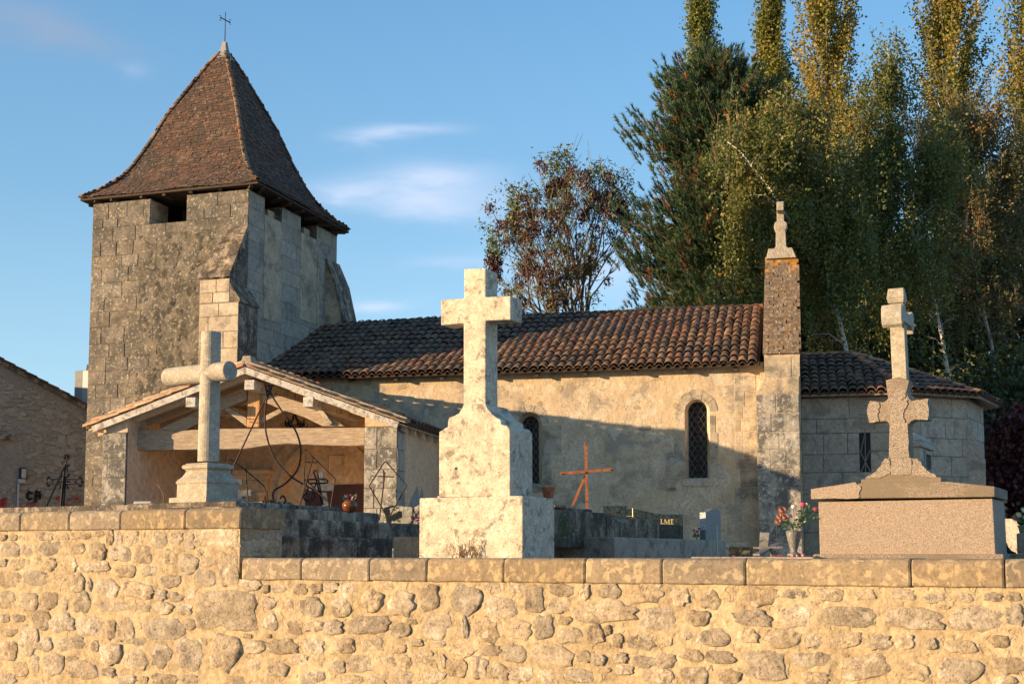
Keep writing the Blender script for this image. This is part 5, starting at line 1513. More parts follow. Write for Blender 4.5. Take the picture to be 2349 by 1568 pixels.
for k in range(70):
    x = random.choice([random.gauss(1820, 60), random.gauss(2020, 90), random.gauss(1560, 90)]); y = 620 - abs(x - 1700) * .35 + random.uniform(-260, 60) if x > 1750 else random.uniform(540, 700)
    leaf(g, B(x, y, random.uniform(-.03, .03)), Vector((random.uniform(-1, 1), random.uniform(-.6, .2), random.uniform(-.6, 1))), .035, .0085)
build(g, 'leaves', M_leaf, vs_, fix=False)
g = G(); random.seed(9)
for (x, y, w_) in ((1680, 1250, 45), (1770, 1255, 50), (1895, 1245, 55), (1840, 1262, 25)):
    p = B(x, y, -.08); g.lathe(p, [(w_ * .1 * s * .3, -6 * s), (w_ * .1 * s, -2 * s), (w_ * .1 * s, 1 * s), (w_ * .05 * s, 2.6 * s)], 7)
o = build(g, 'ribbon', M_ribbon); props(o, 'crumpled pink ribbon at the foot of the terrazzo vase', 'ribbon')
g = G()
for x in (1365, 1412): blossom(g, B(x, 1258, .1), .012, 10)
blossom(g, B(430, 1272, -.02), .012, 9); o = build(g, 'fallen_blossom', M_pink, fix=False); props(o, 'small pink blossoms lying by the dark fallen cross', 'flower')
# black plaque
Ypl = 10.9; FQ = Fr(at(1700, 1260, Ypl).x, Ypl, 2)
hp3 = [FQ.hv(x, y) for x, y in ((1672, 1290), (1672, 1253.5), (1742, 1253.5), (1742, 1290))]
pq = thing('memorial_plaque', 'small black memorial plaque with a bronze branch and tiny gold lines beside the fallen cross', 'plaque', FQ.P(0, 0, 1.5)); g = G(); g.prism(FQ, hp3, 0, .03); build(g, 'plate', M_black, pq, bevel=.003)
g = G()
for k, (a, b) in enumerate(((1697, 1721), (1701, 1717), (1699, 1719), (1701, 1713))):
    y = 1258 + 5.4 + k * 2.1 - .6
    u0_, z_ = FQ.hv(a, y, -.002); u1_, _ = FQ.hv(b, y, -.002); x = u0_
    while x < u1_:
        w_ = random.uniform(.006, .014); g.box(FQ, x, min(x + w_, u1_), -.002, 0, z_, z_ + .0018); x += w_ + .004
build(g, 'gold_lines', M_gold, pq)
g = G(); rt_ = FQ.hv(1683, 1274, -.012)
for k in range(8):
    a = random.uniform(-.7, .9); e = (rt_[0] + .09 * math.sin(a), rt_[1] + .06 * math.cos(a)); p0, p1 = FQ.P(rt_[0], -.012, rt_[1]), FQ.P(e[0], -.014, e[1]); g.tube([p0, p1], .0015, 4)
    leaf(g, p1, (p1 - p0), .025, .006)
build(g, 'bronze_branch', M_iron, pq, fix=False)
# fallen dark cross on a post, and the broken stone behind
Yf = 10.75
fc = thing('fallen_cross', 'dark stone cross leaning flat on a short post between plaque and terrazzo vase', 'cross', at(1765, 1270, Yf))
def beam3(parent, name, a, b, w, h, mat, bev=.004):
    d = (b - a).normalized(); side = d.cross(Vector((0, 0, 1))).normalized(); up = side.cross(d)
    g = G(); g.hexa([a - side * w - up * h, a + side * w - up * h, a + side * w + up * h, a - side * w + up * h, b - side * w - up * h, b + side * w - up * h, b + side * w + up * h, b - side * w + up * h]); return build(g, name, mat, parent, bevel=bev)
beam3(fc, 'arm', at(1729, 1256, Yf + .08), at(1797, 1255, Yf + .02), .03, .010, M_greygran)
beam3(fc, 'shaft', at(1735, 1272, Yf - .2), at(1785, 1247, Yf + .25), .03, .010, M_greygran)
beam3(fc, 'post', at(1773, 1290, Yf), at(1773, 1260, Yf), .024, .02, M_greygran)
g = G()
for (pp) in ([(1737, 1250), (1739, 1244), (1751, 1238)], [(1767, 1238), (1777, 1238), (1777, 1245)]): g.tube([at(x, y, Yf + .15) for x, y in pp], .004, 5)
build(g, 'iron_handle', M_iron, fc)
g = G(); Yb = 11.3; FBk = Fr(at(1757, 1240, Yb).x, Yb, 20); g.prism(FBk, [FBk.hv(x, y) for x, y in ((1741, 1262), (1743, 1220), (1766, 1221), (1762, 1258))], 0, .12)
o = build(g, 'broken_stone', M_greywood, bevel=.006); props(o, 'broken grey stone block leaning behind the fallen dark cross', 'stone')
g = G(); F9 = Fr(at(1720, 1272, 10.4).x, 10.35, 28); g.box(F9, -.5, .5, 0, 1.4, 1.1, 1.635); o = build(g, 'grave_slab', M_ledge2, bevel=.01); props(o, 'low grey grave slab under the plaque and the terrazzo vase', 'tomb')

# ---- pebbledash tomb with cracked cross
Yt = 9.72
ut, vt = depth_point(FW, 2276, Yt); print('tomb', ut, vt)
pb = thing('pebbledash_tomb', 'pinkish pebbledash box tomb with a cracked pebbledash cross on its low gabled lid', 'tomb', FW.P(ut - .7, vt + .3, 1.4))
Hh = lambda x, y, d=0: FW.hv(x, y, vt + d)
bl = Hh(1882, 1290)[0]; tl_ = Hh(1877, 1148)[0]; z_t = Hh(2276, 1143)[1]
TDp = .62
g = G(); g.prism(FW, [(bl, 1.3), (Hh(2286, 1270)[0], 1.3), (Hh(2277, 1145)[0], z_t), (tl_, z_t)], vt, vt + TDp); build(g, 'tomb_box', M_pebble, pb, bevel=.006)
g = G(); g.box(FW, bl - .05, Hh(2290, 1270)[0] + .04, vt - .03, vt + TDp + .04, 1.3, Hh(1900, 1270)[1]); build(g, 'footing', M_pebble2, pb, bevel=.008)
lid = [Hh(1860, 1144, -.03), Hh(2282, 1139, -.03), Hh(2282, 1115, -.03), Hh(2175, 1104, -.03), Hh(1990, 1106, -.03), Hh(1860, 1121, -.03)]
g = G(); g.prism(FW, [(a, max(b, z_t + .001)) for a, b in lid], vt - .03, vt + TDp + .05); build(g, 'lid', M_pebble2, pb, bevel=.008)
Z = lambda x, y, d=0: FW.hv(1720.5 + x * .3293, 802.9 + y * .3293, vt + d)
cv0 = .16
co = [(810, 905), (800, 885), (840, 865), (880, 840), (912, 800), (935, 755), (966, 750), (969, 600), (972, 520), (962, 500), (945, 492), (830, 507), (813, 432), (836, 350), (925, 362), (950, 350), (962, 335), (945, 208), (1035, 186), (1110, 210), (1092, 290), (1108, 335), (1130, 352), (1245, 333), (1242, 486), (1150, 483), (1120, 495), (1106, 520), (1115, 750), (1165, 752), (1190, 770), (1215, 815), (1255, 850), (1300, 868), (1305, 905)]
co_ = [Z(x, y, cv0) for x, y in co]; zl0 = min(b for a, b in lid)
g = G(); g.prism(FW, co_, vt + cv0, vt + cv0 + .15); cr = build(g, 'cross', M_pebble2, pb, bevel=.006)
g = G(); g.box(FW, Z(800, 900, cv0)[0] - .02, Z(1310, 900, cv0)[0] + .03, vt + cv0 - .04, vt + cv0 + .22, lid[3][1] - .08, Z(1000, 893, cv0)[1]); build(g, 'cross_base', M_pebble2, pb, bevel=.006)
# render skins peeling in cracked sheets: proud pieces with ragged edges
def skin(pts, d, th, mat, parent, nm='render_skin', fn=Z):
    out = []
    for i in range(len(pts)):
        a, b = pts[i], pts[(i + 1) % len(pts)]
        for k in range(4):
            t = k / 4; out.append((a[0] + (b[0] - a[0]) * t + (random.uniform(-7, 7) if k else 0), a[1] + (b[1] - a[1]) * t + (random.uniform(-5, 5) if k else 0)))
    g = G(); g.prism(FW, [fn(x, y, d) for x, y in out], vt + d - th, vt + d); build(g, nm, mat, parent)
skin([(1000, 300), (1085, 285), (1085, 320), (1055, 350), (1100, 345), (1090, 400), (1065, 440), (1080, 500), (1100, 520), (1112, 745), (975, 748), (978, 520), (985, 380), (970, 340)], cv0, .008, M_pebble3, cr)
skin([(838, 353), (890, 362), (905, 400), (890, 440), (900, 495), (835, 504), (816, 432)], cv0, .008, M_pebble3, cr)
skin([(1140, 355), (1243, 336), (1240, 483), (1160, 480), (1120, 440)], cv0, .008, M_pebble3, cr)
skin([(1130, 755), (1190, 775), (1215, 818), (1255, 852), (1295, 870), (1290, 890), (1130, 870)], cv0, .008, M_pebble3, cr)
skin([(815, 885), (880, 845), (915, 800), (938, 760), (970, 755), (975, 860), (900, 890)], cv0, .007, M_pebble3, cr)
skin([(985, 752), (1125, 752), (1128, 866), (985, 866)], cv0, .010, M_pebble3, cr)
skin([(425, 968), (735, 918), (775, 965), (755, 1030), (430, 1036)], -.03, .007, M_pebble, pb)

# ---- slender cross monument behind it
Ym = 12.6
um, vm = depth_point(FW, 2076, Ym)
sm = thing('slender_cross', 'slender carved stone cross with moulded arm ends on a tall pedestal behind the pebbledash tomb', 'cross', FW.P(um, vm, 1.2))
V = lambda x, y, d=0: FW.hv(x, y, vm + d)
zb0 = V(2060, 900)[1]
g = G(); w_b = (V(2047, 870)[0], V(2080, 870)[0]); w_t = (V(2042, 772)[0], V(2074, 772)[0]); w_t2 = (V(2039, 715)[0], V(2072, 715)[0])
dpth = .13
z870, z700 = V(2060, 872)[1], V(2060, 695)[1]
g.frustum(FW, (w_b[0], w_b[1], vm, vm + dpth), (w_t2[0], w_t2[1], vm + .01, vm + dpth - .01), z870, z700)
g.frustum(FW, (w_t2[0] - .005, w_t2[1] + .005, vm, vm + dpth), (w_t2[0] - .018, w_t2[1] + .012, vm - .012, vm + dpth + .012), V(2060, 694)[1], V(2060, 682)[1])
g.frustum(FW, (w_t2[0] - .018, w_t2[1] + .012, vm - .012, vm + dpth + .012), (w_t2[0] - .008, w_t2[1] + .002, vm + .03, vm + dpth - .03), V(2060, 681.9)[1], V(2060, 659)[1])
build(g, 'shaft', M_column, sm, bevel=.005)
za_ = FW.hv(2060, 728, vm)[1]
Fq = FW.side(w_t2[1] + .03, vm)
arm = [(-.24, za_ + .02), (-.24, za_ - .04), (-.215, za_ - .10), (-.175, za_ - .125), (-.16, za_ - .09), (-.10, za_ - .055), (0, za_ - .06), (dpth, za_ - .06), (dpth + .08, za_ - .055), (dpth + .16, za_ - .09), (dpth + .175, za_ - .125), (dpth + .215, za_ - .1), (dpth + .24, za_ - .04), (dpth + .24, za_ + .02), (dpth + .215, za_ + .09), (dpth + .175, za_ + .10), (dpth + .1, za_ + .05), (0, za_ + .05), (-.1, za_ + .05), (-.175, za_ + .10), (-.215, za_ + .09)]
g = G(); g.prism(Fq, arm, 0, w_t2[1] - w_t2[0] + .055); build(g, 'arms', M_column, sm, bevel=.006)
g = G(); W2 = lambda y, m: (V(2047, y)[0] - m, V(2086, y)[0] + m)
for (y0, y1, m) in ((905, 869, .03), (925, 905, .06), (1000, 925, .03)):
    a, b = W2(900, m * .5); g.box(FW, a, b - .03, vm - m, vm + .14 + m, V(2060, y0)[1], V(2060, y1)[1] - .001)
a, b = V(2060, 1000)[0], V(2112, 1050)[0]
build(g, 'column_base', M_column, sm, bevel=.006)
g = G(); zc = V(2100, 1004)[1]; g.box(FW, a, b, vm - .05, vm + .55, 1.1, zc - .09); pd = build(g, 'pedestal', M_column, sm, bevel=.006)
g = G(); g.box(FW, a - .03, b + .03, vm - .08, vm + .58, zc - .089, zc - .03); g.frustum(FW, (a - .03, b + .03, vm - .08, vm + .58), (a + .05, b - .05, vm, vm + .5), zc - .029, zc + .05); build(g, 'cornice', M_column, sm, bevel=.008)
Fn_ = FW.side(b, vm - .05); na, nz1 = Fn_.hv(2120.5, 1040); nb2, nz0 = Fn_.hv(2133.5, 1076)
g = G(); g.box(Fn_, na, nb2, -.004, .02, nz0, nz1); build(g, 'niche_dark_panel', M_nicheshade, pd)  # flat dark panel, the shade of the recess put into its colour
g = G()
for q_ in ((na - .03, na, nz0, nz1 + .03), (nb2, nb2 + .03, nz0, nz1 + .03), (na, nb2, nz1, nz1 + .03)): g.box(Fn_, q_[0], q_[1], -.015, .01, q_[2], q_[3])
build(g, 'niche_frame', M_column, pd)

# ---- right edge group
E = lambda x, y, Y: at(2265.3 + x * .1097, 1118.3 + y * .1097, Y)
pyr = thing('pyramid_stone', 'dark tapering gravestone behind the right end of the pebbledash tomb', 'headstone', E(300, 640, 12.5))
g = G(); F1 = Fr(E(300, 640, 12.5).x, 12.5, 15); g.prism(F1, [F1.hv(2280, 1190), F1.hv(2311, 1190), F1.hv(2296, 1140), F1.hv(2290, 1120), F1.hv(2280, 1120)], 0, .15); build(g, 'stone_body', M_greygran, pyr, bevel=.006)
for yy in (1154, 1168, 1182):
    u, z = F1.hv(2296, yy, -.02); g = G(); g.prism(F1, [(u - .06, z), (u + .05, z), (u + .06, z + .02), (u + .02, z + .035), (u - .06, z + .03)], -.03, -.001); build(g, 'carved_crown', M_ledge, pyr)
Yl = 11.6; F2 = Fr(E(215, 900, Yl).x, Yl, 24)
g = G(); g.box(F2, 0, .62, 0, .5, 1.0, F2.hv(2300, 1189)[1]); lt = build(g, 'low_tomb', M_concross, bevel=.008); props(lt, 'low sunlit beige tomb at the right edge behind the flower pot', 'tomb')
cz = F2.hv(2300, 1229)[1]
g = G(); ls = thing('iron_disc_stand', 'dark iron disc on a curved claw foot right of the pebbledash tomb', 'ornament', E(330, 1380, 10.6)); Yd = 10.5
cD = E(150, 1100, Yd); rD = .065 * 1.15
g.tube([cD + Vector((rD * math.cos(t) * .9, 0, rD * 1.15 * math.sin(t))) for t in np.linspace(-1.6, 1.75, 14)], .006, 6); build(g, 'ring', M_iron, ls)
g = G(); F3 = Fr(cD.x, Yd, 10); foot = [(300, 1010), (345, 1060), (400, 1150), (440, 1240), (500, 1310), (600, 1355), (600, 1385), (430, 1375), (385, 1330), (360, 1280), (335, 1340), (330, 1370), (310, 1370), (315, 1300), (305, 1180), (318, 1100)]
g.prism(F3, [F3.hv(2265.3 + x * .1097, 1118.3 + y * .1097) for x, y in foot], 0, .03); build(g, 'claw_foot', M_blackiron, ls)
g = G(); F4 = Fr(E(260, 1400, 10.2).x, 10.0, 28); z4 = F4.hv(2310, 1269)[1]; g.box(F4, -.05, 1.2, 0, 1.0, 1.1, z4); o = build(g, 'grave_slab', M_ledge2, bevel=.008); props(o, 'dark flat slab along the wall top at the right edge', 'tomb')
Yq = 10.45; F5 = Fr(at(2334, 1240, Yq).x, Yq, 20); z5 = F5.hv(2334, 1222)[1]
g = G(); g.box(F5, 0, .30, 0, .3, z4 + .001, z5); o = build(g, 'stone_block', M_greygran if False else M_ledge2, bevel=.008); props(o, 'pitted grey stone block carrying the green flower pot at the right edge', 'block')
pc = F5.P(.075, .12, z5); s = Yq / FPX
gp = thing('flower_pot', 'pale green plastic pot of artificial cream and pink flowers at the right edge', 'pot', pc)
g = G(); g.lathe(pc + Vector((.005, 0, .001)), [(17 * s, 0), (20 * s, 14 * s), (21 * s, 14.2 * s), (21.5 * s, 18 * s), (19 * s, 18 * s), (18 * s, 12 * s)], 22); build(g, 'pot', M_green, gp, smooth=False)
random.seed(17); c0 = pc + Vector((0, 0, 20 * s))
g = G()
for k in range(46): leaf(g, c0 + Vector((random.uniform(-.06, .06), random.uniform(-.05, .05), random.uniform(-.01, .03))), Vector((random.uniform(-1, 1), random.uniform(-.8, .3), random.uniform(-.1, 1))), .055, .014)
build(g, 'leaves', M_leaf, gp, fix=False)
g = G()
for k in range(7): blossom(g, c0 + Vector((random.uniform(-.08, .07), random.uniform(-.07, .0), random.uniform(.03, .12))), .032, 9, up=Vector((random.uniform(-.5, .5), -1, .6)))
build(g, 'cream_blossoms', M_cream, gp, fix=False)
g = G(); blossom(g, at(2328, 1187, Yq - .05), .03, 14, layers=3, up=Vector((-.3, -1, .2))); build(g, 'pink_dahlia', M_opetal, gp, fix=False)

# ---- round column cross at left
Yk = 13.9; FK = Fr(at(473, 1160, Yk).x, Yk, 34)
kc = thing('column_cross', 'weathered stone cross of round shafts on a square moulded base behind the raised wall', 'cross', FK.P(-.25, .25, 1.9))
s = Yk / FPX
# square base: half side from the left face (405..473)
hb = abs(FK.hv(405, 1130, 0)[0]) / 2
cxk, cyk = -hb, hb
zz = lambda y: at(473, y, Yk).z
g = G(); g.sqlathe(FK, cxk, cyk, [(hb * 1.24, zz(1200)), (hb * 1.24, zz(1140)), (hb * 1.22, zz(1139))]); build(g, 'step', M_column, kc, bevel=.01)
g = G(); g.sqlathe(FK, cxk, cyk, [(hb, zz(1140)), (hb * .99, zz(1107)), (hb * 1.03, zz(1106)), (hb * 1.04, zz(1102)), (hb * .99, zz(1098)), (hb * .84, zz(1090)), (hb * .74, zz(1081)), (hb * .70, zz(1076)), (hb * .74, zz(1075)), (hb * .75, zz(1073)), (hb * .84, zz(1071)), (hb * .86, zz(1067)), (hb * .84, zz(1063)), (hb * .74, zz(1061)), (hb * .72, zz(1058.5)), (hb * .3, zz(1058))]); build(g, 'moulded_base', M_column, kc, bevel=.004)
ck = FK.P(cxk, cyk, 0); Yc_ = ck.y; zc_ = lambda x, y: at(x, y, Yc_).z
rs = 25 * Yc_ / FPX
g = G(); g.tube([Vector((ck.x, ck.y, zc_(455, 1059))), Vector((ck.x, ck.y, zc_(460, 762)))], [rs * .98, rs * .90], 28); build(g, 'shaft', M_column, kc, smooth=False, bevel=.008)
zar_ = zc_(455, 855); du = Vector((FK.u.x, FK.u.y, 0)); pA = Vector((ck.x, ck.y, zar_))
La = (at(381, 860, Yc_ + .29).x - ck.x); Lr = (at(524, 850, Yc_ - .27).x - ck.x)
ra = 22.5 * Yc_ / FPX
g = G(); g.tube([pA + du * (La / du.x), pA + du * (Lr / du.x)], [ra, ra], 28); build(g, 'arms', M_column, kc, smooth=False, bevel=.008)
for o in (bpy.data.objects['shaft.001'] if 'shaft.001' in bpy.data.objects else None,): pass

# ---- wrought iron pieces
def curve_px(pts, Y, n=10):
    """Catmull-Rom through measured points"""
    P_ = [at(x, y, Y) for x, y in pts]; out = []
    P_ = [P_[0] * 2 - P_[1]] + P_ + [P_[-1] * 2 - P_[-2]]
    for i in range(1, len(P_) - 2):
        for k in range(n):
            t = k / n; a, b, c, d = P_[i - 1:i + 3]
            out.append(.5 * ((2 * b) + (c - a) * t + (2 * a - 5 * b + 4 * c - d) * t * t + (3 * b - a - 3 * c + d) * t ** 3))
    out.append(P_[-2]); return out


def scroll(cx, cy, r, t0, turns, Y, sgn=1, n=18):
    return [at(cx + r * (1 - .75 * k / n) * math.cos(t0 + sgn * turns * 2 * math.pi * k / n), cy + r * (1 - .75 * k / n) * math.sin(t0 + sgn * turns * 2 * math.pi * k / n), Y) for k in range(n + 1)]


Yi = 14.6
tf = thing('iron_loop_frame', 'tall rusty wrought iron teardrop loop with scroll feet and a long straight stay', 'grave frame', at(650, 1150, Yi))
g = G(); g.tube(curve_px([(624, 885), (619, 900), (612, 915), (608, 955), (612, 1000), (630, 1050), (665, 1090), (700, 1112), (717, 1122), (722, 1135), (714, 1148), (700, 1146), (697, 1135), (706, 1130)], Yi), .011, 6); build(g, 'loop_left', M_iron, tf, smooth=True)
g = G(); g.tube(curve_px([(612, 893), (622, 905), (645, 940), (677, 985), (690, 1030), (683, 1075), (655, 1108), (632, 1122), (626, 1135), (632, 1152), (648, 1158), (655, 1146), (649, 1137), (642, 1143)], Yi - .03), .011, 6); build(g, 'loop_right', M_iron, tf, smooth=True)
g = G(); g.tube([at(608, 880, Yi), at(613, 905, Yi), at(540, 1060, Yi + .15), at(497, 1150, Yi + .35)], .010, 6); build(g, 'stay', M_iron, tf)
g = G(); g.tube([at(617, 882, Yi - .01), at(622, 905, Yi - .01)], .011, 6); g.tube([at(611, 886, Yi - .03), at(629, 884, Yi - .03)], .006, 5); build(g, 'small_cross', M_iron, tf)


def diamond(name, label, pts, bar, stay, Y, hook, legs=(), r=.0085):
    t = thing(name, label, 'grave frame', at(pts[2][0], 1175, Y), 'rusty iron diamond frames on the graves')
    g = G(); P_ = [at(x, y, Y) for x, y in pts]; g.tube(P_, r, 6); build(g, 'outline', M_iron, t)
    g = G(); g.tube([at(x, y, Y - .01) for x, y in bar], r * .8, 5); build(g, 'crossbar', M_iron, t)
    g = G(); g.tube([at(hook[0], hook[1], Y - .02), at(hook[0] - 3, hook[1] - 5, Y - .02), at(hook[0] - 6, hook[1] - 2, Y - .02)], r * .7, 5); g.tube([at(hook[0], hook[1], Y - .02)] + [at(x, y, Y + dz) for x, y, dz in stay], r, 6); build(g, 'stay', M_iron, t)
    for l in legs: g = G(); g.tube([at(x, y, Y) for x, y in l], r, 5); build(g, 'leg', M_iron, t)
    return t


diamond('iron_diamond_frame', 'leaning iron diamond frame nearest the column cross, over a fallen wooden cross', [(502, 1098), (500, 1030), (560, 1075), (604, 1112), (612, 1130), (612, 1148)], [(503, 1055), (530, 1055)], [(515, 1090, -.1), (497, 1150, -.3)], 14.9, (525, 1048), legs=([(502, 1098), (548, 1148)], [(563, 1068), (569, 1150)], [(502, 1098), (500, 1165)]))
diamond('iron_diamond_frame', 'leaning iron diamond frame in front of the porch door with a grey wooden cross behind', [(699, 1120), (697, 1098), (701, 1030), (769, 1098), (757, 1172)], [(700, 1059), (729, 1060)], [(685, 1170, -.3)], 14.2, (718, 1050), legs=([(697, 1098), (706, 1105), (755, 1152)],), r=.009)
diamond('iron_diamond_frame', 'upright iron diamond frame in front of the grey porch pier', [(890, 1188), (847, 1114), (879, 1063), (884, 1058), (890, 1063), (933, 1113), (893, 1185)], [(866, 1092), (905, 1093)], [(870, 1192, -.1)], 13.4, (883, 1084), r=.008)
Yx = 14.7
ic = thing('round_iron_cross', 'small rusty cross of rounded iron loops leaning before a grey wooden cross', 'cross', at(700, 1150, Yx))


def loop_px(pts, Y, r, name, parent, mat):
    g = G(); P_ = [at(x, y, Y) for x, y in pts]; P_.append(P_[0]); g.tube(P_, r, 5); build(g, name, mat, parent)


Z5 = lambda x, y: ((830 + x / 3.506) / 1.7437, (1750 + y / 3.506) / 1.7437)
loop_px([Z5(x, y) for x, y in ((1488, 480), (1500, 455), (1520, 455), (1540, 480), (1560, 600), (1620, 940), (1600, 940), (1530, 600))], Yx, .010, 'upright', ic, M_iron)
loop_px([Z5(x, y) for x, y in ((1410, 610), (1415, 585), (1440, 580), (1660, 580), (1685, 600), (1680, 628), (1650, 635), (1430, 640))], Yx - .02, .010, 'crossbar', ic, M_iron)
g = G(); g.tube([at(*Z5(1530, 610), Yx), at(*Z5(1430, 930), Yx - .2)], .009, 5); build(g, 'stay', M_iron, ic)


def wooden_cross(label, parts, Y, bolts=()):
    t = thing('wooden_cross', label, 'cross', at(*Z5(*parts[0][1]), Y), 'weathered wooden crosses on the graves')
    for i, (a, b, w, nm) in enumerate(parts):
        A_, B_ = at(*Z5(*a), Y - .04 * i), at(*Z5(*b), Y - .04 * i); d = (B_ - A_).normalized(); x = d.cross(Vector((0, 1, 0))).normalized(); y = x.cross(d); w2 = w / 3.506 / 1.7437 * Y / FPX / 2; th = .018
        g = G(); g.hexa([A_ - x * w2 - y * th, A_ + x * w2 - y * th, A_ + x * w2 + y * th, A_ - x * w2 + y * th, B_ - x * w2 - y * th, B_ + x * w2 - y * th, B_ + x * w2 + y * th, B_ - x * w2 + y * th]); build(g, nm, M_greywood, t, bevel=.004)
    for b in bolts: g = G(); c = at(*Z5(*b), Y - .12); g.tube([c, c + Vector((0, .03, 0))], .010, 7); build(g, 'bolt', M_rust, t)


wooden_cross('dark wooden cross lying aslant with two crossbars next to the column cross', [((225, 470), (500, 900), 110, 'upright'), ((185, 625), (490, 620), 80, 'crossbar'), ((280, 800), (620, 770), 90, 'crossbar')], 15.2, ((375, 650), (215, 665), (440, 850)))
wooden_cross('grey wooden cross leaning upright before the dark porch door', [((1580, 485), (1660, 960), 85, 'upright'), ((1430, 690), (1770, 695), 105, 'crossbar')], 15.0)
# scroll foot left
g = G(); g.tube(scroll(508, 1118, 11, 2.0, 1.2, 14.5, 1), .008, 5); g.tube([at(499, 1125, 14.5), at(506, 1143, 14.5), at(512, 1150, 14.5)], .008, 5)
o = build(g, 'iron_scroll', M_iron); props(o, 'small curled iron scroll beside the base of the column cross', 'grave frame')
# glazed pot
Yo = 13.6; s = Yo / FPX; zt_ = e2[1]
c = at(802, 1174, Yo); c = Vector((c.x, c.y, at(802, 1175, Yo).z))
bp = thing('glazed_pot', 'round glossy brown pot of purple and green succulents on the blackened ledge', 'pot', c)
g = G(); g.lathe(c, [(9 * s, 0), (14 * s, 5 * s), (17.5 * s, 14 * s), (17 * s, 20 * s), (13 * s, 25 * s), (12 * s, 26 * s), (10 * s, 24 * s)], 24); build(g, 'pot', M_glaze, bp, smooth=True)
random.seed(4)
for nm, mt, n_, sp in (('green_leaves', M_leaf, 26, 1), ('purple_flowers', M_ppetal, 18, .6), ('pink_flowers', M_pink, 6, .4)):
    g = G()
    for k in range(n_): leaf(g, c + Vector((random.uniform(-.05, .05) * sp, random.uniform(-.05, .02), 26 * s + random.uniform(0, .03))), Vector((random.uniform(-1, 1), random.uniform(-1, .2), random.uniform(-.1, .9))), .06, .016)
    build(g, nm, mt, bp, fix=False)
for (x, y, nm, lb) in ((616, 1150, M_leafdry, 'small dried plant on the ledge behind the raised wall corner'), (960, 1190, M_ppetal, 'small reddish plant left of the tall pale cross')):
    g = G(); cc = at(x, y + 5, 14.2 if x < 700 else 12.4)
    for k in range(22): leaf(g, cc + Vector((random.uniform(-.05, .05), 0, random.uniform(0, .02))), Vector((random.uniform(-1, 1), random.uniform(-1, .2), random.uniform(0, 1))), .05, .012)
    o = build(g, 'small_plant', nm, fix=False); props(o, lb, 'plant')
# grey granite headstone partly hidden left of tall cross, near-black colour stands in for its shade
g = G(); Yw = 15.5; F6 = Fr(at(955, 1150, Yw).x, Yw, 28); g.prism(F6, [F6.hv(x, y) for x, y in ((880, 1230), (880, 1164), (900, 1158), (950, 1162), (975, 1150), (975, 1230))], 0, .12)
o = build(g, 'headstone', M_black, bevel=.005); props(o, 'grey granite headstone darkened as in shade between the diamond frame and the tall pale cross', 'headstone')
g = G(); g.box(F6, F6.hv(952, 1150)[0], F6.hv(990, 1150)[0], .5, .9, 1.1, F6.hv(952, 1138, .5)[1]); o = build(g, 'kerb_block', M_apse, bevel=.01); props(o, 'grey stone block seen behind the shoulder of the tall pale cross', 'block')
# dry branch in the porch corner
g = G(); Yb = 26.0
g.tube(curve_px([(372, 1160), (376, 1140), (366, 1115), (361, 1098)], Yb, 4), [.02, .006], 5); g.tube([at(368, 1120, Yb), at(358, 1108, Yb)], .008, 4); g.tube([at(374, 1150, Yb), at(381, 1135, Yb)], .01, 4)
o = build(g, 'bare_branch', M_leafdry); props(o, 'thin bare branch standing before the ochre porch wall', 'plant')
# notice board
g = G(); Yn = 25.5; F7 = Fr(at(326, 1150, Yn).x, Yn, 12); a, z_ = F7.hv(306, 1149); b, _ = F7.hv(347, 1149)
nbd = thing('notice_board', 'small grey framed notice board low beside the left porch pier', 'notice board', F7.P(0, 0, 1.2))
g.box(F7, a, b, 0, .05, 1.2, z_); build(g, 'frame', M_meter, nbd, bevel=.02)
g = G(); g.box(F7, a + .05, b - .05, -.006, -.001, 1.2, z_ - .05); build(g, 'glass', M_black, nbd)
g = G(); g.box(F7, a + .09, b - .10, -.010, -.007, 1.2, z_ - .13); build(g, 'notice', M_conc, nbd)
for sx in (a + .02, b - .02): g = G(); g.box(F7, sx - .02, sx + .02, .051, .09, GZ, z_ - .05); build(g, 'leg', M_meter, nbd)

# ---- ornate iron cross at far left
Yi = 20.5; s = 1 / (5.6 * 1.7437)
K = lambda x, y, d=0: at((100 + x / 5.6) / 1.7437, (1780 + y / 5.6) / 1.7437, Yi + d)
oc = thing('ornate_iron_cross', 'ornate openwork cast iron cross with a long stay before the shaded barn', 'cross', K(840, 1420))
g = G(); g.tube([K(800, 1450), K(850, 900), K(885, 560), K(905, 420)], [.035, .03], 6, flat=.5); g.tube([K(860, 1450), K(895, 900), K(905, 700)], .014, 5); g.tube([K(770, 1300), K(795, 1340), K(800, 1450)], .01, 4); g.tube([K(895, 1300), K(870, 1340), K(860, 1450)], .01, 4)
build(g, 'upright', M_blackiron, oc)  # black colour on the whole cross stands in for shade
g = G()
for yy in (762, 872): g.tube([K(620, yy), K(1150, yy)], .009, 5)
g.tube([K(740, 810), K(1010, 812)], .035, 6, flat=.4); g.tube([K(870, 640), K(955, 420)], .008, 4); g.tube([K(940, 620), K(975, 420)], .008, 4); build(g, 'crossarm', M_blackiron, oc)
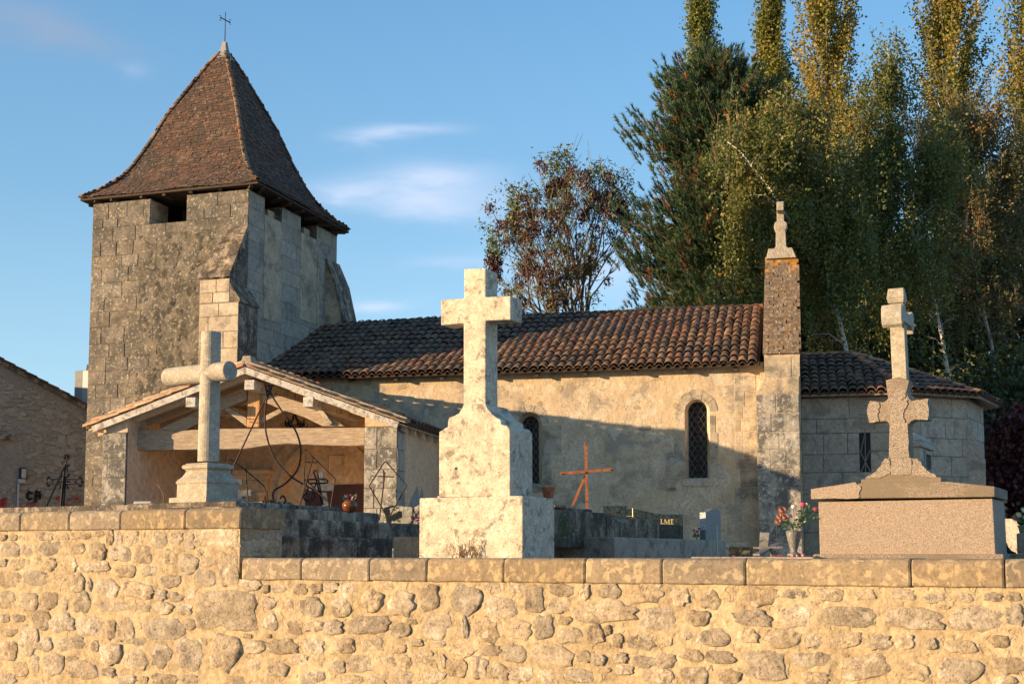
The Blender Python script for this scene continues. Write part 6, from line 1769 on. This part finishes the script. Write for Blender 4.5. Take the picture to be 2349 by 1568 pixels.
for (cx_, cy_, d0, nm) in ((555, 810, math.pi, 'left'), (1200, 815, 0, 'right'), (930, 330, -math.pi / 2, 'top')):
    g = G()
    for a in (-1.15, -.62, 0, .62, 1.15):
        t = d0 + a; R_ = 62 if abs(a) > .9 else 74
        ex, ey = cx_ + R_ * math.cos(t) * (1 if abs(a) < .9 else .6), cy_ + R_ * math.sin(t) * 1.5
        for sg_ in (-1, 1):
            n_ = 12; g.tube([K(ex + 26 * (1 - .7 * k / n_) * math.cos(t + sg_ * 5.5 * k / n_), ey + 26 * (1 - .7 * k / n_) * math.sin(t + sg_ * 5.5 * k / n_)) for k in range(n_ + 1)], .008, 4)
    for sg_ in (-1, 1):
        pts_ = [(cx_ - math.cos(d0) * 90, cy_ - math.sin(d0) * 90), (cx_ + 10 * sg_ * math.sin(d0) + 0, cy_ + 60 * sg_ * math.cos(d0)), (cx_ + 40 * math.cos(d0) + 90 * sg_ * math.sin(d0) * .7, cy_ + 40 * math.sin(d0) + 120 * sg_ * math.cos(d0)), (cx_ + 105 * math.cos(d0), cy_ + 105 * math.sin(d0))]
        g.tube([K(x, y) for x, y in pts_], .009, 4)
    g.tube([K(cx_ + 60 * math.cos(d0), cy_ + 60 * math.sin(d0)), K(cx_ + 125 * math.cos(d0), cy_ + 125 * math.sin(d0))], [.02, .003], 5)
    build(g, 'scrollwork', M_blackiron, oc)
g = G()
for (x0, y0, x1, y1) in ((850, 720, 775, 640), (930, 720, 1020, 640), (840, 890, 750, 990), (930, 890, 985, 990)):
    g.tube([K(x0, y0), K((x0 + x1) / 2 - 12, (y0 + y1) / 2), K(x1, y1)], [.012, .026, .006], 5)
build(g, 'leaf_rays', M_blackiron, oc)
g = G(); g.tube([K(885, 480, -.1), K(440, 1450, -.7)], .016, 6); g.tube(scroll_ := [K(850 + 40 * (1 - .7 * k / 12) * math.cos(-.5 - 4.6 * k / 12), 400 + 40 * (1 - .7 * k / 12) * math.sin(-.5 - 4.6 * k / 12)) for k in range(13)], .013, 5); build(g, 'stay', M_blackiron, oc)
g = G(); g.box(FW, -9, -2.9, 4.2, 4.5, 1.0, FW.hv(150, 1160.5, 4.2)[1]); o = build(g, 'inner_wall', M_ledge, bevel=.01); props(o, 'low dark blackened wall just behind the left end of the boundary wall', 'wall')
# ------------------------------------------------------------------ barn at the left
random.seed(31)
pB = at(191, 1000, 37.0); FBn = Fr(pB.x, pB.y, -27)
Hb = lambda x, y, v=0: FBn.hv(x, y, v)
bn = thing('barn', 'shaded rubble barn gable with a dark sloping tile roof at the left edge', 'barn', FBn.P(-3, 0, GZ))
rr0, rr1 = Hb(192, 936), Hb(8, 838); sl_ = (rr1[1] - rr0[1]) / (rr1[0] - rr0[0]); ur_ = rr1[0] - 1.2; zr__ = rr0[1] + sl_ * (ur_ - rr0[0])
ol = [(0.6, .2), (0.6, rr0[1] + sl_ * .6 - .02), (ur_, zr__ - .02), (2 * ur_ - .6, rr0[1] - .02 + sl_ * .6), (2 * ur_ - .6, .2)]
g = G(); g.prism(FBn, ol, 0.02, 9); bw = build(g, 'barn_wall', M_barn, bn)
g = G()
for sg_, (a, b) in ((1, (.75, ur_)), (-1, (2 * ur_ - .75, ur_))):
    za_, zb_ = (rr0[1] + sl_ * .75), zr__
    g.hexa([FBn.P(a, -.12, za_ - .02), FBn.P(b, -.12, zb_ - .02), FBn.P(b, 9.1, zb_ - .02), FBn.P(a, 9.1, za_ - .02), FBn.P(a, -.12, za_ + .10), FBn.P(b, -.12, zb_ + .10), FBn.P(b, 9.1, zb_ + .10), FBn.P(a, 9.1, za_ + .10)] if sg_ > 0 else
           [FBn.P(b, -.12, zb_ - .02), FBn.P(a, -.12, za_ - .02), FBn.P(a, 9.1, za_ - .02), FBn.P(b, 9.1, zb_ - .02), FBn.P(b, -.12, zb_ + .10), FBn.P(a, -.12, za_ + .10), FBn.P(a, 9.1, za_ + .10), FBn.P(b, 9.1, zb_ + .10)])
br_ = build(g, 'barn_roof', M_ledge, bn)
lo, hi = FBn.P(.75, -.14, rr0[1] + sl_ * .75 + .11), FBn.P(ur_, -.14, zr__ + .11); DV, _ = canal_mesh(M_flat, .44, .09, .075, .014, 'verge_tile')
S = (hi - lo).normalized(); al = Vector((FBn.v.x, FBn.v.y, 0)); n_ = int((hi - lo).length / .33)
for k in range(n_):
    y = (S - Vector((0, 0, 1)) * .05).normalized(); x = (al - y * al.dot(y)).normalized(); z = x.cross(y); z = z if z.z > 0 else -z
    inst('verge_tile', DV, br_, basis(lo + S * (.33 * k) + al * .06, z.cross(y) * -1 if False else y.cross(z), y, z))
# relief stones, two sizes of real lumps
g = G()
for i in range(620):
    u = random.uniform(ur_ * .98, .3); z = random.uniform(1.4, 6.5)
    if z > rr0[1] + sl_ * u - .25: continue
    if noise.noise((u * .6, z * .6, 9)) > .38: continue
    w_, h_ = random.uniform(.06, .19), random.uniform(.04, .09); n = 8; vs = []
    for q_, dv in ((1, .021), (.8, -.012 * random.uniform(.0, 1.2))):
        for k in range(n):
            a = 2 * math.pi * k / n; r = 1 + .3 * noise.noise((k * 1.3, i, 0)); vs.append(FBn.P(u + w_ * r * q_ * math.cos(a), dv, z + h_ * r * q_ * math.sin(a)))
    g.add(vs, [(k, (k + 1) % n, n + (k + 1) % n, n + k) for k in range(n)] + [tuple(range(n, 2 * n))], random.random())
build(g, 'rubble', M_barnstone, bw, fix=False, kind='stuff')
Zb = lambda x, y: ((x / 2.3056) / 1.7437, (1380 + y / 2.3056) / 1.7437)
for (x0, y0, x1, y1) in ((565, 740, 650, 822), (528, 828, 610, 920), (612, 828, 690, 920), (555, 925, 635, 1030), (638, 925, 700, 990), (495, 1035, 640, 1130), (642, 1035, 690, 1140), (690, 880, 770, 930)):
    a = Hb(*Zb(x0, y1)); b = Hb(*Zb(x1, y0)); g = G(); g.box(FBn, a[0] + .01, b[0] - .01, -.006, .03, a[1] + .01, b[1] - .01); build(g, 'quoin_stone', M_barnstone, bw)
g = G(); a = Hb(-10, 1005); b = Hb(24, 1005); zc = Hb(10, 1002)[1]; g.tube([FBn.P(a[0], -.08, zc), FBn.P(b[0], -.14, zc)], .09, 8); build(g, 'corbel', M_ledge, bn)


# spray paint strokes, a few millimetres proud of the wall
def stroke(g, pts, w_):
    P_ = [Hb(*Zb(x, y)) for x, y in pts]
    for (a, b), (c, d) in zip(P_[:-1], P_[1:]):
        L = math.hypot(c - a, d - b); n = max(1, int(L / .04))
        for k in range(n + 1):
            u, z = a + (c - a) * k / n, b + (d - b) * k / n; m = 9; rr = w_ * (1 + .15 * noise.noise((u * 9, z * 9, 1)))
            g.add([FBn.P(u + rr * math.cos(2 * math.pi * q / m), -.040, z + rr * math.sin(2 * math.pi * q / m)) for q in range(m)] + [FBn.P(u + rr * 1.02 * math.cos(2 * math.pi * q / m), .03, z + rr * math.sin(2 * math.pi * q / m)) for q in range(m)],
                  [tuple(range(m))] + [(q, (q + 1) % m, m + (q + 1) % m, m + q) for q in range(m)])


g = G(); stroke(g, [(290, 1362), (268, 1352), (252, 1375), (252, 1402), (266, 1420), (286, 1415)], .042)
build(g, 'painted_letter', M_paintblk, bw, fix=False)
g = G(); stroke(g, [(336, 1345), (332, 1390), (324, 1435)], .042); stroke(g, [(340, 1352), (366, 1358), (370, 1380), (345, 1388)], .032); stroke(g, [(345, 1388), (370, 1398), (366, 1412), (340, 1422)], .032)
build(g, 'painted_letter', M_paintblk, bw, fix=False)
g = G(); stroke(g, [(2, 1480), (20, 1430), (40, 1418), (42, 1482)], .05); stroke(g, [(12, 1462), (42, 1462)], .035)
stroke(g, [(255, 1480), (262, 1458), (285, 1462), (290, 1485), (300, 1455), (308, 1480)], .025); stroke(g, [(525, 1402), (545, 1395), (548, 1440)], .028); stroke(g, [(545, 1395), (520, 1412), (548, 1415)], .02)
stroke(g, [(672, 1405), (700, 1415), (730, 1432)], .032); stroke(g, [(712, 1400), (722, 1412), (750, 1440)], .016); stroke(g, [(610, 1470), (625, 1425), (650, 1410)], .016); stroke(g, [(330, 1455), (355, 1465)], .018)
build(g, 'red_graffiti', M_paintred, bw, fix=False)
# meter box and conduit
mb = thing('meter_box', 'grey electric meter box with a white cover and pipe on the shaded barn wall', 'meter box', FBn.P(*[Hb(*Zb(205, 1200))[0], -.1, Hb(*Zb(205, 1200))[1]]))
def wb(x0, y0, x1, y1, v0, v1, nm, m, bev=.01):
    a = Hb(*Zb(x0, y1)); b = Hb(*Zb(x1, y0)); g = G(); g.box(FBn, a[0], b[0], v0, v1, a[1], b[1]); return build(g, nm, m, mb, bevel=bev)
wb(172, 1132, 245, 1232, -.14, -.01, 'back_box', M_paintblk); wb(190, 1142, 238, 1228, -.19, -.141, 'cover', M_meter, .02); wb(162, 1234, 232, 1272, -.12, -.01, 'lower_box', M_meter)
wb(148, 1274, 182, 1490, -.09, -.01, 'pipe', M_meter, .02) if False else wb(152, 1274, 178, 1500, -.09, -.01, 'pipe', M_meter, .01)
# concrete flue between barn and tower
Yf = 42; F8 = Fr(at(180, 900, Yf).x, Yf, 20); a0, zt_ = F8.hv(172, 850); a1, _ = F8.hv(190, 850)
fl = thing('chimney', 'square grey concrete chimney between the barn roof and the tower', 'chimney', F8.P((a0 + a1) / 2, .2, 3))
g = G(); g.box(F8, a0, a1, 0, .4, 1, zt_); build(g, 'flue', M_conc, fl, bevel=.01)
g = G(); g.tube([F8.P(a1 + .08, .2, zt_ - .0), F8.P(a1 + .12, .2, zt_ + .2)], .10, 8); build(g, 'clay_pot', M_channel, fl)
g = G(); g.box(F8, a1 + .001, a1 + .5, .0, .4, 1, zt_ - .02); build(g, 'side_flue', M_meter, fl)

# ------------------------------------------------------------------ trees


def leaf_mesh(name, parent, mat, c, L, W, droop=0.0, rnd=None, kind=None):
    """c (N,3) centres; one small diamond each"""
    n = len(c); a = rng_np.normal(size=(n, 3)); a[:, 2] -= droop; a /= np.linalg.norm(a, axis=1)[:, None]
    b = rng_np.normal(size=(n, 3)); b -= a * (a * b).sum(1)[:, None]; b /= np.linalg.norm(b, axis=1)[:, None]
    s = rng_np.uniform(.65, 1.25, (n, 1)); A = a * L * s; B = b * W * s
    loc = np.array(wloc(parent)); c = c - loc
    v = np.stack([c - A, c + B, c + A, c - B], 1).reshape(-1, 3)
    me = bpy.data.meshes.new(name); me.vertices.add(4 * n); me.vertices.foreach_set('co', v.ravel())
    me.loops.add(4 * n); me.loops.foreach_set('vertex_index', np.arange(4 * n, dtype=np.int32)); me.polygons.add(n)
    me.polygons.foreach_set('loop_start', np.arange(0, 4 * n, 4, dtype=np.int32)); me.polygons.foreach_set('loop_total', np.full(n, 4, np.int32))
    at_ = me.attributes.new('rnd', 'FLOAT', 'FACE'); r = rng_np.uniform(0, 1, n) if rnd is None else np.clip(rnd, 0, 1); at_.data.foreach_set('value', r.astype(np.float32))
    me.materials.append(mat); me.update(); me.validate()
    return props(link(name, me, parent), kind=kind)


def clump_noise(c, s, seed):
    return np.array([noise.noise((p[0] * s + seed, p[1] * s, p[2] * s)) for p in c])


def px_scale(Y): return Y / FPX


POP = [(1617, 108, 128, 72, M_lpopg, 'leftmost slender poplar rising behind the pine, green gold crown cut by the top edge'),
       (1778, 92, 100, 70, M_lpop, 'narrow yellowing poplar just right of the pine top'),
       (1907, 106, 100, 66, M_lpop, 'broad golden poplar in the middle of the row behind the birches'),
       (2190, 112, 100, 66, M_lpop, 'tall golden poplar above the right hand birches'),
       (2396, 100, 100, 64, M_lpop, 'poplar cut off by the right edge of the picture')]
for i, (px, hw, _, Y, mat, lab) in enumerate(POP):
    random.seed(50 + i); base = at(px, 600, Y); base.z = GZ; s = px_scale(Y)
    H_ = 34 + (i == 2) * 1.5 + (i == 3) * 2 - (i == 1) * 3
    t = thing('poplar_tree', lab, 'tree', base, 'row of tall poplars behind the church')
    g = G(); lean = (at(px, 100, Y).x - at(px, 1000, Y).x) * 0
    g.tube([base + Vector((0, 0, z)) for z in np.linspace(-.2, H_ - 1, 8)], [.38, .04], 7)
    cl = []
    # crown half width against height, in photo units
    for k in range(330):
        z0 = random.uniform(7, H_ - 1.5); f = z0 / H_
        wmax = hw * s * (1.15 if f < .45 else 1) * min(1, (1 - f) * 3.2) * (.9 + .35 * noise.noise((z0 * .5, i * 7, a_ := random.uniform(0, 3))))
        if i == 0 and z0 > 24: wmax *= .7
        a = random.uniform(0, 6.28); L = random.uniform(1.8, 4.2); d = Vector((math.cos(a), math.sin(a), 0)); rmax = wmax * random.uniform(.3, 1.04)
        pth = [base + Vector((0, 0, z0))] + [base + Vector((0, 0, z0 + L * q)) + d * (rmax * (q ** .6)) for q in (.3, .65, 1)]
        if k % 2 == 0: g.tube(pth, [.05, .012], 4)
        for q in range(170):
            t_ = random.uniform(.25, 1.08); j = min(int(t_ * 3), 2); p = pth[j].lerp(pth[j + 1], min(t_ * 3 - j, 1.2)); cl.append((p.x + random.gauss(0, .17), p.y + random.gauss(0, .17), p.z + random.gauss(0, .26)))
    build(g, 'trunk', M_gbark, t, smooth=True)
    c = np.array(cl); r = rng_np.uniform(0, 1, len(c)) * .6 + .35 + .5 * clump_noise(c, .5, i * 3.0) + (.12 if i > 1 else -.1)
    leaf_mesh('crown', t, mat, c, .085, .062, rnd=r)

# ---- birches
BIR = [  # trunk paths in photo units, distance, crown blobs (x, y, rx, ry), label, leaf material
    ([[(1960, 900), (1930, 740), (1880, 640), (1830, 540), (1770, 440), (1700, 350), (1660, 320)], [(1880, 640), (1870, 520), (1850, 400), (1830, 300)], [(1830, 540), (1760, 480), (1700, 450)]], 39.5,
     [(1780, 330, 110, 110, 1.0), (1860, 430, 130, 170, 1.2), (1900, 600, 130, 170, 1.1), (1720, 420, 70, 130, .7), (1830, 260, 60, 60, .5), (1760, 560, 80, 120, .6), (1690, 640, 60, 100, .3), (1730, 300, 90, 80, .6), (1960, 480, 110, 160, .8)], 'leaning birch left of the gable cross with forked white limbs', M_lbir),
    ([[(2190, 980), (2170, 800), (2130, 650), (2100, 560), (2080, 470), (2030, 390), (1990, 360)], [(2100, 560), (2110, 440), (2100, 330), (2060, 200), (2035, 110)], [(2080, 470), (2110, 300), (2090, 240)], [(2100, 560), (2160, 470), (2200, 400)]], 42.0,
     [(2035, 160, 55, 80, .5), (2050, 300, 90, 130, .9), (2020, 450, 110, 150, 1.1), (2110, 560, 120, 170, 1.1), (2010, 640, 90, 130, .9), (2140, 380, 90, 130, .8), (1980, 300, 50, 90, .45)], 'weeping birch with a tall bare white top right of the chimney cross', M_lbir),
    ([[(2300, 960), (2270, 780), (2240, 640), (2220, 520), (2210, 400), (2180, 300), (2150, 230)], [(2220, 520), (2260, 400), (2290, 300)], [(2240, 640), (2200, 560), (2150, 470)]], 47.0,
     [(2190, 290, 90, 110, .9), (2270, 260, 60, 80, .6), (2240, 430, 120, 160, 1.2), (2300, 600, 110, 190, 1.1), (2200, 640, 110, 170, 1.0), (2330, 380, 60, 150, .6)], 'russet tinted birch nearest the right edge of the grove', M_lbirr),
    ([[(2120, 980), (2060, 800), (2010, 650), (1970, 520), (1950, 420)]], 52.0,
     [(1960, 400, 100, 130, .9), (1980, 560, 130, 170, 1.0), (2040, 740, 150, 150, 1.0), (1900, 740, 110, 140, .8)], 'dark green birch standing behind the other birches', M_ldark)]
for i, (paths, Y, blobs, lab, mat) in enumerate(BIR):
    random.seed(70 + i); s = px_scale(Y); b0 = at(*paths[0][0], Y); base = Vector((b0.x + (0.6 if i < 3 else .8), b0.y, GZ))
    t = thing('birch_tree', lab, 'tree', base, 'birch grove right of the church'); g = G(); twigs = G()
    for j, pth in enumerate(paths):
        P_ = [at(x, y, Y + (.5 * j) + .8 * math.sin(k * 1.3 + j)) for k, (x, y) in enumerate(pth)]
        if j == 0: P_ = [base, base.lerp(P_[0], .55)] + P_
        r0 = .085 if j == 0 else .042
        # smooth and slightly crooked
        Q = []
        for a, b in zip(P_[:-1], P_[1:]):
            for k in range(3): p = a.lerp(b, k / 3); Q.append(p + Vector((random.uniform(-.05, .05), random.uniform(-.05, .05), 0)))
        Q.append(P_[-1]); g.tube(Q, [r0, .015], 6)
        for q in Q[4 if j == 0 else 1:-4]:
            for m in range(3):
                a = random.uniform(0, 6.28); L = random.uniform(.5, 1.6); e = q + Vector((math.cos(a) * L * .7, math.sin(a) * L * .7, L * random.uniform(.2, .7))); mid = q.lerp(e, .5) + Vector((0, 0, L * .12)); g.tube([q, mid, e], [.018, .005], 4)
    build(g, 'trunk', M_bbark, t, smooth=True)
    cl = []
    for (bx, by, rx, ry, wgt) in blobs:
        for k in range(int(760 * wgt)):
            an, rr = random.uniform(0, 6.28), min(1.35, abs(random.gauss(0, .62)))
            x, y = bx + rx * rr * math.cos(an), by + ry * rr * math.sin(an); dY = random.uniform(-.8, 1.1) * rx * s * 1.1
            p = at(x, y, Y + dY)
            if noise.noise((p.x * .8, p.y * .8 + i * 5, p.z * .8)) < -.05: continue
            L = random.uniform(.5, 1.5); sw = Vector((random.uniform(-.15, .15), random.uniform(-.15, .15), 0))
            if k % 7 == 0: twigs.tube([p, p + sw * .5 + Vector((0, 0, -L * .4)), p + sw + Vector((0, 0, -L))], .006, 3, caps=False)
            for q in range(int(17 * L) + 4):
                f = random.random(); cl.append((p.x + sw.x * f + random.gauss(0, .09), p.y + sw.y * f + random.gauss(0, .09), p.z - L * f + random.gauss(0, .04)))
    build(twigs, 'twigs', M_gbark, t, fix=False, kind='stuff')
    c = np.array(cl); print('birch leaves', len(c)); r = rng_np.uniform(0, 1, len(c)) * .8 + .1 + .45 * clump_noise(c, .6, i * 5.0)
    leaf_mesh('crown', t, mat, c, .062, .034, droop=.8, rnd=r)

# ---- darker trees closing the grove
DK = [(1760, 800, 150, 190, 56, 'dark leafy tree behind the pine foot', M_ldark), (1950, 760, 170, 260, 57, 'dense dark tree behind the leaning birch', M_ldark), (2140, 800, 160, 240, 54, 'dense dark tree behind the weeping birch', M_ldark),
      (2310, 720, 150, 330, 52, 'tall dark tree at the right edge behind the russet birch', M_ldark), (2040, 960, 190, 150, 47, 'low dark undergrowth tree above the apse roof', M_ldark), (2290, 1060, 110, 210, 43, 'dark shrubby tree right of the apse', M_ldark)]
for i, (x, y, rx, ry, Y, lab, mat) in enumerate(DK):
    random.seed(90 + i); s = px_scale(Y); base = at(x, 1100, Y); base.z = GZ; t = thing('dark_tree', lab, 'tree', base); g = G()
    top = at(x, y - ry * .6, Y); g.tube([base, base.lerp(top, .5) + Vector((.2, 0, 0)), top], [.22, .05], 6); cl = []
    for k in range(70):
        an, rr, h = random.uniform(0, 6.28), random.random() ** .5, random.random()
        p = at(x + rx * rr * math.cos(an), y + ry * rr * math.sin(an), Y + random.uniform(-1, 1) * rx * s * .8)
        q = base.lerp(top, min(.95, max(.15, (p.z - base.z) / (top.z - base.z) * .8))); g.tube([q, q.lerp(p, .6) + Vector((0, 0, .2)), p], [.04, .01], 4)
        R_ = random.uniform(.6, 1.5)
        for m in range(330): d = Vector((random.gauss(0, 1), random.gauss(0, 1), random.gauss(0, .8))); cl.append(tuple(p + d * R_ * .48))
    build(g, 'trunk', M_gbark, t, smooth=True); c = np.array(cl); r = rng_np.uniform(0, 1, len(c)) * .9 + .25 * clump_noise(c, .7, i * 2.0)
    leaf_mesh('crown', t, mat, c, .11, .07, rnd=r)
# red creeper bank
random.seed(7); Y = 38; base = at(2330, 1200, Y); base.z = GZ; cl = []
for k in range(260):
    x = random.uniform(2245, 2480); top = 1180 - min(1, max(0, (x - 2240) / 70)) * 230 + 30 * noise.noise((x * .02, 1, 1)); y = random.uniform(top, 1290); p = at(x, y, Y + random.uniform(-.8, 1.2))
    for m in range(90): cl.append((p.x + random.gauss(0, .25), p.y + random.gauss(0, .25), p.z + random.gauss(0, .25)))
rb = thing('red_shrub', 'dark red leaved shrub at the right edge behind the gravestones', 'shrub', base); leaf_mesh('foliage', rb, M_lred, np.array(cl), .08, .065)
g = G(); 
for k in range(14): q = base + Vector((random.uniform(-1, 2), random.uniform(-.5, .5), 0)); g.tube([q, q + Vector((random.uniform(-.4, .4), 0, random.uniform(1.5, 3)))], [.04, .01], 5)
build(g, 'stems', M_gbark, rb)

# ---- pine
random.seed(13); Yp = 45.5; s = px_scale(Yp); base = at(1725, 1100, Yp); base.z = GZ
pn = thing('pine_tree', 'large dark pine with rusty needles behind the nave roof', 'tree', base)
tp = [(1722, 900), (1722, 720), (1718, 600), (1705, 480), (1690, 380), (1672, 280), (1655, 190), (1650, 145)]
TP = [base] + [at(x, y, Yp) for x, y in tp]; g = G(); g.tube(TP, [.36, .05], 9)


def trunk_at(z):
    for a, b in zip(TP[:-1], TP[1:]):
        if a.z <= z <= b.z: return a.lerp(b, (z - a.z) / (b.z - a.z))
    return TP[-1].copy()


SIL = [(135, 45, 40), (170, 95, 95), (210, 165, 125), (240, 165, 145), (270, 175, 140), (315, 235, 130), (370, 225, 110), (420, 170, 110), (480, 250, 110), (520, 300, 100), (560, 310, 110), (620, 270, 120), (680, 300, 140), (730, 300, 150), (900, 260, 160)]


def sil(y):
    for a, b in zip(SIL[:-1], SIL[1:]):
        if a[0] <= y <= b[0]: f = (y - a[0]) / (b[0] - a[0]); return a[1] + (b[1] - a[1]) * f, a[2] + (b[2] - a[2]) * f
    return SIL[-1][1:]


tufts = []
for k in range(500):
    y = 138 + 650 * random.random() ** .85; L_, R_ = sil(y); a = random.uniform(0, 2 * math.pi); q = at(1700, y, Yp); q = trunk_at(q.z)
    c_ = math.cos(a); rad = ((L_ * 1.1 if c_ < 0 else R_) * s) * (abs(c_)) + (1 - abs(c_)) * (L_ + R_) / 2 * s * .85; rad *= random.uniform(.55, 1.04)
    if y < 200: rad = min(rad, 2.2)
    e = q + Vector((c_ * rad, math.sin(a) * rad, .12 * rad + random.uniform(-.3, .5))); st_p = q - Vector((0, 0, min(.12 * rad, .7)))
    mid = st_p.lerp(e, .5) + Vector((0, 0, -.06 * rad)); pth = [st_p, mid, e]
    g.tube(pth, [.02 + .008 * rad, .010], 4)
    nt = int(9 + rad * 7)
    for m in range(nt):
        f = random.uniform(.35, 1.02); p = (st_p.lerp(mid, f * 2) if f < .5 else mid.lerp(e, (f - .5) * 2)); w_ = .25 + .5 * (1 - f) + .2 * rad * .3
        off = Vector((random.gauss(0, .34), random.gauss(0, .34), random.gauss(.08, .2))) * (.5 + .35 * w_ * 2)
        pp = p + off; tufts.append((pp, f, (pp - q).normalized()))
build(g, 'trunk', M_pbark, pn, smooth=True)
print('tufts', len(tufts)); N_ = len(tufts); K_ = 42
P0 = np.array([t[0] for t in tufts]); D0 = np.array([t[2] for t in tufts]) * .55 + np.array([0, 0, .75])
rn = np.where(rng_np.uniform(0, 1, N_) < .07 + .13 * (np.array([t[1] for t in tufts]) < .6), rng_np.uniform(.84, 1, N_), rng_np.uniform(0, .8, N_))
P_ = np.repeat(P0, K_, 0); D_ = np.repeat(D0, K_, 0) + rng_np.normal(0, .42, (N_ * K_, 3)); D_ /= np.linalg.norm(D_, axis=1)[:, None]
off = rng_np.uniform(-.12, .16, (N_ * K_, 1)); P_ = P_ + np.repeat(D0 / np.linalg.norm(D0, axis=1)[:, None], K_, 0) * off
B_ = np.cross(D_, rng_np.normal(size=D_.shape)); B_ /= np.linalg.norm(B_, axis=1)[:, None]
Ln = .20; loc = np.array(wloc(pn)); v = np.stack([P_ - B_ * .013, P_ + B_ * .013, P_ + D_ * Ln * rng_np.uniform(.7, 1.1, (N_ * K_, 1))], 1).reshape(-1, 3) - loc; n = N_ * K_
me = bpy.data.meshes.new('needles'); me.vertices.add(3 * n); me.vertices.foreach_set('co', v.ravel()); me.loops.add(3 * n); me.loops.foreach_set('vertex_index', np.arange(3 * n, dtype=np.int32)); me.polygons.add(n)
me.polygons.foreach_set('loop_start', np.arange(0, 3 * n, 3, dtype=np.int32)); me.polygons.foreach_set('loop_total', np.full(n, 3, np.int32))
me.attributes.new('rnd', 'FLOAT', 'FACE').data.foreach_set('value', np.clip(np.repeat(rn, K_) + rng_np.normal(0, .04, n), 0, 1).astype(np.float32)); me.materials.append(M_lpine); me.update(); me.validate(); link('needles', me, pn)

# ---- ash tree with hanging brown keys
random.seed(23); Ya = 48; base = at(1320, 1000, Ya); base.z = GZ; ah = thing('ash_tree', 'open crowned ash with hanging brown seed bunches left of the pine', 'tree', base)
g = G(); keys = []; lv = []


ZMAX_ = at(1320, 400, Ya).z


def grow(p, d, L, r, lev):
    n = 4; pth = [p]
    for k in range(n):
        d = (d + Vector((random.gauss(0, .10), random.gauss(0, .10), .05))).normalized(); p = p + d * L / n; pth.append(p)
    g.tube(pth, [r, r * .55], 5 if lev < 2 else 3, caps=False)
    if pth[-1].z > ZMAX_: return
    if lev >= 3 or L < .45:
        if random.random() < .33: keys.append(pth[-1])
        if random.random() < .3: lv.append((pth[-1], d))
        return
    nb = 3 if lev < 1 else random.choice([3, 4])
    for k in range(nb):
        a = random.uniform(0, 6.28); sp = random.uniform(.35, .75); ax = d.orthogonal().normalized(); ax = Matrix.Rotation(a, 3, d) @ ax; nd = (d + ax * sp).normalized(); nd.z = abs(nd.z) * .8 + .12; q = pth[random.choice([2, 3, 4])]
        grow(q, nd.normalized(), L * random.uniform(.6, .85), r * .55, lev + 1)


root = at(1335, 800, Ya)
g.tube([base, root], [.2, .16], 7)
for (x, y) in ((1140, 660), (1135, 600), (1165, 540), (1150, 640), (1190, 560), (1240, 470), (1290, 400), (1345, 420), (1400, 440), (1200, 700), (1420, 560), (1310, 560), (1250, 620), (1370, 620)):
    tgt = at(x, y, Ya + random.uniform(-1.5, 1.5)); st0 = root + Vector((random.uniform(-.1, .1), 0, random.uniform(-.6, .3))); d = (tgt - st0); L = d.length * .56
    grow(st0, (d.normalized() + Vector((0, 0, .1))).normalized(), L, .07, 0)
for (x, y) in ((1280, 345), (1300, 340), (1262, 360), (1375, 385), (1395, 380), (1415, 400), (1350, 390), (1215, 420), (1177, 430), (1185, 440), (1130, 520), (1140, 530), (1440, 410)):
    top = at(x, y, Ya); lo_ = at(x + random.uniform(-5, 5), y + 90, Ya); g.tube([lo_, lo_.lerp(top, .5), top], [.018, .006], 3)
    for k in range(9): lv.append((lo_.lerp(top, random.uniform(.35, 1)), Vector((0, 0, 1))))
    for k in range(7): keys.append(lo_.lerp(top, random.uniform(-.1, .4)) + Vector((random.uniform(-.15, .15), 0, 0)))
build(g, 'trunk', M_gbark, ah, smooth=False, fix=False)
print('keys', len(keys), 'lv', len(lv))
cl = []
for p in keys:
    for k in range(80): cl.append((p.x + random.gauss(0, .10), p.y + random.gauss(0, .10), p.z - abs(random.gauss(0, .22))))
leaf_mesh('seed_bunches', ah, M_lkey, np.array(cl), .06, .026, droop=2.0)
cl = []
for p, d in lv:
    for k in range(24): cl.append((p.x + random.gauss(0, .16), p.y + random.gauss(0, .16), p.z + random.gauss(0, .16)))
leaf_mesh('leaves', ah, M_lash, np.array(cl), .085, .028)
